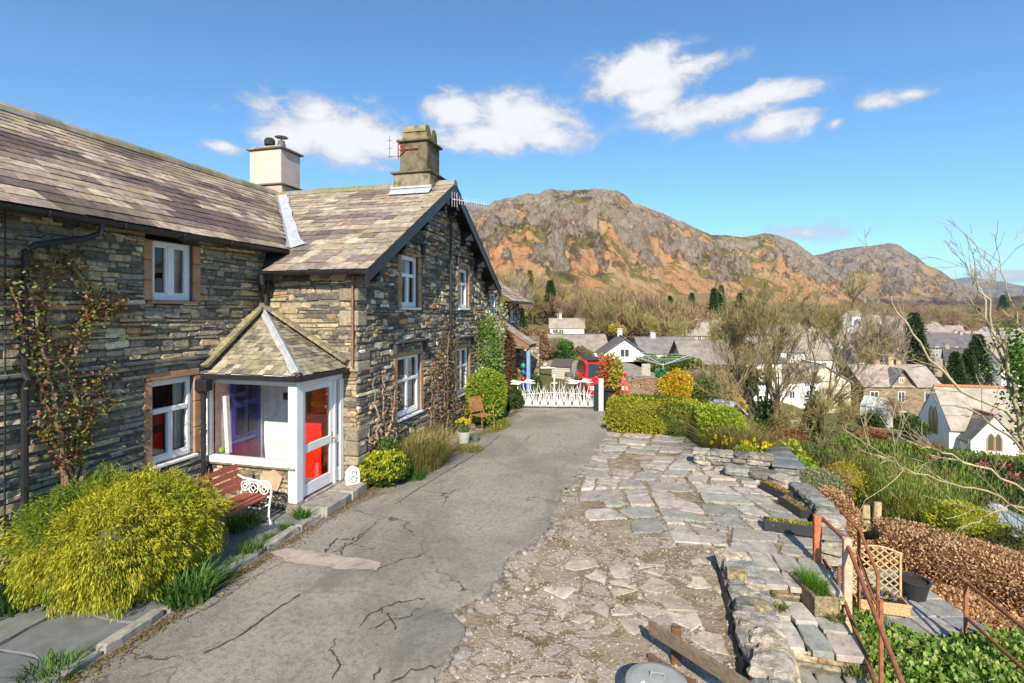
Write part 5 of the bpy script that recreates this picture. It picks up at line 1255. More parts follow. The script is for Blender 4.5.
# dry climber on the gable
dry = [[(9.0,0),(9.05,.6),(8.75,1.3),(8.65,1.9)],[(9.1,0),(9.2,.8),(9.0,1.5),(9.1,2.1)],[(9.1,0),(9.35,.5),(9.45,1.1),(9.3,1.7)],[(8.9,0),(8.85,.9),(9.2,1.3)],[(9.2,.4),(8.6,.7),(8.5,1.0)],[(9.3,0),(9.6,.5),(9.55,.9)],[(9.05,.6),(9.4,1.0),(9.5,1.6)]]
climber('dry_climber', 'leafless tangled climber stems between the porch and the first gable window', dry, 260, .06, [(.30,.22,.14),(.24,.17,.10)], 5, GX, .12, stemcol=(.33, .24, .16), mat='dryleaf')
d2 = [[(11.6,0),(11.5,.8),(11.4,1.6),(11.5,2.0)],[(11.8,0),(11.9,.9),(11.7,1.7),(11.8,2.3)],[(11.9,0),(12.2,.8),(12.1,1.8)],[(12.3,0),(12.45,1.0),(12.4,2.0),(12.5,2.7)],[(12.6,0),(12.75,.9),(12.6,1.9),(12.75,2.6)],[(11.5,0),(11.3,.6),(11.35,1.2)],[(12.5,.5),(12.9,1.1),(12.85,1.6)]]
climber('dry_climber', 'dry brownish climber between the two downstairs gable windows', d2, 1100, .06, [(.24,.13,.08),(.20,.11,.06),(.28,.20,.12),(.2,.2,.05)], 6, GX, .13, stemcol=(.28, .19, .13), mat='dryleaf')
YEU = [(.46,.47,.03),(.52,.52,.05),(.36,.40,.03),(.12,.20,.03),(.09,.16,.03)]
def euphorbia(label, loc, r, h, n, seed, pal=YEU):
    """domed plant: dark leafy stems with lime flower heads"""
    rng = np.random.default_rng(seed); parts = [bush_mesh('', (r*.95, r*.95), h*.85, int(n*.6), .09, .28, [(.08,.15,.03),(.11,.19,.04),(.06,.12,.02)], rng, amp=.12, mode='up', spread=1.0, depth=.5, cs=.7)]
    k = int(n/60); q, nr = shell(k, (r, r, h/2), rng, 2, .1, .12, -.2); q[:, 2] += h/2
    hp = np.repeat(q, 26, axis=0); hp = hp+rng.normal(0, .026, hp.shape); hn = np.repeat(nr, 26, axis=0)
    V, Q = leaf_faces(hp, hn+np.array([0, 0, .5]), .05, .7, rng, 'out', .7); parts.append((V, Q, pcol(pal[:3], len(hp), rng)))
    b = join(*parts); o = link('euphorbia', np_mesh('euphorbia', *b[:2], MAT['leaf'], b[2])); o.location = loc; return tag(o, label, 'plant')
euphorbia('lime yellow euphorbia dome beside the number eight stone', (-4.72, 8.55, 0), .46, .55, 7000, 3)
def grassy(name, label, loc, r, h, n, seed, pal, w=.016, lean=.9, cat='shrub', core_=True):
    rng = np.random.default_rng(seed); b = blades(n, r, h, rng, w, lean, pal); parts = [b]
    if core_: parts.append(bush_mesh('', (r[0]*.8, r[1]*.8), h*.65, int(n*.7), .16, .10, pal, rng, amp=.15, mode='up', spread=1.3, depth=.4, cs=.7))
    b = join(*parts); o = link(name, np_mesh(name, *b[:2], MAT['leaf'], b[2])); o.location = loc; return tag(o, label, cat)
OLV = [(.26,.25,.06),(.20,.22,.05),(.34,.30,.10),(.15,.19,.04),(.40,.33,.14),(.30,.20,.10)]
grassy('grassy_shrub', 'olive green arching grassy shrub below the dry climber', (-4.55, 9.75, 0), (.5, .75), .8, 1500, 4, OLV)
bush('leafy_plant', 'low green leafy plant behind the lime euphorbia', 'plant', (-4.9, 8.95, 0), (.25, .3), .7, 900, .09, .35, GREEN, seed=8, cs=.6)
clump('green tuft at the roadside below the grassy shrub', 415, 478, .22, .22, 220, seed=9)
clump('yellowish weeds in front of the flower pot', 470, 450, .3, .12, 240, seed=10, pal=[(.25,.25,.05),(.18,.22,.04)])
LIME = [(.24,.34,.03),(.31,.40,.035),(.18,.28,.03),(.36,.42,.05),(.14,.22,.025)]
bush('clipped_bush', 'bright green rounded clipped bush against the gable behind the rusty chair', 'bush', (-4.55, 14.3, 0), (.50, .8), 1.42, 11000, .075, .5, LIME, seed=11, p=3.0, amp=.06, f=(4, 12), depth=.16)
bush('variegated_shrub', 'tall cream and green variegated shrub climbing the gable corner', 'shrub', (-4.85, 15.55, .2), (.40, .72), 3.0, 7500, .085, .55, [(.50,.50,.34),(.58,.56,.42),(.22,.30,.08),(.30,.36,.14)], seed=12, amp=.34, depth=.45, p=2.6, f=(3, 9), cs=.6, patch=[(.16,.28,.05),(.2,.32,.06),(.12,.2,.04)])
bush('moss_patch', 'low yellow green moss patch at the foot of the clipped bush', 'plant', (-3.95, 13.6, -.02), (.28, .9), .12, 1500, .04, .5, [(.3,.28,.05),(.22,.25,.05)], seed=13, cs=.6)
bush('yellow_shrub', 'golden yellow shrub beside the neighbour porch post', 'shrub', P(519, 389, 18.3)[:2]+(-.05,), (.30, .4), 1.15, 3000, .09, .5, [(.45,.38,.03),(.55,.45,.04),(.38,.36,.04),(.2,.24,.04)], seed=14, amp=.15)
bush('ivy_pillar', 'porch pillar thickly clad in red brown ivy', 'ivy', P(505.5, 391, 17.0)[:2]+(0,), (.26, .26), 2.45, 4200, .075, .6, [(.17,.075,.045),(.22,.095,.055),(.13,.06,.04),(.12,.11,.04)], seed=15, p=4, amp=.08, depth=.15, mat='dryleaf')
bush('dark_plant', 'dark green plant at the foot of the ivy pillar', 'plant', P(513, 392, 16.8)[:2]+(0,), (.3, .3), .7, 1300, .09, .4, [(.05,.10,.02),(.08,.13,.03)], seed=16)
bush('green_shrub', 'dark green shrub behind the porch post', 'shrub', P(534, 380, 18.6)[:2]+(0,), (.28, .3), .85, 1200, .09, .4, [(.05,.10,.02),(.09,.14,.03)], seed=17)
# ------------------------------------------------------------------ red slatted bench
bench = thing('garden_bench', 'red slatted bench with white cast iron ends beside the porch', 'bench', (-5.70, 5.72, .02), R(90))
RED = (.30, .075, .045)
MAT['redwood'] = simple('red_stained_wood', None, .55, .3, var=.25, vs=5, bump=.3, bs=20, stretch=(.4, 6, 6))
L2 = .76
for i in range(5):
    m = MB(); y = -.24+i*.095; z = .43-.012*abs(i-2); m.bev(-L2, L2, y, y+.078, z, z+.025, .006, tuple(c*(.9+.08*(i % 3)) for c in RED)); m.build('seat_slat', MAT['redwood'], bench)
for i in range(4):
    z = .54+i*.092; y = .25+i*.034; m = MB(); m.bar((-L2, y, z), (L2, y, z), .025, .078, tuple(c*(.88+.1*(i % 2)) for c in RED), up=(0, .34, .94)); m.build('back_slat', MAT['redwood'], bench)
for s in (-1, 1):
    m = MB(); x = s*(L2-.03)
    C = lambda pts, w=.017: m.tube([(x, y, z) for y, z in pts], w, 6, (.78, .78, .76))
    C([(-.30, 0), (-.285, .03), (-.25, .12), (-.26, .25), (-.285, .40), (-.30, .50), (-.28, .60), (-.22, .635), (-.10, .63), (.06, .645), (.20, .66), (.30, .70)])
    C([(.36, 0), (.33, .10), (.26, .25), (.22, .40), (.28, .55), (.36, .80), (.38, .88)], .018)
    C([(-.27, .41), (0, .39), (.22, .41)]); C([(-.25, .30), (-.1, .22), (.1, .22), (.25, .28)], .013)
    for cy, cz, rr in ((-.17, .52, .075), (.02, .52, .085), (.17, .54, .07), (.10, .60, .04), (-.08, .585, .04)):
        C([(cy+rr*math.cos(q), cz+rr*math.sin(q)) for q in np.linspace(0, 6.28, 14)], .011); C([(cy+rr*.45*math.cos(q), cz+rr*.45*math.sin(q)) for q in np.linspace(0, 6.28, 9)], .008)
        for q in (0, 1.57, 3.14, 4.71): C([(cy+rr*.45*math.cos(q), cz+rr*.45*math.sin(q)), (cy+rr*math.cos(q), cz+rr*math.sin(q))], .007)
    m.tube([(x, -.315, .008), (x, -.27, .008)], .026, 6, (.78, .78, .76)); m.tube([(x, .34, .008), (x, .39, .008)], .026, 6, (.78, .78, .76))
    m.build('bench_end', MAT['white'], bench, smooth=True)
# green recycling crate behind the bench
m = MB(); m.bev(-.22, .22, -.17, .17, 0, .30, .02, (.05, .22, .09)); m.bev(-.24, .24, -.19, .19, .302, .34, .012, (.06, .25, .10)); o = m.build('recycling_box', MAT['plastic']); o.location = (-6.72, 6.15, .02); tag(o, 'green plastic box by the drainpipe behind the red bench', 'box')
# number eight stone: a white painted slate with the figure 8
sg = thing('number_stone', 'white painted stone with a raised figure 8 leaning by the porch door', 'house number', (-5.02, 8.02, .15), R(55))
sg.scale = (.8, .8, .8)
m = MB(); prof = [(-.15, 0), (.15, 0), (.155, .2), (.13, .31), (.05, .38), (-.01, .40), (-.10, .36), (-.15, .30), (-.16, .15)]
m.prism([(x, -.03, z) for x, z in prof], (0, 0, 0), (0, .06, 0)); sb = m.build('slab', MAT['white'], sg)
m = MB()
for cz, rr in ((.26, .055), (.135, .07)): m.tube([(-.005+rr*math.cos(q), -.040, cz+rr*math.sin(q)) for q in np.linspace(0, 6.29, 20)], .019, 8, (.80, .80, .79))
m.build('figure_eight', MAT['white'], sg, smooth=True)
m = MB()
for cz, rr in ((.26, .074), (.26, .034), (.135, .089), (.135, .048)): m.tube([(-.005+rr*math.cos(q), -.033, cz+rr*math.sin(q)) for q in np.linspace(0, 6.29, 20)], .009, 5, (.10, .10, .11))
m.build('outline', MAT['attr'], sg)
# rusty folding chair
ch = thing('garden_chair', 'rusty brown slatted garden chair by the clipped bush', 'chair', (-4.22, 12.95, 0), R(62))
RU = (.33, .17, .07)
m = MB()
for i in range(5): y = -.2+i*.085; m.bev(-.21, .21, y, y+.07, .43, .45, .005, RU)
m.build('seat', MAT['rust'], ch)
m = MB()
for i in range(5): x = -.19+i*.08; m.bar((x+.03, .21, .52), (x+.03, .33, .88), .06, .012, RU)
m.bar((-.21, .21, .52), (.21, .21, .52), .03, .02, RU); m.bar((-.21, .33, .88), (.21, .33, .88), .03, .02, RU); m.build('backrest', MAT['rust'], ch)
for s in (-1, 1):
    m = MB(); m.tube([(s*.22, -.22, 0), (s*.22, -.2, .44)], .012, 5, RU); m.build('leg', MAT['rust'], ch)
    m = MB(); m.tube([(s*.22, .26, 0), (s*.22, .18, .44), (s*.22, .34, .9)], .012, 5, RU); m.build('leg', MAT['rust'], ch)
    m = MB(); m.tube([(s*.22, .25, .66), (s*.23, -.16, .65), (s*.22, -.2, .44)], .011, 5, RU); m.build('armrest', MAT['rust'], ch)
# pale bucket of daffodils
DAF = [(.70,.55,.02),(.75,.62,.04)]
def pot(label, loc, r0, r1, h, col, plant=None, name='flower_pot', mat='plastic'):
    root = thing(name, label, 'pot', loc); m = MB(); m.lathe([(r0*.96, 0), (r0, .02), (r1, h-.03), (r1*1.07, h-.025), (r1*1.07, h), (r1*.93, h), (r1*.9, h-.04)], 20, (0, 0), col); m.build('pot', MAT[mat], root)
    m = MB(); m.lathe([(r1*.92, h-.045), (r1*.5, h-.035)], 16, (0, 0), (.05, .035, .02)); m.build('soil', MAT['attr'], root)
    if plant: V, Q, C = plant; link('foliage', np_mesh('foliage', V+np.array([0, 0, h-.05]), Q, MAT['leaf'], C), root)
    return root
def daff(r, h, n, fn, seed, fls=.05):
    rng = np.random.default_rng(seed); b = blades(n, (r, r), h, rng, .014, .5, GREEN); a = rng.uniform(0, 6.28, fn); q = np.sqrt(rng.random(fn))
    fp = np.stack([r*1.3*q*np.cos(a), r*1.3*q*np.sin(a), h*rng.uniform(.75, 1.1, fn)], 1); fp = np.repeat(fp, 9, axis=0)
    return join(b, flowers(fp, np.tile([0, 0, .6], (len(fp), 1)), fls, DAF, rng))
pot('pale grey bucket of yellow daffodils by the rusty chair', (-4.30, 11.72, 0), .12, .16, .28, (.50, .52, .46), daff(.14, .34, 120, 16, 3))
pot('small green pot next to the bucket of daffodils', (-4.08, 11.95, 0), .07, .09, .13, (.08, .16, .12), None)

# ------------------------------------------------------------------ the gate of metal reeds
gx0, gy0, _ = G(516, 408); gx1, gy1, _ = G(598, 409)
ga = math.atan2(gy1-gy0, gx1-gx0); gl = math.hypot(gx1-gx0, gy1-gy0)
gate = thing('driveway_gate', 'pale metal driveway gate made of fanned reed blades', 'gate', (gx0, gy0, 0), ga)
SIL = (.72, .72, .70); MAT['galv'] = simple('galvanised', None, .5, .4, .25, var=.12, vs=10)
m = MB(); m.bar((0, 0, .09), (gl, 0, .09), .04, .05, (.45, .45, .44)); m.bar((gl*.47, 0, .06), (gl*.47, 0, 1.12), .04, .045, SIL); m.bar((gl*.43, 0, .84), (gl*.51, 0, .84), .03, .03, SIL)
m.tube([(gl*k/12, 0, .42+.10*math.sin(math.pi*k/12)) for k in range(13)], .010, 5, SIL); m.bar((gl*.02, 0, .05), (gl*.02, 0, .75), .035, .035, SIL); m.build('frame', MAT['galv'], gate)
rd = random.Random(12)
for k in range(10):
    m = MB(); cx = gl*(k+.55)/10.3
    m.bev(cx-.11, cx+.11, -.02, .02, .116, .145, .006, SIL)
    for j in range(6):
        a = (j-2.5)*.15+rd.gauss(0, .05); H = rd.uniform(.48, .80)*(1 if k not in (0, 9) else .8); b0 = Vector((cx+(j-2.5)*.028, rd.uniform(-.015, .015), .14)); p1 = b0+Vector((math.sin(a)*H*.45, 0, H*.55)); p2 = b0+Vector((math.sin(a)*H+a*.08, 0, H*math.cos(a)))
        w_ = .026
        for u, v, wa, wb in ((b0, p1, w_, w_*.8), (p1, p2, w_*.8, .004)):
            m.add([u+Vector((-wa/2, -.006, 0)), u+Vector((wa/2, -.006, 0)), v+Vector((wb/2, -.006, 0)), v+Vector((-wb/2, -.006, 0)), u+Vector((-wa/2, .006, 0)), u+Vector((wa/2, .006, 0)), v+Vector((wb/2, .006, 0)), v+Vector((-wb/2, .006, 0))],
                  [(0, 1, 2, 3), (7, 6, 5, 4), (0, 3, 7, 4), (1, 5, 6, 2)], SIL)
    m.build('reed_cluster', MAT['galv'], gate)
for (q, z) in ((.09, .86), (.79, .90)):   # metal dragonflies
    m = MB(); x = gl*q; m.tube([(x-.05, -.03, z), (x+.40, -.03, z-.03)], [.028, .010], 6, SIL); m.lathe([(.0, z-.05), (.045, z), (.0, z+.05)], 8, (x-.08, -.03), SIL)
    for s, dz in ((-1, .03), (1, .03), (-1, -.05), (1, -.05)):
        pts = [(x+.0, -.03, z), (x-.10+s*.22, -.03+s*.10, z+dz+.05), (x-.02+s*.40, -.03+s*.16, z+dz), (x+.06+s*.2, -.03+s*.10, z+dz-.02)]; m.prism(pts, (0, 0, 0), (0, 0, .008), SIL)
    m.tube([(x, -.01, z), (x, 0, .1)], .008, 5, SIL); m.build('dragonfly', MAT['galv'], gate)
gp = thing('gate_post', 'square pale gate post with a black side beside the red car', 'gate post', G(600.5, 411))
gp.rotation_euler = (0, 0, ga)
m = MB(); m.bev(-.07, .09, -.08, .08, 0, 1.0, .012, (.50, .52, .50)); m.bev(-.08, .10, -.09, .09, 1.002, 1.04, .01, (.55, .56, .54)); m.build('post', MAT['plastic'], gp)
m = MB(); m.bev(-.20, -.075, -.06, .06, 0, .86, .01, (.02, .022, .03)); m.build('black_post', MAT['plastic'], gp)

# ------------------------------------------------------------------ red four by four
def loft(m, secs, col, cap=True):
    """secs: list of equal-length rings of points"""
    n = len(secs[0]); vs = [p for s in secs for p in s]; fs = []
    for i in range(len(secs)-1):
        for k in range(n): fs.append((i*n+k, i*n+(k+1) % n, (i+1)*n+(k+1) % n, (i+1)*n+k))
    if cap: fs += [tuple(reversed(range(n))), tuple((len(secs)-1)*n+k for k in range(n))]
    m.add(vs, fs, col)
cx_, cy_, _ = P(600, 405, 23.6)
car = thing('parked_car', 'red off-road car parked beyond the reed gate', 'car', (cx_, cy_, ZD(cy_-.6)), R(15))   # local -y is the front
CR = (.72, .014, .010); MAT['carpaint'] = simple('red_car_paint', None, .22, .6, var=.03, vs=3)
def ring(y, w, z0, z1, r=.10, tum=0.0):
    return [(-w+r, y, z0), (w-r, y, z0), (w, y, z0+r), (w-tum*.2, y, (z0+z1)/2), (w-tum, y, z1-r), (w-tum-r, y, z1), (-w+tum+r, y, z1), (-w+tum, y, z1-r), (-w+tum*.2, y, (z0+z1)/2), (-w, y, z0+r)]
m = MB(); loft(m, [ring(-2.18, .78, .42, .86, .12), ring(-2.10, .88, .36, .98, .10), ring(-1.3, .91, .34, 1.07, .09), ring(-.9, .92, .34, 1.10, .08), ring(1.6, .92, .34, 1.12, .08), ring(2.15, .88, .38, 1.10, .10), ring(2.2, .80, .45, 1.0, .1)], CR); m.build('body', MAT['carpaint'], car, smooth=False)
m = MB(); loft(m, [[(x, y, z) for x, y, z in ring(-.98, .83, 1.07, 1.12, .02)], ring(-.36, .80, 1.07, 1.70, .06, .10), ring(.2, .80, 1.07, 1.78, .07, .11), ring(1.75, .80, 1.07, 1.77, .07, .11), ring(2.12, .82, 1.07, 1.5, .06, .06)], CR); cab = m.build('cabin', MAT['carpaint'], car)
m = MB(); m.bev(-.60, .60, -.2, 1.7, 1.785, 1.81, .01, (.03, .03, .03)); 
for s in (-1, 1): m.bar((s*.66, -.2, 1.84), (s*.66, 1.7, 1.84), .03, .03, (.05, .05, .05))
m.build('roof_rack', MAT['plastic'], car)
GLS = (.02, .045, .06)
m = MB(); m.add([(-.70, -1.0, 1.14), (.70, -1.0, 1.14), (.62, -.43, 1.67), (-.62, -.43, 1.67)], [(0, 1, 2, 3)], GLS); m.build('windscreen', MAT['gloss'], car)
for s in (-1, 1):
    m = MB(); q = lambda y, z: (s*(.836-.14*(z-1.1)), y, z)
    for a, b, c, d in (((-.72, 1.16), (.12, 1.16), (.12, 1.64), (-.32, 1.64)), ((.20, 1.16), (1.05, 1.16), (1.05, 1.66), (.20, 1.66)), ((1.13, 1.18), (1.95, 1.18), (1.72, 1.64), (1.13, 1.66))): m.add([q(*a), q(*b), q(*c), q(*d)], [(0, 1, 2, 3)], (.015, .025, .025))
    m.build('side_window', MAT['gloss'], car)
    m = MB(); m.bev(*sorted((s*.92, s*1.08)), -.72, -.62, 1.10, 1.27, .03, CR); m.build('mirror', MAT['carpaint'], car)
    m = MB(); m.bev(*sorted((s*.52, s*.80)), -2.20, -2.12, .72, .90, .03, (.75, .78, .8)); m.build('headlight', MAT['gloss'], car)
    m = MB(); m.bev(*sorted((s*.905, s*.935)), -1.75, -.95, .45, .80, .01, (.03, .03, .03)); m.bev(*sorted((s*.905, s*.935)), .95, 1.75, .45, .80, .01, (.03, .03, .03)); m.build('wheel_arch', MAT['plastic'], car)
    m = MB(); m.bev(*sorted((s*.90, s*.925)), -.55, .15, .5, 1.05, .01, CR); m.bev(*sorted((s*.90, s*.925)), .2, .9, .5, 1.05, .01, CR); m.bev(*sorted((s*.925, s*.945)), -.05, .1, .93, .97, .005, (.05, .05, .05)); m.build('door', MAT['carpaint'], car)
    for y in (-1.35, 1.35):
        w_ = thing('wheel', None, None); w_.parent = car; w_.location = (s*.83, y, .36); w_.rotation_euler = (0, R(90), 0)
        m = MB(); m.lathe([(.24, -.12), (.34, -.12), (.36, -.09), (.36, .09), (.34, .12), (.24, .12)], 22, (0, 0), (.02, .02, .02)); m.build('tyre', MAT['plastic'], w_)
        m = MB(); m.lathe([(.24, -.10), (.24, .105), (.18, .09), (.07, .10), (.05, .12)], 16, (0, 0), (.42, .43, .44)); m.build('rim', MAT['metal'], w_)
m = MB(); m.bev(-.50, .50, -2.215, -2.13, .68, .90, .02, (.02, .02, .02)); m.build('grille', MAT['gloss'], car)
m = MB(); m.bev(-.86, .86, -2.26, -2.08, .36, .58, .04, (.03, .03, .03)); m.build('bumper', MAT['plastic'], car)
m = MB(); m.bev(-.26, .26, -2.275, -2.262, .44, .55, .004, (.7, .7, .68)); m.build('number_plate', MAT['gloss'], car)

# ------------------------------------------------------------------ pots, trellis, airer behind the hedge
rng = np.random.default_rng(31)
YG = [(.48,.40,.04),(.40,.38,.05),(.30,.32,.05),(.55,.42,.05)]
pl = bush_mesh('', (.36, .36), 1.25, 2000, .10, .5, YG, rng, amp=.22, depth=.6, cs=0, patch=[(.45,.10,.05),(.5,.2,.06)])
pot('large black pot with a yellow green shrub beside the gate post', G(611, 410), .27, .30, .58, (.025, .027, .03), pl)
pl = bush_mesh('', (.48, .48), 1.05, 2800, .09, .5, [(.62,.36,.02),(.66,.46,.03),(.50,.40,.04)], rng, amp=.15, depth=.4, cs=.5)
pot('grey pot holding a round orange yellow shrub by the trellis', P(675, 411, 16.6), .27, .30, .32, (.22, .24, .27), pl)
tr = thing('trellis_fence', 'low brown lattice fence with a curved top behind the hedge', 'fence', P(650, 406, 17.6)[:2]+(0,), YAW*.7)
m = MB(); BW = (.30, .16, .07); hw = .85
for s in (-1, 1): m.bar((s*hw, 0, 0), (s*hw, 0, .72), .06, .06, BW)
m.tube([(x, 0, .72+.22*math.cos(x/hw*1.4)-.04) for x in np.linspace(-hw, hw, 13)], .028, 5, BW); m.bar((-hw, 0, .3), (hw, 0, .3), .04, .05, BW); m.build('frame', MAT['attr'], tr)
m = MB(); zt = lambda x: .72+.22*math.cos(x/hw*1.4)-.05
for i in range(-14, 15):
    for s in (-1, 1):
        seg = [(i*.125+s*k*.02, .3+k*.02) for k in range(35)]; seg = [(x, z) for x, z in seg if abs(x) < hw and z < zt(x)]
        if len(seg) > 3: m.bar((seg[0][0], s*.008, seg[0][1]), (seg[-1][0], s*.008, seg[-1][1]), .012, .028, BW)
m.build('lattice', MAT['attr'], tr)
bt = thing('garden_table', 'white framed garden table in front of the trellis fence', 'table', P(649, 409, 16.2)[:2]+(0,), YAW)
m = MB(); m.bev(-.40, .40, -.2, .2, .40, .44, .01, (.35, .25, .18)); m.build('table_top', MAT['attr'], bt)
for x in (-.38, .38):
    m = MB(); m.tube([(x, -.18, 0), (x, -.18, .46), (x, .18, .46), (x, .18, 0)], .02, 6, (.8, .8, .8)); m.build('leg', MAT['white'], bt)
m = MB(); m.tube([(-.38, -.18, .46), (.38, -.18, .46)], .02, 6, (.8, .8, .8)); m.build('rail', MAT['white'], bt)
m = MB(); m.bev(-.26, .26, -.18, .18, 0, .40, .03, (.42, .50, .30)); m.bev(-.28, .28, -.2, .2, .402, .45, .02, (.45, .55, .33)); o = m.build('storage_box', MAT['plastic']); o.location = P(630, 410, 16.4)[:2]+(0,); o.rotation_euler = (0, 0, YAW); tag(o, 'pale green plastic storage box behind the hedge', 'box')
o = pot('small dark green pot with red flowers next to the large black pot', P(622, 408, 16.2)[:2]+(0,), .12, .15, .2, (.03, .05, .04), bush_mesh('', (.2, .2), .5, 400, .09, .5, [(.55,.05,.03),(.5,.1,.05),(.12,.2,.04)], rng, cs=0))
ar = thing('rotary_airer', 'silver rotary clothes airer with slack lines behind the hedge', 'clothes airer', P(663, 408, 18.0)[:2]+(0,), .2)
m = MB(); m.tube([(0, 0, 0), (0, 0, 1.36)], .022, 7, (.55, .56, .58)); m.build('pole', MAT['metal'], ar)
arms = []
for k in range(4):
    a = .45+k*math.pi/2; e = Vector((math.cos(a)*1.35, math.sin(a)*1.35, 1.66)); arms.append(e); m = MB(); m.tube([(0, 0, 1.30), e], .016, 6, (.72, .73, .75)); m.build('arm', MAT['metal'], ar)
m = MB()
for q in (.55, .75, .97):
    for k in range(4):
        a = Vector((0, 0, 1.30)).lerp(arms[k], q); b = Vector((0, 0, 1.30)).lerp(arms[(k+1) % 4], q); m.tube([a, (a+b)/2-Vector((0, 0, .04)), b], .004, 3, (.5, .6, .55))
m.build('line', MAT['attr'], ar)
bush('green_cover', 'small green bundle hanging on the airer pole', 'cover', P(661, 386, 17.9), (.12, .12), .55, 300, .12, .5, [(.05,.22,.12),(.07,.28,.15)], seed=3, cs=.9, p=3)
# hedges round the paving
HG = [(.33,.33,.03),(.40,.38,.035),(.27,.29,.03),(.46,.43,.05)]; HD = [(.09,.15,.025),(.12,.19,.03),(.07,.12,.02)]
def hedge(name, label, loc, r, h, n, L, pal, seed, rz=0, p=5, amp=.045, patch=None, **k):
    return bush(name, label, 'hedge', loc, r, h, n, L, k.pop('wd', .5), pal, seed=seed, rz=rz, p=p, amp=amp, f=k.pop('f', (5, 14)), depth=k.pop('depth', .12), patch=patch, cs=k.pop('cs', .88), **k)
hx, hy, _ = P(675, 437, 13.95)
hedge('box_hedge', 'low clipped box hedge with yellow green top across the end of the paving', (.13, 14.3, -.05), (1.20, .50), .92, 15000, .06, HG, 4, rz=.03, patch=HD)
bush('golden_shrub', 'rounded yellow green shrub at the corner of the paving, next to the box hedge', 'shrub', (1.72, 13.2, -.1), (.52, .66), 1.0, 8000, .075, .45, [(.30,.40,.035),(.24,.33,.03),(.40,.46,.05)], seed=5, p=2.6)
grassy('grassy_shrub', 'brownish green reedy shrub between the golden shrub and the daffodils', (1.95, 12.45, -.15), (.55, .5), 1.0, 1500, 6, OLV, w=.02)
def daffbed(label, loc, r, seed, n=240, fn=34):
    b = daff(r, .42, n, fn, seed, .06); o = link('daffodils', np_mesh('daffodils', *b[:2], MAT['leaf'], b[2])); o.location = loc; return tag(o, label, 'flowers')
daffbed('clump of daffodils in front of the reedy shrub', (1.6, 12.0, -.05), .2, 4, 120, 9); daffbed('yellow flowers in the planting bed behind the low stone wall', (2.25, 11.9, -.05), .24, 6, 200, 22)
bush('lime_plant', 'bright lime yellow leafy plant at the corner of the planting bed', 'plant', (2.0, 11.75, -.05), (.26, .18), .36, 1700, .07, .4, [(.45,.46,.03),(.36,.42,.04),(.2,.3,.04)], seed=9, mode='up')
# ------------------------------------------------------------------ walls, planters and steps at the edge of the paving
STN = [((.27,.255,.23),3),((.34,.31,.27),4),((.40,.36,.30),3),((.22,.22,.21),3),((.30,.31,.285),3),((.46,.42,.36),2),((.17,.165,.15),1)]
def block(m, c, sx, sy, sz, rz, col, r, k=.20):
    """an irregular boulder-like building stone: a rounded, knocked-about box"""
    n = 6; vs = []; q = [(-1+2*i/(n-1)) for i in range(n)]; seed = r.uniform(0, 99); idx = {}
    for i in range(n):
        for j in range(n):
            for l in range(n):
                if 0 < i < n-1 and 0 < j < n-1 and 0 < l < n-1: continue
                d = Vector((q[i], q[j], q[l])); s = (abs(d.x)**5+abs(d.y)**5+abs(d.z)**5)**(-1/5); d = d*s
                d *= 1+k*noise.noise(d*1.1+Vector((seed, 0, 0)))+k*.6*noise.noise(d*2.9+Vector((seed, 4, 0)))
                idx[i, j, l] = len(vs); x, y, z = d.x*sx/2, d.y*sy/2, d.z*sz/2
                vs.append((c[0]+x*math.cos(rz)-y*math.sin(rz), c[1]+x*math.sin(rz)+y*math.cos(rz), c[2]+z))
    fs = []
    for a in range(n-1):
        for b in range(n-1):
            for e in (0, n-1):
                for f in (lambda u, v: (e, u, v), lambda u, v: (u, e, v), lambda u, v: (u, v, e)):
                    t_ = [f(a, b), f(a+1, b), f(a+1, b+1), f(a, b+1)]; fs.append(tuple(idx[w] for w in t_))
    m.add(vs, fs, col)
def dry_wall(m, pts, z0, z1, th, seed, sz=(.22, .5), hz_=(.10, .2), cope=None, pal=STN):
    """dry stone wall along a ground line; pts (x, y); z0, z1 may be functions of the run 0..1"""
    r = random.Random(seed); P2 = [Vector((x, y, 0)) for x, y in pts]; Ls = [(b-a).length for a, b in zip(P2, P2[1:])]; tot = sum(Ls)
    def at(s):
        for a, b, L in zip(P2, P2[1:], Ls):
            if s <= L or b is P2[-1]: return a.lerp(b, min(1, s/L)), math.atan2(b.y-a.y, b.x-a.x)
            s -= L
    f0 = z0 if callable(z0) else (lambda q: z0); f1 = z1 if callable(z1) else (lambda q: z1)
    lev = 0.0; H = max(f1(q/10)-f0(q/10) for q in range(11))
    while lev < H:
        h = r.uniform(*hz_); s = -r.uniform(0, .2)
        while s < tot:
            w = r.uniform(*sz); c, a = at(max(0, min(tot, s+w/2))); q = max(0, min(1, (s+w/2)/tot)); z = f0(q)+lev
            if z+h*.6 < f1(q):
                cc = jit(pick(pal, r), r); block(m, (c.x, c.y, z+h/2), w*1.06, th*r.uniform(.9, 1.12), h*1.1, a+r.uniform(-.08, .08), cc, r)
            s += w
        lev += h
t = NT('dry_stone'); co = t.coord(); a = t.attr(); n1 = t.noise(11, 7, co, .72); n2 = t.noise(45, 5, co, .7)
c = t.mix(1.0, a, t.mix(t.ramp(n1, .28, .72), (.5, .5, .5), (1.45, 1.42, 1.36)), 'MULTIPLY')
c = t.mix(t.ramp(t.noise(4, 6, co, .7, .6), .56, .66, 0, .75), c, (.20, .155, .055)); c = t.mix(t.ramp(n2, .58, .7, 0, .7), c, (.52, .50, .45)); c = t.mix(t.ramp(t.noise(20, 6, co, .75), .6, .68, 0, .8), c, (.05, .047, .04))
t.bsdf(c, .9, .2, 0, t.bump(t.math('ADD', n1, t.math('MULTIPLY', n2, .5)), 1.0, .035)); MAT['dry'] = t.m
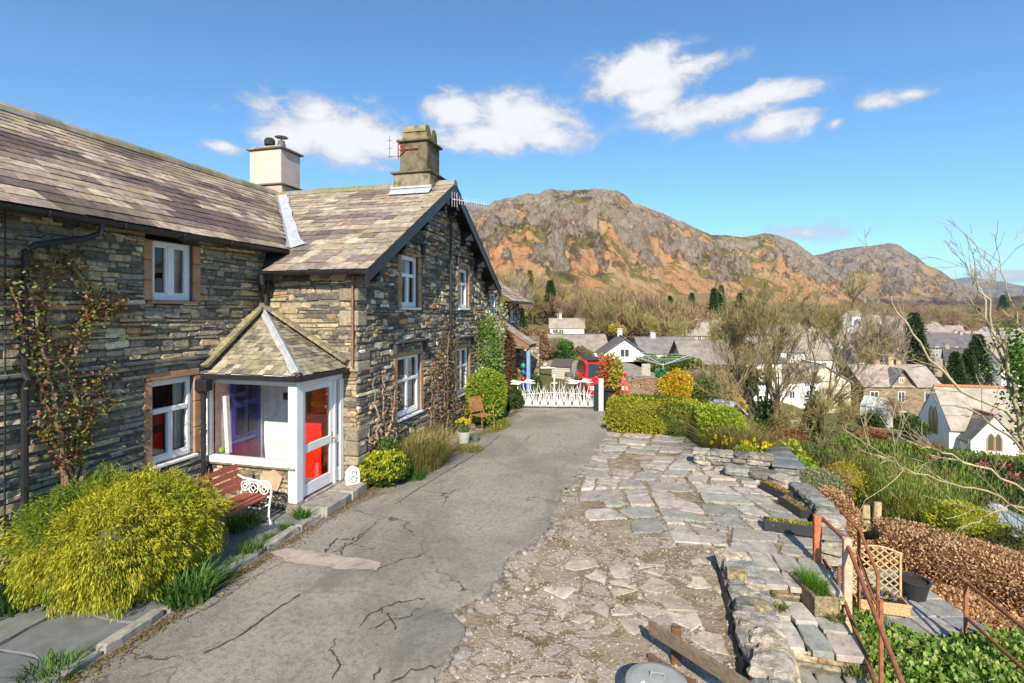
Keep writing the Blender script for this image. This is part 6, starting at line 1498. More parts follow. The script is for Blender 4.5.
# low wall across the end of the planting bed and round the corner of the paving
m = MB(); dry_wall(m, [(1.0, 11.42), (2.3, 11.3)], -.08, .28, .34, 3, (.16, .34), (.08, .14))
tag(m.build('low_wall', MAT['dry']), 'low dry stone wall in front of the daffodil bed', 'wall')
m = MB(); dry_wall(m, [(1.62, 10.8), (2.3, 10.6), (2.62, 9.9), (2.70, 9.0), (2.62, 8.5)], -.5, .20, .36, 5, (.22, .5), (.11, .2))
tag(m.build('edging_wall', MAT['dry']), 'curved dry stone edging wall beside the moss planters', 'wall')
wt_ = thing('slab_topped_wall', 'wall end capped by three smooth dark slate slabs', 'wall', (2.55, 11.6, 0))
m = MB(); dry_wall(m, [(2.62, 11.05), (2.72, 12.5)], -1.4, .14, .42, 6); m.build('stones', MAT['dry'], wt_, True)
m = MB(); r = random.Random(3)
for i in range(3): slab(m, [(2.36+.02*i, 11.0+i*.53), (2.95+.02*i, 10.95+i*.53), (2.97+.02*i, 11.45+i*.53), (2.37+.02*i, 11.51+i*.53)], .15, .20, [(.17, .18, .19), (.20, .21, .215), (.18, .19, .2)][i], r, .012, .002, .008)
m.build('cap_slabs', MAT['slate'], wt_, True)
# boulder retaining wall beside the steps
m = MB(); dry_wall(m, [(1.10, 7.02), (1.10, 6.2), (1.06, 5.2), (1.0, 4.2), (.98, 2.8)], lambda q: -1.3, lambda q: .16-.12*q, .40, 8, (.20, .40), (.13, .22))
rr = random.Random(5)
for y in np.arange(2.8, 7.1, .2):
    s = rr.uniform(.20, .36); block(m, (1.10-.03*(7-y)+rr.uniform(-.09, .09), y, .08+rr.uniform(-.03, .06)), s, s*rr.uniform(.7, 1.2), s*.6, rr.uniform(0, 3), rr.choice([(.48,.43,.35),(.40,.36,.29),(.30,.32,.31),(.52,.45,.33),(.38,.31,.18),(.54,.50,.43)]), rr, .3)
tag(m.build('boulder_wall', MAT['dry']), 'rough boulder topped retaining wall between the yard and the steps', 'wall')
m = MB(); rr = random.Random(6); y = 4.0
while y < 6.9: m.prism([(.86-.03*(7-y), y, -.05), (.90-.03*(7-y), y+.02, -.01+rr.uniform(.0, .09)), (.88-.03*(7-y), y+.16, -.01+rr.uniform(.0, .09)), (.86-.03*(7-y), y+.17, -.05)], (0, 0, 0), (.045, 0, 0), rr.choice([(.05,.048,.045),(.07,.065,.06),(.04,.04,.04)])); y += .18
tag(m.build('slate_edging', MAT['slate']), 'dark upright slate edging along the boulder wall', 'edging')
# steps: flagged landing and treads going down towards the viewer
steps = thing('stone_steps', 'mossy slate steps dropping beside the boulder wall', 'steps', (1.7, 6.3, 0))
r = random.Random(9); lv = [(7.45, 6.62, -.02), (6.62, 5.70, -.18), (5.70, 5.28, -.38), (5.28, 4.86, -.56), (4.86, 4.40, -.74), (4.40, 3.9, -.92)]
for i, (ya, yb, z) in enumerate(lv):
    x0, x1 = 1.28, 2.12+(.06 if i == 0 else 0)-(.02*i); m = MB(); xs = [x0, x0+(x1-x0)*r.uniform(.3, .4), x0+(x1-x0)*r.uniform(.62, .75), x1]
    for a, b in zip(xs, xs[1:]):
        ym = (ya+yb)/2+r.uniform(-.08, .08)
        for u, v in (((yb-.02, ym-.012), (ym+.012, ya)) if ya-yb > .6 else ((yb-.02, ya),)): slab(m, [(a+.006, u), (b-.006, u), (b-.006, v), (a+.006, v)], z-.055, z+r.uniform(-.008, .008), r.choice(PAL_P+[(.29,.30,.27),(.26,.26,.235)]), r, .016, .0015, .016)
    m.build('tread', MAT['paving'], steps, True)
    m = MB(); nz = lv[i+1][2] if i+1 < len(lv) else z-.2
    stone_wall(m, x0, x1, nz, z-.045, lambda s: z, [], lambda s, zz, n, yb=yb: (s, yb+.03-n, zz), PAL_WARM, 90+i, (.04, .09), (.1, .3), relief=.02)
    m.add([(x0, yb+.03, nz-.1), (x1, yb+.03, nz-.1), (x1, yb+.03, z-.05), (x0, yb+.03, z-.05)], [(0, 1, 2, 3)], (1, 1, 1), 1)
    # right flank of the flight, built up in stone
    stone_wall(m, yb, ya, -1.5, z-.045, lambda s: z, [], lambda s, zz, n, x1=x1: (x1-.02+n, s, zz), PAL_WARM, 190+i, (.05, .11), (.1, .34), relief=.02)
    m.add([(x1-.02, yb, -1.7), (x1-.02, ya, -1.7), (x1-.02, ya, z-.05), (x1-.02, yb, z-.05)], [(0, 1, 2, 3)], (1, 1, 1), 1)
    m.build('riser', [MAT['rubble'], MAT['mortar']], steps, True)
# weeds in the steps
for i, (x, y, z) in enumerate(((1.42,6.35,-.17),(1.95,5.62,-.3),(1.5,5.27,-.38),(1.9,5.0,-.52),(1.35,6.6,-.15),(2.0,6.3,-.17),(1.38,4.86,-.56))):
    clump('small weed sprouting between the stone steps', (x, y, z), 0, .08, .09, 60, seed=60+i, name='weed', cat='weed', group='weeds on the steps', pal=[(.15,.2,.04),(.22,.2,.05)])
# stone trough of grass
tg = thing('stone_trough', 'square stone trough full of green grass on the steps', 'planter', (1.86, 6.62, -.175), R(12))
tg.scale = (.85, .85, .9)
m = MB(); ST = (.36, .29, .18); m.bev(-.15, .15, -.34, -.285, 0, .24, .015, ST); m.bev(-.15, .15, .285, .34, 0, .24, .015, ST); m.bev(-.15, -.10, -.283, .283, 0, .238, .015, (.26, .2, .13)); m.bev(.10, .15, -.283, .283, 0, .238, .015, ST); m.bev(-.1, .1, -.283, .283, 0, .2, .01, (.08, .06, .03)); m.build('trough', MAT['dry'], tg)  # left side in a darker brown: its shade is put into the stone colour
rng = np.random.default_rng(4); b = blades(900, (.13, .28), .17, rng, .010, .7, [(.12,.25,.03),(.16,.30,.04),(.10,.20,.03)]); b = (b[0]+np.array([0, 0, .2]), b[1], b[2]); link('grass', np_mesh('grass', *b[:2], MAT['leaf'], b[2]), tg)
# long black planters of moss
def trough(label, loc, rz, L, w, h, pal, seed):
    root = thing('moss_planter', label, 'planter', loc, rz); m = MB(); B = (.035, .037, .042)
    m.bev(-L/2, L/2, -w/2, -w/2+.025, 0, h, .006, B); m.bev(-L/2, L/2, w/2-.025, w/2, 0, h, .006, B); m.bev(-L/2, -L/2+.025, -w/2+.026, w/2-.026, 0, h-.002, .006, B); m.bev(L/2-.025, L/2, -w/2+.026, w/2-.026, 0, h-.002, .006, B); m.bev(-L/2+.02, L/2-.02, -w/2+.02, w/2-.02, .01, h-.05, .006, (.05, .035, .02)); m.build('box', MAT['plastic'], root)
    rng = np.random.default_rng(seed); n = 900; q = np.stack([rng.uniform(-L/2+.03, L/2-.03, n), rng.uniform(-w/2+.03, w/2-.03, n), np.full(n, h-.05)+.04*rng.random(n)], 1); V, Q = leaf_faces(q, np.tile([0, 0, 1.0], (n, 1)), .045, .5, rng, 'out', .9); link('moss', np_mesh('moss', V, Q, MAT['leaf'], pcol(pal, n, rng)), root); return root
trough('long black planter of yellow moss beside the railing', (2.04, 8.25, -.02), R(-6), .74, .18, .15, [(.42,.36,.04),(.34,.33,.05),(.25,.28,.05)], 1)
trough('black planter of orange moss below the curved wall', (2.20, 9.9, -.02), R(-64), .62, .18, .13, [(.45,.28,.05),(.4,.3,.08),(.3,.22,.06)], 2)
trough('black planter of brown moss next to the orange one', (2.30, 9.15, -.02), R(-72), .62, .18, .13, [(.30,.22,.08),(.36,.26,.08),(.22,.2,.06)], 3)

# ------------------------------------------------------------------ railings
RST = (.27, .11, .06)
def railing(name, label, posts, rails, loc):
    root = thing(name, label, 'railing', loc)
    for (a, b, w_, c, pm) in posts:
        m = MB()
        if pm == 'wood': m.bev(a[0]-w_/2, a[0]+w_/2, a[1]-w_/2, a[1]+w_/2, a[2], b[2], .01, c)
        else: m.tube([a, b], w_/2, 8, c)
        m.build('post', MAT['wood' if pm == 'wood' else 'rust'], root, True)
    for pts in rails:
        m = MB(); m.tube(pts, .024, 8, RST); m.build('rail', MAT['rust'], root, True)
    return root
PT = lambda px, py, d: Vector(P(px, py, d))
p0, p1 = PT(822, 518, 6.6), PT(846, 541, 6.0); pe = PT(905, 690, 4.35)
q0, q1, qe = PT(824, 560, 6.55), PT(845, 603, 5.9), PT(878, 690, 4.6)
OR = (.50, .22, .10)
railing('handrail', 'rusty double handrail down the near side of the stone steps', [
    (PT(817, 575, 6.6), PT(817, 515, 6.6), .085, (.46, .16, .08), 'wood'), (PT(847, 640, 5.95), PT(847, 536, 6.0), .085, (.60, .42, .30), 'wood'), (PT(881, 720, 5.0)-Vector((0, 0, .4)), PT(881, 600, 5.05), .045, (.36, .14, .07), 'tube')],
    [[p0, p1, p1.lerp(pe, .3), p1.lerp(pe, .65), pe], [q0, q1, q1.lerp(qe, .5), qe]], (2.1, 6.5, -.1))
a0, a1, a2, a3 = PT(830, 527, 7.9), PT(839, 510, 8.1), PT(859, 529, 7.8), PT(878, 575, 7.3)
railing('handrail', 'brown bent handrail of the lower flight behind the steps', [
    (Vector((a1.x, a1.y, -1.4)), a1, .05, (.3, .14, .08), 'tube'), (Vector((a2.x, a2.y, -1.4)), a2+Vector((0, 0, .03)), .05, (.33, .15, .08), 'tube'), (Vector((a3.x, a3.y, -1.6)), a3+Vector((0, 0, .03)), .05, (.36, .17, .09), 'tube')],
    [[a0, a1, a2, a3], [PT(857, 552, 7.8), PT(876, 604, 7.3)]], (a1.x, a1.y, -1.4))
for p in (a1, a2, a3):
    pass
b0, b1 = PT(966, 582, 7.3), PT(1045, 645, 5.9)
railing('handrail', 'orange rusty handrail sloping down beyond the ivy bank', [(Vector((b0.x, b0.y, -1.8)), b0+Vector((0, 0, .03)), .06, (.45, .2, .09), 'tube'), (Vector((b1.x, b1.y, -2.2)), b1, .06, (.45, .2, .09), 'tube')], [[b0, b1], [b0-Vector((0, 0, .5)), b1-Vector((0, 0, .5))]], (b0.x, b0.y, -1.7))

# ------------------------------------------------------------------ broken board fence and bin lid by the yard edge
bf = thing('board_fence', 'weathered broken wooden rails on a leaning brown post above the bin', 'fence', P(676, 683, 4.6)[:2]+(-.05,))
m = MB(); c0 = PT(676, 600, 4.72); m.bev(c0.x-.045, c0.x+.045, c0.y-.03, c0.y+.03, -.1, PT(676, 627, 4.72).z, .01, (.15, .085, .05)); m.build('post', MAT['wood'], bf, True)
m = MB(); m.bar(PT(650, 627, 4.78), PT(760, 696, 3.75), .035, .11, (.23, .17, .12)); m.build('rail', MAT['wood'], bf, True)
m = MB(); m.bar(PT(650, 659, 4.75), PT(735, 716, 3.85), .035, .10, (.20, .13, .09)); m.build('rail', MAT['wood'], bf, True)
bx, by, bz = P(657, 679, 3.9)
dz = bz
bn = thing('dustbin', 'grey metal bin with a round lid, a handle and a white painted 6', 'bin', (bx, by, -.05))
m = MB(); H = dz+.05; m.lathe([(.19, 0), (.205, .02), (.215, H-.06)], 24, (0, 0), (.20, .205, .20)); m.build('body', MAT['metal'], bn, smooth=True)
m = MB(); m.lathe([(.235, H-.08), (.24, H-.05), (.235, H-.03), (.19, H-.012), (.02, H)], 32, (0, 0), (.40, .395, .36)); lid = m.build('lid', MAT['galv'], bn)
m = MB(); m.tube([(-.05, .02, H-.01), (-.045, .02, H+.03), (.05, .035, H+.03), (.055, .035, H-.01)], .010, 6, (.45, .44, .40)); m.build('handle', MAT['metal'], lid)
text('number', '6', .15, (-.10, -.10, H-.002), Euler((0, 0, R(8))), MAT['white'], lid, world=False)

# ------------------------------------------------------------------ the lower garden
def gl_(px, py, d): x, y, z = P(px, py, d); return (x, y, z)
m = MB(); r = random.Random(3)
for i in range(4):
    for j in range(3):
        x0, y0 = CW(5.75+j*.48, 7.55+i*.5); pts = [(x0+a, y0+b) for a, b in ((0, 0), (.46, .12), (.34, .58), (-.12, .46))]; slab(m, pts, -1.75, -1.60+r.uniform(-.01, .01), r.choice([(.28,.28,.27),(.34,.33,.31),(.24,.25,.25)]), r, .015, .003, .012)
tag(m.build('lower_patio', MAT['paving']), kind='structure')
tp = thing('trellis_planter', 'pale wooden planter box with a curved lattice back', 'planter', P(879, 612, 8.2)[:2]+(-1.60,), YAW+R(-14))
tp.scale = (.92, .92, .82)
CED = (.52, .36, .19); zb = -1.6
m = MB(); m.bev(-.40, .40, -.17, -.145, .04, .27, .006, CED); m.bev(-.40, .40, .12, .145, .04, .27, .006, CED); m.bev(-.40, -.37, -.143, .118, .04, .268, .006, CED); m.bev(.37, .40, -.143, .118, .04, .268, .006, CED); m.bev(-.42, .42, -.185, -.172, .22, .275, .004, CED); m.bev(-.36, .36, -.14, .11, .05, .20, .01, (.06, .04, .02)); m.build('box', MAT['wood'], tp)
m = MB(); zt = lambda x: 1.08+.12*math.cos(x/.40*1.5)
for s in (-1, 1): m.bar((s*.375, .13, .05), (s*.375, .13, 1.1), .045, .035, CED)
m.tube([(x, .13, zt(x)) for x in np.linspace(-.40, .40, 11)], .022, 5, CED); m.build('trellis_frame', MAT['wood'], tp)
m = MB()
for i in range(-9, 10):
    for s in (-1, 1):
        sg_ = [(i*.14+s*k*.02, .29+k*.02) for k in range(50)]; sg_ = [(x, z) for x, z in sg_ if abs(x) < .37 and z < zt(x)]
        if len(sg_) > 2: m.bar((sg_[0][0], .13+s*.006, sg_[0][1]), (sg_[-1][0], .13+s*.006, sg_[-1][1]), .010, .024, CED)
m.build('lattice', MAT['wood'], tp)
rng = np.random.default_rng(3); V, Q, C = bush_mesh('', (.3, .1), .2, 260, .07, .5, [(.08,.15,.03),(.15,.08,.35),(.25,.15,.45),(.12,.2,.04)], rng, cs=0); link('flowers', np_mesh('flowers', V+np.array([0, 0, .17]), Q, MAT['leaf'], C), tp)
pot('round black planter pot behind the lattice planter', P(914, 583, 8.6)[:2]+(-1.62,), .16, .22, .32, (.03, .03, .033), None)
# beech hedges in brown winter leaf
BE = [(.54,.33,.18),(.47,.26,.13),(.62,.42,.26),(.40,.21,.10),(.68,.50,.34),(.33,.17,.08)]
hedge('beech_hedge', 'long brown beech hedge still holding its dead leaves', CW(9.35, 8.75)+(-2.6,), (2.75, .62), 1.38, 60000, .045, BE, 6, rz=YAW+R(-55), p=4, amp=.09, mat='dryleaf', corecol=(.20,.11,.06), f=(4, 14), wd=.65)
hedge('beech_hedge', 'short brown beech hedge beside the rail top', CW(6.05, 10.2)+(-1.9,), (.72, .5), 1.5, 16000, .045, BE, 7, rz=YAW+R(-14), p=3.4, amp=.09, mat='dryleaf', corecol=(.20,.11,.06), f=(4, 14), wd=.65)
bush('beech_litter', 'skirt of fallen beech leaves below the long brown hedge', 'leaves', CW(7.55, 9.0)+(-2.1,), (1.0, .7), .3, 5000, .055, .6, BE, seed=31, rz=YAW+R(-20), mat='dryleaf', cs=.7)
for i, px in enumerate((866, 876)):
    b = PT(px, 530, 12.2+.2*i); m = MB(); m.tube([(b.x, b.y, b.z-1.6), (b.x+.01, b.y, b.z-.3), (b.x+.04*i, b.y, PT(px, 505, 12.2).z)], [.10, .085, .08], 9, (.42, .33, .20)); o = m.build('tree_stump', MAT['bark'], smooth=True); tag(o, ['pale cut trunk, nearer the railing of the pair above the beech hedge', 'pale cut trunk with a slanted top, further from the railing of the pair'][i], 'stump')
# glossy ivy bank at the bottom corner
IV = [(.15,.27,.04),(.21,.34,.05),(.10,.19,.03),(.30,.40,.08),(.42,.48,.18)]
rng = np.random.default_rng(8); n = 46000
cr_, cd_ = rng.uniform(3.0, 8.6, n), rng.uniform(3.2, 8.1, n); keep = (cr_ > 3.32+.06*(cd_-5)+.12*(cd_ < 4.5)) & (cd_ < 8.0-.22*(cr_-5.0).clip(0)) & ~((cr_ > 5.3) & (cd_ > 7.2))
cr_, cd_ = cr_[keep], cd_[keep]; ix, iy = cr_*CS-cd_*SN, cr_*SN+cd_*CS
def ivz(r_, d_): return -1.10-.05*(r_-4)-.07*(d_-6)
hk = (np.sin(ix*5+1)*np.sin(iy*4.3)+np.sin(ix*2.1+iy*3.3))*.05
iz = ivz(cr_, cd_)+hk-.22*rng.random(len(ix))**2
V, Q = leaf_faces(np.stack([ix, iy, iz], 1), np.tile([.0, -.35, 1.0], (len(ix), 1)), .075, .68, rng, 'out', .85)
Cc = pcol(IV, len(ix), rng); o = link('ivy_bank', np_mesh('ivy_bank', V, Q, MAT['leaf'], Cc)); tag(o, 'glossy green ivy covering the bank below the steps', 'ivy')
m = MB(); mm = MAT['soil']
pts = [CW(a, b) for a, b in ((3.4, 2.6), (8.8, 2.6), (8.8, 7.0), (5.4, 7.1), (5.0, 7.9), (3.5, 8.0))]; m.add([(x, y, ivz(*c)-.26) for (x, y), c in zip(pts, ((3.4, 2.6), (8.8, 2.6), (8.8, 7.0), (5.4, 7.1), (5.0, 7.9), (3.5, 8.0)))], [tuple(range(6))]); tag(m.build('bank', MAT['ground']), kind='structure')
# shrubs between the two hedges and the paving
def B(name, label, cat, px, py, d, r, h, n, L, wd, pal, seed, dz=0, **k):
    """bush whose foot sits at picture column px, row py, depth d"""
    x, y, z = P(px, py, d); return bush(name, label, cat, (x, y, z+dz), r, h, n, L, wd, pal, seed=seed, **k)
LY = [(.40,.42,.03),(.48,.46,.05),(.30,.36,.03),(.22,.30,.04)]
B('lime_shrub', 'bright lime green shrub below the big ivy clad tree', 'shrub', 790, 478, 13.6, (.55, .55), 1.25, 2600, .11, .5, LY, 41, dz=-.3, amp=.25, depth=.6, cs=.55, stems=9)
B('bergenia_plant', 'bright green leafy plant beside the slate topped wall', 'plant', 797, 479, 12.3, (.38, .35), .55, 900, .13, .6, [(.16,.34,.03),(.22,.40,.05)], 42, dz=-.15, cs=.6)
B('grey_shrub', 'low grey green dome behind the curved wall', 'shrub', 815, 492, 11.6, (.55, .45), .65, 4200, .06, .4, [(.30,.32,.18),(.36,.37,.22),(.24,.27,.13)], 43, dz=-.15)
B('yellow_shrub', 'golden yellow flowering shrub before the willow stems', 'shrub', 843, 480, 14.0, (.65, .5), .9, 3200, .07, .4, [(.50,.38,.03),(.56,.45,.05),(.36,.30,.05),(.28,.26,.06)], 44, dz=-.4, amp=.2, depth=.5, stems=8)
B('brown_shrub', 'russet brown twiggy shrub between the grey dome and the yellow shrub', 'shrub', 828, 492, 13.0, (.55, .5), .9, 2600, .07, .3, [(.30,.17,.08),(.24,.14,.07),(.36,.24,.12)], 45, dz=-.3, amp=.2, depth=.5, stems=8, mat='dryleaf')
B('green_weeds', 'yellow green weeds by the short beech hedge', 'plant', 800, 500, 10.2, (.30, .5), .32, 1200, .07, .4, [(.26,.30,.04),(.18,.24,.03)], 46, dz=-.1)
# whippy willow
def willow(label, px, py, d, r, h, n, seed, pal, w=.014, cat='shrub', name='willow_shrub', lean=.75):
    rng = np.random.default_rng(seed); b = blades(n, r, h, rng, w, lean, pal, seg=4, hv=.5); root = thing(name, label, cat, P(px, py, d)); link('stems', np_mesh('stems', *b[:2], MAT['twig'], b[2]), root)
    k = n*6; q = rng.normal(0, 1, (k, 3))*np.array([r[0]*.9, r[1]*.9, h*.25])+np.array([0, 0, h*.6]); V, Q = leaf_faces(q, np.tile([0, 0, 1.0], (k, 1)), .16, .10, rng, 'up', 1.0); link('foliage', np_mesh('foliage', V, Q, MAT['leaf'], pcol(pal, k, rng)), root); return root
WP = [(.30,.34,.07),(.25,.33,.06),(.38,.38,.11),(.19,.29,.045),(.16,.26,.04)]
willow('spreading olive yellow willow shrub above the beech hedge', 905, 512, 14.5, (1.25, .8), 1.45, 700, 3, WP)
willow('thin brown willow whips left of the spreading willow', 848, 492, 15.5, (.7, .5), 1.3, 160, 4, [(.32,.22,.12),(.26,.2,.1)])
willow('mossy low willow scrub behind the pair of cut trunks', 935, 530, 13.5, (1.4, .6), .7, 500, 5, [(.22,.22,.05),(.28,.25,.07),(.16,.18,.04)])
B('heather_bank', 'low green and pinkish heather bank behind the beech hedge', 'shrub', 915, 545, 11.6, (1.5, .6), .75, 6500, .06, .4, [(.16,.17,.05),(.22,.19,.08),(.30,.12,.10),(.12,.14,.03)], 47, dz=-.4, rz=YAW+R(-15), amp=.15, depth=.3)
B('golden_conifer', 'small bright yellow green conifer by the glass roof', 'shrub', 962, 540, 11.8, (.72, .6), 1.05, 6000, .08, .3, LY[:3], 48, dz=-.2, amp=.15)
B('dark_shrub', 'dark evergreen shrub in the shadow beneath the glass roof', 'shrub', 1000, 562, 11.2, (1.1, .5), 1.0, 5000, .08, .5, [(.06,.09,.02),(.10,.11,.03),(.16,.13,.05)], 49, dz=-.3)
RH = [(.045,.085,.025),(.06,.11,.03),(.035,.07,.02),(.08,.13,.03)]
def rhodo():
    rng = np.random.default_rng(5); V, Q, C = bush_mesh('', (2.6, 1.5), 2.7, 15000, .15, .35, RH, rng, amp=.12, depth=.3); q, nr = shell(150, (2.6, 1.5, 1.35), rng, 2, .12, .08, -.2); q[:, 2] += 1.35; q = np.repeat(q, 8, axis=0)+rng.normal(0, .05, (1200, 3)) if len(q) == 150 else q
    b = join((V, Q, C), flowers(q, np.tile([0, -.5, .5], (len(q), 1)), .12, [(.55,.10,.16),(.48,.06,.12),(.6,.2,.25)], rng)); o = link('rhododendron', np_mesh('rhododendron', *b[:2], MAT['leaf'], b[2])); x, y, z = P(972, 520, 16.5); o.location = (x, y, z-.7); return tag(o, 'dark rhododendron dotted with pink flowers behind the bare branches', 'shrub')
rhodo()
# big evergreen hedges stepping down the hill
EH = [(.085,.15,.028),(.12,.19,.035),(.065,.12,.02),(.17,.23,.04)]; ET = [(.22,.22,.045),(.18,.20,.04)]
hedge('conifer_hedge', 'dark green clipped conifer hedge running down the hillside towards the church', CW(15.2, 19.8)+(-5.9,), (5.0, 2.0), 3.7, 34000, .14, EH, 8, rz=YAW+R(-40), p=4, amp=.07, patch=[(.22,.25,.045),(.18,.23,.04),(.26,.24,.06)], wd=.4)
hedge('conifer_hedge', 'dark green hedge block behind the lime green shrub', CW(9.6, 17.0)+(-3.5,), (1.3, 1.0), 2.1, 9000, .12, [(.05,.10,.02),(.07,.13,.025),(.10,.17,.03)], 9, rz=YAW, p=3.4, amp=.1, wd=.4)
hedge('conifer_hedge', 'green hedge strip in front of the sunlit lawn', CW(13.2, 24.0)+(-5.4,), (2.6, .8), 1.9, 9000, .13, [(.10,.16,.03),(.13,.20,.035),(.16,.2,.04)], 10, rz=YAW+R(-10), p=3.4, amp=.08, wd=.4)
# glass garden pavilion
gp_ = thing('garden_pavilion', 'octagonal glass pavilion roof glimpsed beyond the beech hedge', 'pavilion', CW(12.7, 13.4)+(-4.6,), YAW)
zE, zA = 2.05, 2.62; n = 10; ring_ = [(1.45*math.cos(2*math.pi*k/n), 1.45*math.sin(2*math.pi*k/n)) for k in range(n)]; top_ = [(.18*math.cos(2*math.pi*k/n), .18*math.sin(2*math.pi*k/n)) for k in range(n)]
m = MB(); MAT['glassroof'] = simple('roof_glass', (.30, .36, .42), .12, .6, var=.1, vs=1)
for k in range(n): j = (k+1) % n; m.add([(*ring_[k], zE), (*ring_[j], zE), (*top_[j], zA), (*top_[k], zA)], [(0, 1, 2, 3)])
rf = m.build('roof', MAT['glassroof'], gp_)
m = MB()
for k in range(n): j = (k+1) % n; m.tube([(*ring_[k], zE+.01), (*top_[k], zA+.01)], .025, 5, (.16, .18, .2)); m.tube([(*ring_[k], zE), (*ring_[j], zE)], .03, 5, (.16, .18, .2))
m.lathe([(.2, zA-.02), (.2, zA+.06), (.05, zA+.14)], 10, (0, 0), (.4, .42, .44)); m.build('ribs', MAT['attr'], rf)
m = MB()
for k in range(n): j = (k+1) % n; m.bar((*ring_[k], 0), (*ring_[k], zE), .06, .06, (.2, .2, .2)); m.add([(ring_[k][0]*.97, ring_[k][1]*.97, 0), (ring_[j][0]*.97, ring_[j][1]*.97, 0), (ring_[j][0]*.97, ring_[j][1]*.97, zE), (ring_[k][0]*.97, ring_[k][1]*.97, zE)], [(0, 1, 2, 3)], (.08, .09, .1))
m.build('walls', MAT['gloss'], gp_)
# shed roof and plants behind the golden shrub
sh = thing('garden_shed', 'small dark shed with a pale ridged roof behind the golden shrub', 'shed', P(716, 424, 17.5)[:2]+(-1.2,), YAW+.5)
m = MB(); m.prism([(-.5, -.7, 0), (.5, -.7, 0), (.5, -.7, .95), (0, -.7, 1.32), (-.5, -.7, .95)], (0, 0, 0), (0, 1.4, 0), (.055, .065, .06)); m.build('wall', MAT['attr'], sh)
m = MB()
for s in (-1, 1): m.prism([(0, -.8, 1.36), (s*.6, -.8, .91), (s*.6, -.8, .95), (0, -.8, 1.41)], (0, 0, 0), (0, 1.6, 0), (.48, .50, .52))
m.build('roof', MAT['attr'], sh)
# ------------------------------------------------------------------ houses of the village
MAT['vroof'] = simple('village_slate', None, .85, .2, var=.28, vs=.9, bump=.3, bs=3)
t = NT('village_stone'); co = t.coord(); c = t.mix(1.0, t.attr(), t.mix(t.vor(1.6, 'F1', t.coord((1, 1, 2)), 'Color'), (.62, .6, .58), (1.3, 1.25, 1.2)), 'MULTIPLY'); t.bsdf(c, .92, .2); MAT['vstone'] = t.m
SLT, SLT2, SLD = (.26, .22, .185), (.33, .275, .225), (.15, .135, .125)
def house_(name, label, px, py, d, L, W, he, hr, rot, wall=(.80, .79, .77), roofc=SLT, wins=(), gwins=(), chim=(), group=None, wm='render', cat='house', over=.3, extra=None, roofm='vroof', down=3.0):
    """pitched house: ridge along local x, front faces -y; (px, py) is the foot of its front middle; wins (x, z, w, h) on the front, gwins on the -x / +x gables"""
    x, y, z = P(px, py, d); root = thing(name, label, cat, (x, y, z), YAW+R(rot), group)
    m = MB(); m.prism([(-L/2, 0, -down), (-L/2, W, -down), (-L/2, W, he), (-L/2, W/2, hr-.12), (-L/2, 0, he)], (0, 0, 0), (L, 0, 0), wall); m.build('wall', MAT[wm], root)
    m = MB(); k = (hr-he)/(W/2); t_ = .14
    for s in (-1, 1):
        y0 = W/2+s*(W/2+over); z0 = he-k*over
        vs = [(-L/2-over, y0, z0), (L/2+over, y0, z0), (L/2+over, W/2, hr), (-L/2-over, W/2, hr)]; vs += [(a, b, c+t_) for a, b, c in vs]
        m.add(vs, [(0, 1, 2, 3), (7, 6, 5, 4), (0, 4, 5, 1), (1, 5, 6, 2), (3, 7, 4, 0)], roofc)
    m.bar((-L/2-over, W/2, hr+t_), (L/2+over, W/2, hr+t_), .25, .12, tuple(c*.8 for c in roofc)); rf = m.build('roof', MAT[roofm], root)
    for (cx, h_, cc) in chim:
        m = MB(); m.box(cx-.4, cx+.4, W/2-.35, W/2+.35, hr-.6, hr+h_, cc); m.box(cx-.48, cx+.48, W/2-.43, W/2+.43, hr+h_+.003, hr+h_+.14, tuple(c*.7 for c in cc))
        for q in (-.18, .18): m.lathe([(.11, hr+h_+.14), (.09, hr+h_+.45)], 8, (cx+q, W/2), (.35, .18, .1))
        m.build('chimney', MAT['vstone'], rf)
    def win(at, w_, h_):
        f = MB(); p = MB(); q = lambda a, b, dd: at(a, b, dd)
        for a, b, c, e in ((-w_/2, w_/2, 0, .1), (-w_/2, w_/2, h_-.1, h_), (-w_/2, -w_/2+.1, .1, h_-.1), (w_/2-.1, w_/2, .1, h_-.1), (-.04, .04, .1, h_-.1)):
            f.add([q(a, c, 0), q(b, c, 0), q(b, e, 0), q(a, e, 0), q(a, c, .07), q(b, c, .07), q(b, e, .07), q(a, e, .07)], [(4, 5, 6, 7), (0, 1, 5, 4), (1, 2, 6, 5), (2, 3, 7, 6), (3, 0, 4, 7)], (.8, .8, .8))
        o = f.build('window', MAT['white'], root); p.add([q(-w_/2, 0, .02), q(w_/2, 0, .02), q(w_/2, h_, .02), q(-w_/2, h_, .02)], [(0, 1, 2, 3)], (.05, .06, .07)); p.build('pane', MAT['gloss'], o)
    for (wx, wz, ww, wh) in wins: win(lambda a, b, dd, wx=wx, wz=wz: (wx+a, -dd, wz+b), ww, wh)
    for (s, wy, wz, ww, wh) in gwins: win(lambda a, b, dd, s=s, wy=wy, wz=wz: (s*(L/2+dd), W/2+wy-s*a*-1, wz+b), ww, wh)
    if extra: extra(root, m)
    return root
def porch_roof(root, m):
    m = MB(); m.prism([(-1.3, -1.2, 2.0), (1.3, -1.2, 2.0), (0.0, -1.2, 2.75)], (0, 0, 0), (0, 1.2, 0), SLT); m.build('porch_roof', MAT['vroof'], root)
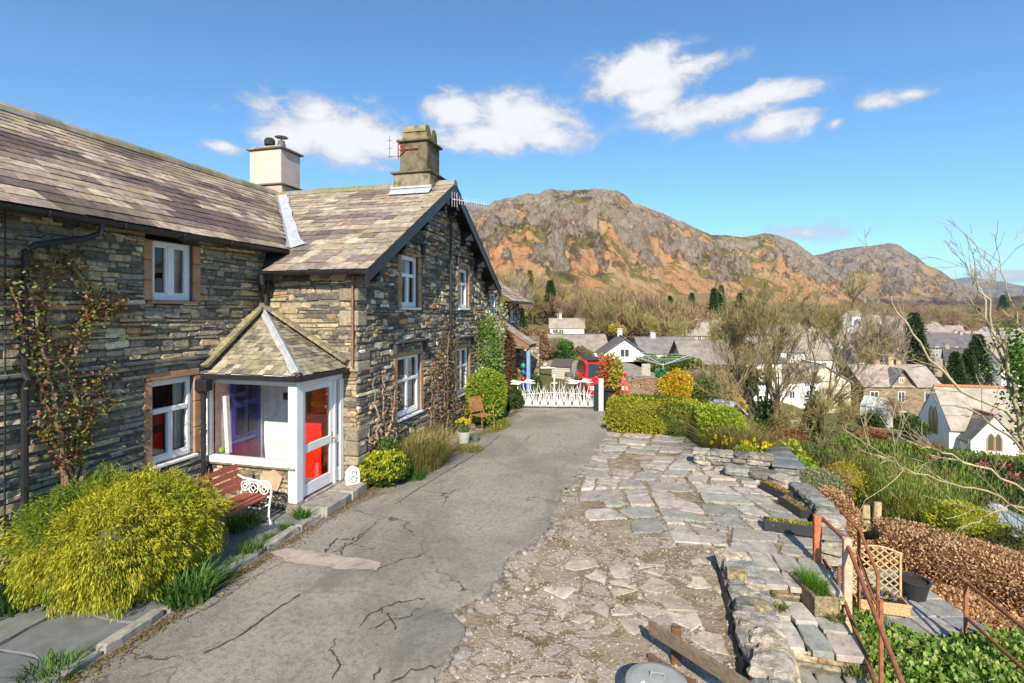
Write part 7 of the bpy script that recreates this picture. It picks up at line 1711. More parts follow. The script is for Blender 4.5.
# white gabled house: built with its gable towards the drive
house_('white_house', 'white rendered house with a dark gable roof, nearest beyond the airer', 644, 376, 75, 9, 6.4, 3.4, 5.7, 90-7, roofc=(.15, .135, .13), gwins=((-1, 0, 3.1, 1.3, 1.2), (-1, .0, .3, 1.2, 1.4)), wins=((-3, .6, 1, 1.2), (1, .6, 1, 1.2)), chim=((3.4, 1.0, (.7, .68, .62)),), over=.4)
house_('white_house', 'low white house wing with a long grey slate roof behind the red car', 580, 370, 84, 9.5, 6.5, 3.2, 5.6, 4, roofc=SLT, wins=((-2, .8, 1.2, 1.2), (1.6, .8, 1.2, 1.2)))
house_('white_house', 'white cottage with a slate roof by the edge of the wood', 567, 336.5, 128, 8.5, 6, 2.2, 4.4, -4, roofc=SLT2, wins=((-3, .7, 1.2, 1.1), (-1.4, .7, 1.2, 1.1)), chim=((-1.6, 1.4, (.6, .5, .42)),))
house_('bungalow', 'long low bungalow with a grey roof and a strip of windows', 716, 376, 66, 7.6, 7, 1.9, 4.3, -3, wall=(.62, .58, .52), roofc=(.24, .21, .19), wins=tuple((-3.2+i*1.05, .5, .9, 1.2) for i in range(7)), over=.6)
house_('bungalow', 'grey roofed house behind the left end of the bungalow', 672, 368, 84, 10, 7, 2.6, 4.8, 5, wall=(.5, .47, .42), roofc=(.20, .18, .175), chim=((-2, .8, (.75, .72, .68)),), wins=((2, .8, 1.4, 1.0),))
house_('white_house', 'white walled house between the bungalow and the big bare tree', 757, 379, 70, 6.5, 7, 2.4, 4.4, -6, roofc=(.22, .2, .19), wins=((-1.5, .7, 1, 1.1), (1.2, .7, 1, 1.1)))
house_('white_house', 'white house end on behind the middle of the big bare tree', 792, 402, 78, 10, 6, 3.2, 5.4, 12, wins=((-3, .5, 1, 1.2), (0, .5, 1, 1.2), (3, .5, 1, 1.2), (-3, 2.2, .9, .9), (2.6, 2.2, .9, .9)), roofc=SLT2)
house_('cream_house', 'cream gabled house below the terraces, left of the tall stone house', 838, 404, 84, 8, 7.5, 4.2, 6.6, 82, wall=(.66, .60, .48), roofc=(.34, .30, .25), gwins=((-1, 0, 2.0, 1.1, 1.2),))
house_('white_house', 'white cottage just left of the cream gabled house', 815, 402, 95, 7, 6, 3, 5, -10, wins=((-2, 1, 1, 1.1), (1.5, 1, 1, 1.1)), roofc=SLT2)
# tall stone house with the dormer gable
def dormer(root, m):
    g = MB(); k = 2.6/3.0; g.prism([(-1.5, -.03, 6.2), (1.5, -.03, 6.2), (1.5, -.03, 6.9), (0, -.03, 9.0), (-1.5, -.03, 6.9)], (0, 0, 0), (0, 3, 0), (.28, .22, .15)); dg = g.build('gable', MAT['vstone'], root)
    g = MB()
    for s in (-1, 1): g.prism([(0, -.35, 9.08), (s*1.9, -.35, 6.45), (s*1.9, -.35, 6.65), (0, -.35, 9.3)], (0, 0, 0), (0, 3.2, 0), (.20, .18, .18))
    g.build('gable_roof', MAT['vroof'], dg)
    g = MB()
    for s in (-1, 1): g.bar((0, -.40, 9.15), (s*1.95, -.40, 6.5), .08, .28, (.035, .05, .09), up=(0, 1, 0))
    g.build('bargeboard', MAT['attr'], dg)
house_('tall_house', 'tall brown stone house with a pointed middle gable and blue bargeboards', 902, 428, 80, 11.6, 7.5, 6.6, 9.4, -3, wall=(.27, .21, .145), roofc=(.34, .285, .25), wm='vstone', wins=((-4.2, 4.2, 1.3, 1.5), (-.1, 4.0, 1.1, 1.7), (-.1, 7.0, .8, .9), (4.0, 3.8, 1.3, 1.9), (-4.2, 1.2, 1.3, 1.6), (3.8, 1.0, 1.2, 1.6), (0, 1.0, 1.2, 1.6)), chim=((-1.6, 1.0, (.45, .34, .22)), (.6, 1.4, (.5, .4, .25)), (1.8, .8, (.4, .3, .2))), extra=dormer, down=4)
house_('slate_house', 'dark slate house end peeping out left of the tall stone house', 858, 418, 92, 7, 7, 5.2, 7.6, 4, wall=(.25, .22, .19), roofc=SLD, wm='vstone')
# little white framed greenhouse
gh = thing('greenhouse', 'small white framed greenhouse below the tall stone house', 'greenhouse', P(888, 420, 60), YAW+R(35))
m = MB(); w2, L2_, e_, a_ = 1.15, 2.4, 1.5, 2.5
for y in np.linspace(0, L2_, 5):
    for s in (-1, 1): m.bar((s*w2, y, -1), (s*w2, y, e_), .09, .09, (.8, .8, .8)); m.bar((s*w2, y, e_), (0, y, a_), .09, .09, (.8, .8, .8))
for s in (-1, 1): m.bar((s*w2, 0, e_), (s*w2, L2_, e_), .09, .09, (.8, .8, .8)); m.bar((s*w2, 0, .4), (s*w2, L2_, .4), .09, .09, (.8, .8, .8))
m.bar((0, 0, a_), (0, L2_, a_), .1, .1, (.8, .8, .8)); m.bar((-w2, 0, .9), (w2, 0, .9), .08, .08, (.8, .8, .8)); m.build('frame', MAT['white'], gh)
m = MB(); i_ = w2*.96; m.prism([(-i_, .03, -1), (i_, .03, -1), (i_, .03, e_-.03), (0, .03, a_-.05), (-i_, .03, e_-.03)], (0, 0, 0), (0, L2_-.06, 0), (.42, .47, .45)); m.build('glazing', MAT['gloss'], gh)
# church: white gables, stone dressings, long pale slate roof with a red ridge
ch = thing('church', 'small white gabled church with a red ridged slate roof and pointed windows', 'church', CW(50.2, 61)+(-11.4,), YAW+R(-14))
LN, WN, HE, HR = 20, 6.4, 1.55, 5.55     # local x = along the ridge, to the right; gable at x=0 faces -x
m = MB(); m.prism([(0, -WN/2, -3), (0, WN/2, -3), (0, WN/2, HE), (0, 0, HR-.1), (0, -WN/2, HE)], (0, 0, 0), (LN, 0, 0), (.80, .80, .79)); m.build('wall', MAT['render'], ch)
m = MB(); k = (HR-HE)/(WN/2)
for s in (-1, 1): m.add([(-.05, s*(WN/2+.35), HE-k*.35), (LN, s*(WN/2+.35), HE-k*.35), (LN, 0, HR), (-.05, 0, HR), (-.05, s*(WN/2+.35), HE-k*.35+.16), (LN, s*(WN/2+.35), HE-k*.35+.16), (LN, 0, HR+.16), (-.05, 0, HR+.16)], [(0, 1, 2, 3), (7, 6, 5, 4), (0, 4, 5, 1), (3, 7, 4, 0)], (.37, .325, .27))
rf = m.build('roof', MAT['vroof'], ch)
m = MB(); x = 0
while x < LN: m.prism([(x, -.2, HR+.1), (x, .2, HR+.1), (x, 0, HR+.38)], (0, 0, 0), (.55, 0, 0), (.42, .17, .09)); x += .58
m.build('ridge_tiles', MAT['attr'], rf)
def lancet(parent, at, w, z0, h, n=1):
    sur = MB(); gl = MB()
    for i in range(n):
        cx = (i-(n-1)/2)*w*1.12; o = [(cx-w/2, z0), (cx+w/2, z0), (cx+w/2, z0+h*.65), (cx+w*.28, z0+h*.87), (cx, z0+h), (cx-w*.28, z0+h*.87), (cx-w/2, z0+h*.65)]
        big = [(cx+(a-cx)*1.5, z0+h/2+(b-z0-h/2)*1.1) for a, b in o]; n_ = len(o)
        sur.add([at(a, b, .05) for a, b in big]+[at(a, b, .05) for a, b in o], [(k, (k+1) % n_, n_+(k+1) % n_, n_+k) for k in range(n_)], (.36, .27, .16)); gl.add([at(a, b, .03) for a, b in o], [tuple(range(n_))], (.10, .09, .06))
    s = sur.build('window', MAT['attr'], parent); gl.build('pane', MAT['gloss'], s)
lancet(ch, lambda a, b, e: (-e, a, b), .75, .2, 3.0, 2)
# transept-like porch gable facing the viewer
cp = MB(); tx, tw, te, ta, ty = 3.1, 4.3, .5, 3.2, -5.3
cp.prism([(tx-tw/2, ty, -3), (tx+tw/2, ty, -3), (tx+tw/2, ty, te), (tx, ty, ta-.1), (tx-tw/2, ty, te)], (0, 0, 0), (0, 4.5, 0), (.80, .80, .79)); tr_ = cp.build('transept', MAT['render'], ch)
m = MB()
for s in (-1, 1): m.add([(tx+s*(tw/2+.3), ty-.1, te-.3), (tx+s*(tw/2+.3), -1, te-.3), (tx, -1, ta), (tx, ty-.1, ta), (tx+s*(tw/2+.3), ty-.1, te-.16), (tx+s*(tw/2+.3), -1, te-.16), (tx, -1, ta+.16), (tx, ty-.1, ta+.16)], [(0, 1, 2, 3), (7, 6, 5, 4), (0, 3, 7, 4), (0, 4, 5, 1)], (.17, .16, .14))
m.build('transept_roof', MAT['vroof'], tr_)
m = MB(); m.bar((tx, ty-.1, ta+.2), (tx, -1.2, ta+.2), .3, .2, (.42, .16, .09)); m.build('ridge_tiles', MAT['attr'], tr_)
lancet(ch, lambda a, b, e: (tx+a, ty-e, b), .58, -.4, 1.8, 2)
lancet(ch, lambda a, b, e: (tx+4.6+a, -WN/2-e, b), .6, -.2, 1.8, 3)
m = MB(); m.box(tx+2.1, LN, -WN/2-.06, -WN/2+.02, -3, 1.9, (.45, .38, .26)); m.build('dressed_stone', MAT['vstone'], ch)
# far terraces: dozens of little houses
VILL = [(858,322,330,8,'white'),(868,330,300,9,'white'),(880,338,260,8,'grey'),(893,342,250,8,'white'),(884,352,210,10,'blue'),(902,356,190,12,'white'),(868,346,240,8,'grey'),(905,330,330,9,'grey'),(850,338,300,8,'grey'),(876,326,340,8,'white'),
        (936,345,210,9,'white'),(944,352,180,11,'red'),(952,360,150,10,'dark'),(962,346,260,8,'white'),(975,352,230,8,'grey'),(985,345,280,9,'white'),(1000,346,280,9,'white'),(1012,340,300,9,'white'),(1020,356,210,10,'grey'),(1005,366,170,10,'white'),(990,372,150,9,'grey'),(968,378,120,9,'dark'),(1018,378,130,9,'white'),(940,332,380,9,'white'),(955,336,340,8,'grey'),
        (770,351,150,9,'white'),(782,345,190,9,'grey'),(800,342,220,9,'white'),(815,350,190,9,'grey'),(830,356,170,9,'white'),(842,350,210,9,'white'),(745,353,130,8,'white'),(728,349,150,8,'grey'),(690,352,120,8,'grey'),(706,347,140,8,'white'),(735,345,170,8,'white'),(750,346,190,9,'grey'),(762,342,210,8,'white'),(778,352,160,9,'grey'),(792,356,140,8,'white'),(806,360,130,8,'grey'),(822,344,230,8,'white'),(848,344,250,8,'white'),(860,352,200,8,'grey'),(862,338,280,8,'white'),(926,340,250,8,'white'),(930,356,170,9,'grey'),(948,342,300,8,'grey'),(958,350,220,9,'white'),(972,342,320,8,'white'),(980,362,170,9,'grey'),(992,338,340,8,'white'),(996,356,200,9,'white'),(1010,350,240,9,'grey'),(1022,346,280,9,'white'),(914,336,320,8,'white'),(895,326,360,8,'grey'),(838,372,130,9,'grey'),(852,380,115,8,'white'),(780,372,105,9,'white'),(826,380,112,8,'white')]
LOOK = {'white': ((.82,.81,.79),(.29,.245,.205)), 'grey': ((.44,.385,.31),(.27,.23,.195)), 'blue': ((.6,.6,.58),(.08,.10,.17)), 'red': ((.3,.24,.2),(.25,.17,.14)), 'dark': ((.32,.28,.24),(.11,.105,.11))}
WORDS = {'white': 'small white village house with a grey slate roof in the valley', 'grey': 'small grey stone village house in the valley', 'blue': 'long low building with a dark blue roof in the valley', 'red': 'stone village house with a reddish roof and dark gables in the valley', 'dark': 'small dark roofed village house in the valley'}
rd = random.Random(17)
for (px, py, d, L, k) in VILL:
    wl, rc = LOOK[k]; rc = jit(rc, rd, .85, 1.2); n = int(L/2.6); x, y, z = P(px, py, d)
    house_('village_house', WORDS[k], px, py, d, L*rd.uniform(.9, 1.2), rd.uniform(5.5, 7), rd.uniform(3.6, 4.8), rd.uniform(6.2, 7.4), rd.uniform(-40, 40), wall=wl, roofc=rc, wins=[(-L/2+1.3+i*2.4, zz, .9, 1.2) for i in range(n) for zz in (.8, 2.7)], chim=((rd.choice((-1, 1))*L*.38, .9, (.4, .33, .27)),), group=f'{k} houses of the village in the valley', down=5)

# ------------------------------------------------------------------ trees
# big many-stemmed tree in the middle and its ivy
tx_, ty_, tz_ = P(772, 458, 21); OLT = ((.17, .145, .085), (.22, .18, .10), (.14, .125, .08))
bt_ = bare_tree('bare_tree', 'big spreading bare tree with many stems and ivy round its foot', 'tree', (tx_, ty_, tz_-.3), 7.2, .14, 11, maxl=4, kids=(3, 5), stems=8, cols=OLT, ang=(.22, .6), up=.07, wig=.11, twigs=15000, twl=.30, tcol=[(.23,.195,.07),(.28,.235,.085),(.18,.155,.06),(.32,.27,.10)], split=2, spread=.25, minr=.007, twd=.045, shrink=(.42, .66))
IVY = [(.07,.13,.03),(.10,.18,.04),(.05,.10,.02),(.14,.22,.05)]
def ivy_on(label, p, r, h, n, seed, L=.14):
    o = bush('ivy', label, 'ivy', p, r, h, n, L, .7, IVY, seed=seed, amp=.3, depth=.5, cs=.6, p=2.5); return o
ivy_on('dark ivy clothing the foot of the big bare tree', (tx_, ty_-.1, tz_-.4), (.62, .55), 2.6, 2600, 3)
bush('rust_bush', 'rust red bracken mound left of the ivy clad foot', 'bush', P(745, 455, 19)[:2]+(P(745, 455, 19)[2]-.2,), (.7, .6), 1.1, 2600, .12, .4, [(.30,.13,.07),(.24,.10,.05),(.36,.20,.10)], seed=51, mat='dryleaf', amp=.2, depth=.5)
bush('rust_bush', 'rust red bracken mound right of the ivy clad foot', 'bush', P(788, 455, 19)[:2]+(P(788, 455, 19)[2]-.2,), (.8, .6), 1.2, 2600, .12, .4, [(.28,.12,.07),(.24,.10,.05),(.34,.20,.10)], seed=52, mat='dryleaf', amp=.2, depth=.5)
bx_, by_, bz_ = P(803, 452, 19.5)
bare_tree('leaning_tree', 'thinner leaning tree with an ivy covered trunk beside the big bare tree', 'tree', (bx_, by_, bz_-.3), 3.1, .13, 23, maxl=4, kids=(3, 4), stems=2, lean=(.12, 0), cols=OLT, ang=(.3, .8), up=.03, wig=.12, twigs=3000, twl=.22, twd=.05, tcol=[(.33,.27,.10),(.38,.31,.13),(.27,.23,.09)], split=2, spread=.3, minr=.006)
ivy_on('ivy sheathing the leaning tree trunk', (bx_+.35, by_, bz_-.3), (.30, .30), 2.7, 1700, 4, .12)
tz2 = P(750, 448, 17.5)
bare_tree('bare_tree', 'slim pale barked bare tree left of the big spreading one', 'tree', (tz2[0], tz2[1], tz2[2]-.4), 4.4, .07, 37, maxl=4, kids=(3, 5), stems=2, cols=((.36, .27, .15), (.30, .22, .12)), twigs=900, twl=.2, twd=.05, tcol=[(.26,.21,.12),(.30,.25,.13)], split=1, spread=.2)
# near bare tree whose branches reach in at the right edge
nx_, ny_ = CW(10.6, 9.6); nt = None
def reach_tree():
    rd = random.Random(77); root = thing('branching_tree', 'pale barked bare tree with ivy, its long branches reaching in over the church', 'tree', (nx_, ny_, -2.6)); a = MB(); b = MB(); out = []
    K = ((.38, .31, .19), (.30, .245, .16), (.45, .38, .25)); O = Vector((nx_, ny_, -2.6)); rel = lambda px, py, d: PT(px, py, d)-O
    def limb(pts, r0, r1, lv=2, kn=6):
        fine = []
        for p, q in zip(pts, pts[1:]):
            for i in range(4): fine.append(p.lerp(q, i/4)+Vector((rd.gauss(0, .03), rd.gauss(0, .03), rd.gauss(0, .03))))
        fine.append(pts[-1]); rads = list(np.linspace(r0, r1, len(fine))); out.append((0, fine, rads)); n = len(fine)
        for k in range(kn):
            i = rd.randint(n//4, n-1); d = (fine[i]-fine[i-1]).normalized(); ax = d.cross(Vector((rd.gauss(0, 1), rd.gauss(0, 1), rd.gauss(0, 1)))).normalized()
            grow(rd, fine[i], Matrix.Rotation(rd.uniform(.3, .75), 3, ax) @ d, rd.uniform(.4, .95), max(.006, rads[i]*.5), 1, 1+lv, out, .04, .09, (1, 3), (.3, .75), (.45, .7), 4)
    limb([rel(1040, 560, 9.6), rel(1026, 470, 9.6), rel(1014, 400, 9.5), rel(1006, 360, 9.4), rel(985, 300, 9.3), rel(975, 262, 9.2)], .055, .008, 2, 8)
    limb([rel(1018, 420, 9.5), rel(960, 390, 9.3), rel(920, 345, 9.2), rel(893, 300, 9.1), rel(882, 276, 9.1)], .030, .006, 2, 10)
    limb([rel(1014, 400, 9.5), rel(990, 340, 9.7), rel(980, 290, 9.8), rel(968, 268, 9.8)], .026, .006, 2, 9)
    limb([rel(1020, 430, 9.5), rel(1030, 350, 9.4), rel(1010, 300, 9.2), rel(1000, 262, 9.2)], .026, .006, 2, 9)
    limb([rel(1035, 500, 9.6), rel(990, 470, 9.0), rel(940, 452, 8.8), rel(900, 437, 8.7)], .026, .006, 2, 7)
    limb([rel(1045, 530, 9.6), rel(1000, 492, 8.7), rel(950, 485, 8.4), rel(905, 470, 8.2), rel(888, 456, 8.2)], .024, .005, 2, 9)
    limb([rel(1040, 520, 9.6), rel(1010, 505, 8.6), rel(975, 520, 8.4), rel(960, 530, 8.3)], .02, .005, 1, 5)
    limb([rel(1022, 450, 9.5), rel(990, 420, 9.3), rel(950, 405, 9.1), rel(905, 385, 9.0)], .026, .006, 2, 7)
    for lvl, pts, rads in out: (a if lvl == 0 else b).tube(pts, [max(r_, .0045) for r_ in rads], 6 if lvl == 0 else 4, rd.choice(K), cap=False)
    a.build('trunk', MAT['twig'], root, smooth=True); b.build('crown', MAT['twig'], root)
    rng = np.random.default_rng(4); pts = out[0][1][6:14]; q = np.array([tuple(p) for p in pts]); q = q+np.array([.25, .1, 0])
    q = q[rng.integers(0, len(q), 2600)]+rng.normal(0, .15, (2600, 3))*np.array([1, 1, 1.6]); V, Q = leaf_faces(q, np.tile([0, -.6, .3], (2600, 1)), .07, .75, rng, 'out', .9); o = link('ivy', np_mesh('ivy', V, Q, MAT['leaf'], pcol([(.12,.24,.04),(.16,.30,.05),(.08,.16,.03)], 2600, rng))); o.location = O; tag(o, 'fresh green ivy climbing the near bare trunk before the church', 'ivy')
reach_tree()
# small pollard in front of the tall stone house
px3 = P(901, 425, 57); bare_tree('pollard_tree', 'small round headed bare tree before the tall stone house', 'tree', (px3[0], px3[1], px3[2]-.8), 5.2, .28, 41, maxl=4, kids=(4, 6), cols=((.34, .25, .15), (.28, .2, .12)), ang=(.5, 1.1), up=.05, twigs=1500, twl=.4, twd=.05, tcol=[(.34,.25,.15),(.3,.22,.13)], minr=.014)
def conifer(h, r, n, pal, seed, tiers=16, narrow=1.0):
    """layered conifer crown; unit: metres"""
    rng = np.random.default_rng(seed); t_ = rng.random(n)**.75; z = h*(.08+.92*t_); a = rng.uniform(0, 6.28, n); lay = .75+.25*np.sin(z/h*tiers*6.28+3*np.sin(a*2+seed)); R_ = r*(1-t_*.97)**narrow*lay*(1+.25*np.sin(a*3+seed)+.15*np.sin(a*7+z)); q = R_*np.sqrt(rng.uniform(.25, 1, n))
    p = np.stack([q*np.cos(a), q*np.sin(a), z-.12*q], 1); nr = np.stack([np.cos(a), np.sin(a), np.full(n, .1)], 1); V, Q = leaf_faces(p, nr, h*.055, .42, rng, 'droop', .6, .25); return V, Q, pcol(pal, n, rng, .3)
CNF = [(.045,.085,.03),(.06,.11,.035),(.035,.065,.025),(.08,.12,.035)]
def conifer_proto(name, h, r, n, seed, pal, narrow=1.0):
    root = thing(name, None, None); b = conifer(h, r, n, pal, seed, narrow=narrow); link('crown', np_mesh('crown', *b[:2], MAT['leaf'], b[2]), root); m = MB(); m.tube([(0, 0, -1), (0, 0, h*.5), (0, 0, h*.95)], [h*.018, h*.012, h*.003], 6, (.14, .10, .07)); m.build('trunk', MAT['bark'], root); return root
def wood_proto(h, n, seed, pal, upright=.5, wide=.34):
    """bare woodland tree: trunk, limbs and a haze of fine twigs"""
    rd = random.Random(seed); rng = np.random.default_rng(seed); root = thing('woodland_tree', None, None); out = []
    grow(rd, Vector((0, 0, -.6)), Vector((rd.gauss(0, .06), rd.gauss(0, .06), 1)), h*.62, h*.022, 0, 3, out, .10, .12, (5, 7), (.35, .8), (.42, .6), 6)
    a = MB(); b = MB(); ends = []
    for lvl, pts, rads in out:
        if lvl < 2: a.tube(pts, [max(x, h*.004) for x in rads], 5, rd.choice(pal[:2]), cap=False)
        else: b.tube(pts, [max(x, h*.0028) for x in rads], 3, rd.choice(pal), cap=False)
        if lvl >= 1: ends += [tuple(p) for p in pts[1:]]
    E = np.array(ends); ix = rng.integers(0, len(E), n); p = E[ix]+rng.normal(0, h*.035, (n, 3)); c = p-np.array([0, 0, h*.35]); c /= np.linalg.norm(c, axis=1, keepdims=True)+1e-6
    V, Q = leaf_faces(p, c+np.array([0, 0, upright]), h*.085, .055, rng, 'out', .55); C = pcol(pal, n, rng, .28)
    bv, bq, bc = np.array([tuple(v) for v in b.v]), np.array([f for f in b.f]), np.array(b.c); jn = join((bv, bq, bc), (V, Q, C)); a.build('trunk', MAT['bark'], root); link('crown', np_mesh('crown', *jn[:2], MAT['twig'], jn[2]), root); return root
W1 = [(.27,.19,.10),(.32,.23,.12),(.22,.16,.09),(.36,.27,.13)]; W2 = [(.28,.23,.10),(.33,.27,.11),(.24,.20,.09)]; W3 = [(.29,.195,.13),(.25,.165,.11),(.33,.23,.15)]; W4 = [(.33,.27,.10),(.28,.24,.09),(.38,.3,.11)]
protos = [wood_proto(10, 3600, 100+i, p) for i, p in enumerate((W1, W2, W1, W3, W4, W2))]
birch = wood_proto(12, 2600, 131, [(.42,.37,.30),(.36,.30,.24),(.27,.18,.14),(.25,.16,.13)], upright=.9)
cprot = [conifer_proto('conifer_tree', 12, 3.4, 4200, 200+i, CNF, .9-.1*i) for i in range(3)]
larch = conifer_proto('conifer_tree', 12, 2.2, 2200, 240, [(.28,.25,.05),(.34,.29,.06),(.22,.21,.05)], .8)
rd = random.Random(55); used = set()
def plant(proto, x, y, z, s, label, cat='tree', group=None, sz=1.0):
    if proto.name in used: o = dup(proto)
    else: o = proto; used.add(proto.name)
    o.location = (x, y, z); o.rotation_euler = (0, 0, rd.uniform(0, 6.28)); o.scale = (s, s, s*sz); o['label'] = label; o['category'] = cat
    if group: o['group'] = group
    elif 'group' in o: del o['group']
    return o
# trees one can point to
SOLO = [(cprot[0],521,352,112,.85,'dark evergreen conifer above the porch roof of the farther house',1.0),(larch,530,322,150,1.05,'tall yellowish larch rising over the farther stone house',1.25),(birch,521,330,130,1.0,'slender pale trunked birch behind the larch',1.2),
        (cprot[1],622,318,270,1.1,'dark conifer standing alone in the brown wood above the white gabled house',.9),(cprot[0],670,328,210,.95,'dark conifer left of the conifer pair on the orange slope',1.2),(cprot[2],692,322,230,.95,'conifer with a narrow top below the orange slope',1.2),
        (cprot[1],714,335,170,1.0,'left conifer of the dark pair beside the big bare tree',1.35),(cprot[0],721,332,175,1.05,'right conifer of the dark pair beside the big bare tree',1.3),(cprot[2],741,332,165,1.15,'broad dark conifer just left of the big bare tree crown',.95),
        (cprot[0],907,376,140,1.2,'dark spreading evergreen behind the tall stone house chimneys',.8),(cprot[1],919,378,120,1.15,'dark evergreen right of the tall stone house roof',.85),(cprot[2],914,355,190,1.6,'large distant evergreen on the skyline of the valley wood',.85),
        (cprot[0],955,398,85,.72,'dark yew like conifer behind the church roof, nearer the tall house',.95),(cprot[1],978,386,95,.85,'dark conifer behind the middle of the church roof',1.0),(cprot[2],969,390,90,.65,'small conifer between the two dark ones behind the church',1.0),(cprot[1],806,332,260,1.1,'round topped distant evergreen right of the big bare tree crown',.6),(cprot[2],1003,312,620,2.2,'distant conifer clump tree below the far blue fell',.8)]
for pr, px, py, d, s, lab, sz in SOLO: x, y, z = P(px, py, d); plant(pr, x, y, z-.6, s, lab, sz=sz)
for i, (px, py, d, s) in enumerate(((880,388,100,1.1),(875,386,104,1.0),(887,390,98,.95),(870,384,108,.9))):
    x, y, z = P(px, py, d); plant(birch, x, y, z-.5, s, ['tall pale birch, tallest of the reddish birch stand beyond the tall stone house', 'reddish birch second in the stand beyond the tall stone house', 'birch at the right end of the reddish stand', 'birch at the left end of the reddish stand'][i], sz=1.15)
# woodland below the fell: things one could count
GRP = 'bare brown trees of the wood below the fell'; LAB = 'bare brown broadleaf tree in the wood below the fell'
cnt = 0; tries = 0
while cnt < 235 and tries < 6000:
    tries += 1; px = rd.uniform(492, 1040); d = 95*(430/95)**rd.random()
    if px < 560: d = rd.uniform(120, 300)
    elif px < 650: d = rd.uniform(130, 340)
    elif px < 745: d = rd.uniform(125, 340)
    elif px > 745: d = rd.uniform(240 if px < 830 else 360, 600)
    x, y, z = TP(px, d); py = HZ+(CAMZ-z)*F/d
    if any(abs(px-vx) < 5+L*F/vd*.5 and d < vd+3 and d > vd-40 and py-10*F/d < vy for vx, vy, vd, L, _ in VILL): continue
    if 545 < px < 595 and d < 130: continue
    pr = rd.choice(protos if px < 800 else [protos[0], protos[3], protos[2], protos[3]]); plant(pr, x, y, z-.3, rd.uniform(.75, 1.35), LAB, group=GRP, sz=rd.uniform(.85, 1.15)); cnt += 1
for i in range(16):
    px = rd.uniform(500, 745) if i < 10 else rd.uniform(780, 1030); d = rd.uniform(150, 330) if px < 760 else rd.uniform(300, 520); x, y, z = TP(px, d)
    plant(rd.choice(cprot), x, y, z-.5, rd.uniform(.7, 1.25), 'dark evergreen scattered among the bare trees of the wood', group='dark evergreens in the wood below the fell', sz=rd.uniform(.8, 1.2))
# scattered nearer garden trees and shrubs among the houses
NEAR = [(560,352,95,.5,protos[4],'pale bare bush tree before the cottage at the wood edge'),(545,372,46,.34,protos[3],'russet bare tree behind the farther house porch'),(538,368,52,.42,protos[3],'taller russet bare tree over the farther porch'),(596,372,70,.32,protos[1],'small round bare tree beside the white gabled house'),(655,345,110,.8,protos[4],'straw coloured bare tree right of the white gabled house'),(668,350,100,.7,protos[1],'olive bare tree behind the grey roofs'),
        (847,430,52,.30,protos[4],'olive bare tree left of the greenhouse'),(843,425,60,.42,protos[1],'bushy bare tree below the cream gabled house'),(868,430,58,.24,protos[4],'short olive tree by the greenhouse end')]
for px, py, d, s, pr, lab in NEAR: x, y, z = P(px, py, d); plant(pr, x, y, z-.3, s, lab)
# far-off wood covering the valley floor and the foot of the fells: one mass
def far_wood():
    rng = np.random.default_rng(9); Vs, Qs, Cs = [], [], []; o = 0; base = []
    for pr in protos[:4]:
        c = [k for k in pr.children if k.name.startswith('crown')][0].data
        v = np.empty(len(c.vertices)*3, np.float32); c.vertices.foreach_get('co', v); v = v.reshape(-1, 3); n4 = len(v)//4
        base.append(v[-4*3600:].reshape(-1, 4, 3))
    n = 0
    while n < 2300:
        px = rng.uniform(470, 1060); d = rng.uniform(118, 600) if rng.random() < .75 else rng.uniform(700, 1150)
        if px > 745 and d < 330 or px > 830 and d < 420 or 540 < px < 592 and d < 136 or px < 560 and d < 150: continue
        if px < 560 and d > 290 or px < 745 and d > 360: continue
        if px < 840 and d > 640: continue
        x, y, z = TP(px, d); q = base[rng.integers(0, 4)][rng.integers(0, 3600, 420)]; s = rng.uniform(.8, 1.4); a = rng.uniform(0, 6.28); ca, sa = math.cos(a), math.sin(a); ctr = q.mean(1, keepdims=True); q = ctr+(q-ctr)*2.2
        w_ = np.stack([x+s*(q[..., 0]*ca-q[..., 1]*sa), y+s*(q[..., 0]*sa+q[..., 1]*ca), z+s*q[..., 2]], -1); Vs.append(w_.reshape(-1, 3)); k = len(q); tone = np.array([W1, W3, W1, W2][rng.integers(0, 4)][rng.integers(0, 3)])*rng.uniform(.75, 1.15); Cs.append(np.clip(tone*rng.uniform(.8, 1.2, (k, 1)), 0, 1)); n += 1
    V = np.vstack(Vs); Q = np.arange(len(V)).reshape(-1, 4); o = link('far_wood', np_mesh('far_wood', V, Q, MAT['twig'], np.vstack(Cs))); tag(o, kind='stuff')
far_wood()
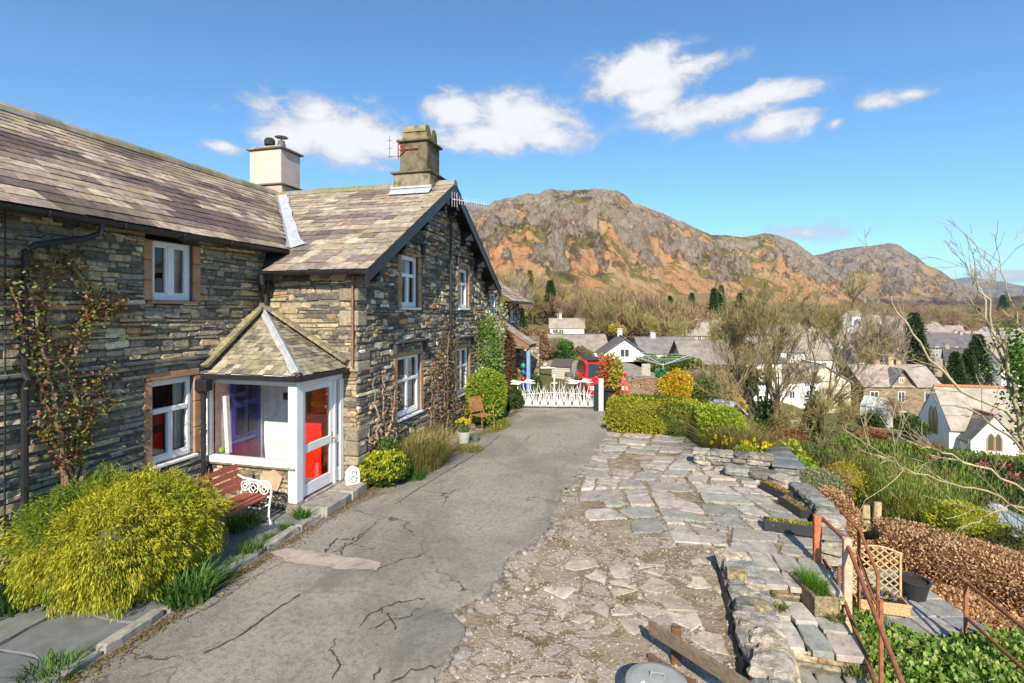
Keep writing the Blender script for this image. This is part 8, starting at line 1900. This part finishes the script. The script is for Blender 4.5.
# garden shrubs in the middle distance
MID = [('green_shrub','round dark green shrub left of the airer pole',690,408,19,(.8,.6),1.0,[(.09,.16,.03),(.13,.21,.04)]),('leafy_shrub','loose green leafy shrub left of the shed',703,410,18.2,(.75,.6),1.25,[(.13,.20,.05),(.18,.25,.06),(.10,.15,.04)]),('yellow_shrub','golden yellow shrub right of the shed',730,416,19,(.42,.4),1.1,[(.50,.36,.03),(.44,.38,.05)]),
       ('green_shrub','dark rounded evergreen below the white walled house',735,397,34,(1.4,1),1.5,[(.07,.13,.03),(.10,.17,.03)]),('pink_heather','pale pinkish heather bank before the bungalow',700,388,40,(2.6,1.6),1.3,[(.36,.27,.22),(.30,.24,.15),(.24,.22,.1)]),('brown_bank','tawny brown bank of shrubs below the bungalow',728,386,45,(3.2,1.8),1.8,[(.33,.23,.10),(.28,.21,.09),(.2,.2,.06)]),('green_shrub','clipped green shrub below the bungalow windows',716,378,52,(1.3,1),1.1,[(.08,.15,.03),(.12,.19,.04)]),
       ('golden_shrub','orange golden shrub under the bungalow eaves',700,378,56,(2.8,1),1.1,[(.42,.30,.06),(.38,.24,.06),(.3,.26,.06)]),('forsythia','yellow forsythia behind the white gabled house chimney',617,333,100,(1.3,1.0),1.6,[(.50,.40,.05),(.48,.38,.05)]),('green_shrub','bright green shrub beside the farther porch lawn',556,352,60,(1.8,1.2),1.6,[(.14,.24,.04),(.18,.28,.05),(.1,.17,.03)]),('green_shrub','dark rhododendron mound under the russet trees',553,362,48,(1.6,1.2),1.8,[(.05,.11,.025),(.08,.15,.03)]),
       ('russet_shrub','russet orange shrub mound beyond the porch',532,362,44,(1.6,1.2),3.0,[(.34,.20,.11),(.28,.17,.09),(.38,.26,.14)]),('green_shrub','dark green shrub between airer and bungalow',675,372,50,(2.2,1.2),1.7,[(.10,.17,.03),(.14,.2,.04),(.22,.23,.05)]),('green_shrub','olive shrub by the corner of the white gabled house',648,372,52,(1.2,1),1.7,[(.22,.23,.06),(.26,.25,.08)]),('grass_bank','green grassy bank beyond the parking place',570,365,56,(3.5,1.5),1.0,[(.18,.27,.05),(.24,.3,.06)]),('conical_shrub','grey olive bushy shrub before the low white wing',582,371,62,(1.6,1.4),3.0,[(.18,.16,.08),(.22,.2,.09)]),
       ('green_shrub','dark evergreen mound right of the greenhouse',911,432,56,(1.4,1.2),1.9,[(.06,.11,.03),(.09,.15,.03)]),('green_shrub','dark evergreen mound left of the greenhouse',872,428,57,(1.3,1),1.6,[(.06,.11,.03),(.10,.14,.03)]),('russet_shrub','russet bramble on the hedge top near the greenhouse',873,440,40,(1.0,.7),.9,[(.34,.16,.08),(.26,.14,.07)]),('russet_shrub','russet bramble on the hedge top below the church',925,452,34,(.9,.6),.7,[(.36,.15,.08),(.28,.14,.07)])]
for i, (nm, lab, px, py, d, r_, h_, pal) in enumerate(MID): B(nm, lab, 'shrub', px, py, d, r_, h_, int(1500+900*r_[0]), .10+d*.0035, .5, pal, 300+i, dz=-.15, amp=.18, depth=.4, cs=.75)
# bright lawn in the valley and grassy slope
def lawn(name, pts, col, dz=.08):
    m = MB(); n = 14; vs = []; A, B_, C_, D = [Vector(P(*p)) for p in pts]
    for i in range(n+1):
        for j in range(n+1):
            p = A.lerp(B_, i/n).lerp(D.lerp(C_, i/n), j/n); vs.append((p.x, p.y, float(T(p.x, p.y))+.12+dz))
    m.add(vs, [(i*(n+1)+j, (i+1)*(n+1)+j, (i+1)*(n+1)+j+1, i*(n+1)+j+1) for i in range(n) for j in range(n)], col); tag(m.build(name, MAT['lawn'], smooth=True), kind='structure')
MAT['lawn'] = simple('meadow', None, .95, .1, var=.3, vs=.8, bump=.5, bs=5, bdist=.1)
lawn('lawn', [(775,437,32),(850,442,34),(850,424,44),(782,420,42)], (.24, .23, .06)); lawn('field', [(848,342,230),(893,336,250),(890,326,330),(850,330,320)], (.24, .27, .08)); lawn('lawn', [(540,372,40),(600,372,40),(600,362,55),(545,362,55)], (.20, .25, .06), .05)
fp = thing('post_fence', 'short stretch of wooden post fence on the sunlit lawn', 'fence', P(800, 428, 36))
for i in range(3):
    m = MB(); a = PT(792+i*7, 430, 36); m.bev(a.x-.07, a.x+.07, a.y-.07, a.y+.07, a.z-1, a.z+.8, .01, (.33, .27, .17)); m.build('post', MAT['wood'], fp, True)
m = MB()
for dz in (.3, .65): m.bar(PT(790, 430, 36)+Vector((0, 0, dz)), PT(808, 430, 36)+Vector((0, 0, dz)), .05, .09, (.33, .27, .17))
m.build('rail', MAT['wood'], fp, True)
# clutter at the end of the drive
ct = thing('wooden_table', 'white topped table loaded with pots at the far end of the drive', 'table', P(541, 379, 31)[:2]+(-1.05,), YAW)
m = MB(); m.bev(-1.35, 1.1, -.3, .3, .80, .88, .01, (.62, .62, .62)); m.build('table_top', MAT['attr'], ct)
for x in (-1.25, -.2, 1.0): m = MB(); m.box(x-.06, x+.06, -.25, .25, 0, .8, (.55, .56, .58)); m.build('leg', MAT['attr'], ct)
for i, (dx, r_, c, nm) in enumerate(((-.75, .24, (.55,.12,.04), 'large orange red'), (-.2, .26, (.5,.14,.06), 'rounded orange'), (-1.15, .16, (.5,.35,.05), 'small yellow'), (.25, .15, (.42,.38,.3), 'pale buff'))):
    o = MB(); o.lathe([(.03, 0), (r_*.8, .03), (r_, r_*.7), (r_*.9, r_*1.2), (r_*.4, r_*1.6), (.02, r_*1.65)], 14, (0, 0), c); ob = o.build('buoy', MAT['attr'], smooth=True); b = Vector(ct.location); ob.location = (b.x+dx*CS, b.y+dx*SN, b.z+.883); tag(ob, f'{nm} buoy standing on the white topped table', 'buoy')
cr = thing('log_store', 'pale wooden crate store with a dark sloping lid at the end of the drive', 'crate', P(562, 377, 31)[:2]+(-1.05,), YAW-.3)
m = MB(); 
for i in range(6): m.bev(-.55, .55, -.4, .4, .06+i*.14, .19+i*.14, .012, (.46-.02*(i % 2), .42, .34))
for s in (-.48, .48): m.box(s-.05, s+.05, -.38, .38, 0, .06, (.3, .26, .2))
m.build('crate_body', MAT['wood'], cr); m = MB(); m.prism([(-.62, -.5, .92), (-.62, .5, 1.25), (-.62, .5, 1.32), (-.62, -.5, .99)], (0, 0, 0), (1.24, 0, 0), (.10, .085, .075)); m.build('lid', MAT['wood'], cr)
m = MB(); dry_wall(m, [P(566, 376, 29)[:2], P(600, 374, 30)[:2], P(640, 378, 28)[:2], P(690, 388, 24)[:2]], -1.6, -.2, .4, 12, (.3, .6), (.16, .26)); tag(m.build('boundary_wall', MAT['dry']), 'dry stone boundary wall at the end of the drive behind the car', 'wall')
m = MB(); p = PT(646, 380, 30); 
for s in (0, 1): q = p+Vector((s*.8, .3*s, 0)); m.bev(q.x-.25, q.x+.25, q.y-.2, q.y+.2, -2.2, .1-s*.3, .03, (.45, .41, .36))
tag(m.build('stone_pier', MAT['dry']), 'pair of pale square stone gate piers behind the trellis', 'gate pier')
pl_ = thing('telegraph_pole', 'thin telegraph pole in front of the cottage at the wood edge', 'pole', P(557.5, 345, 105)); m = MB(); m.tube([(0, 0, -2), (0, 0, 6.6)], [.13, .09], 7, (.36, .31, .25)); m.build('pole', MAT['bark'], pl_); m = MB(); m.bar((-.6, 0, 6.2), (.6, 0, 6.2), .1, .1, (.3, .26, .2)); m.build('crossarm', MAT['bark'], pl_)
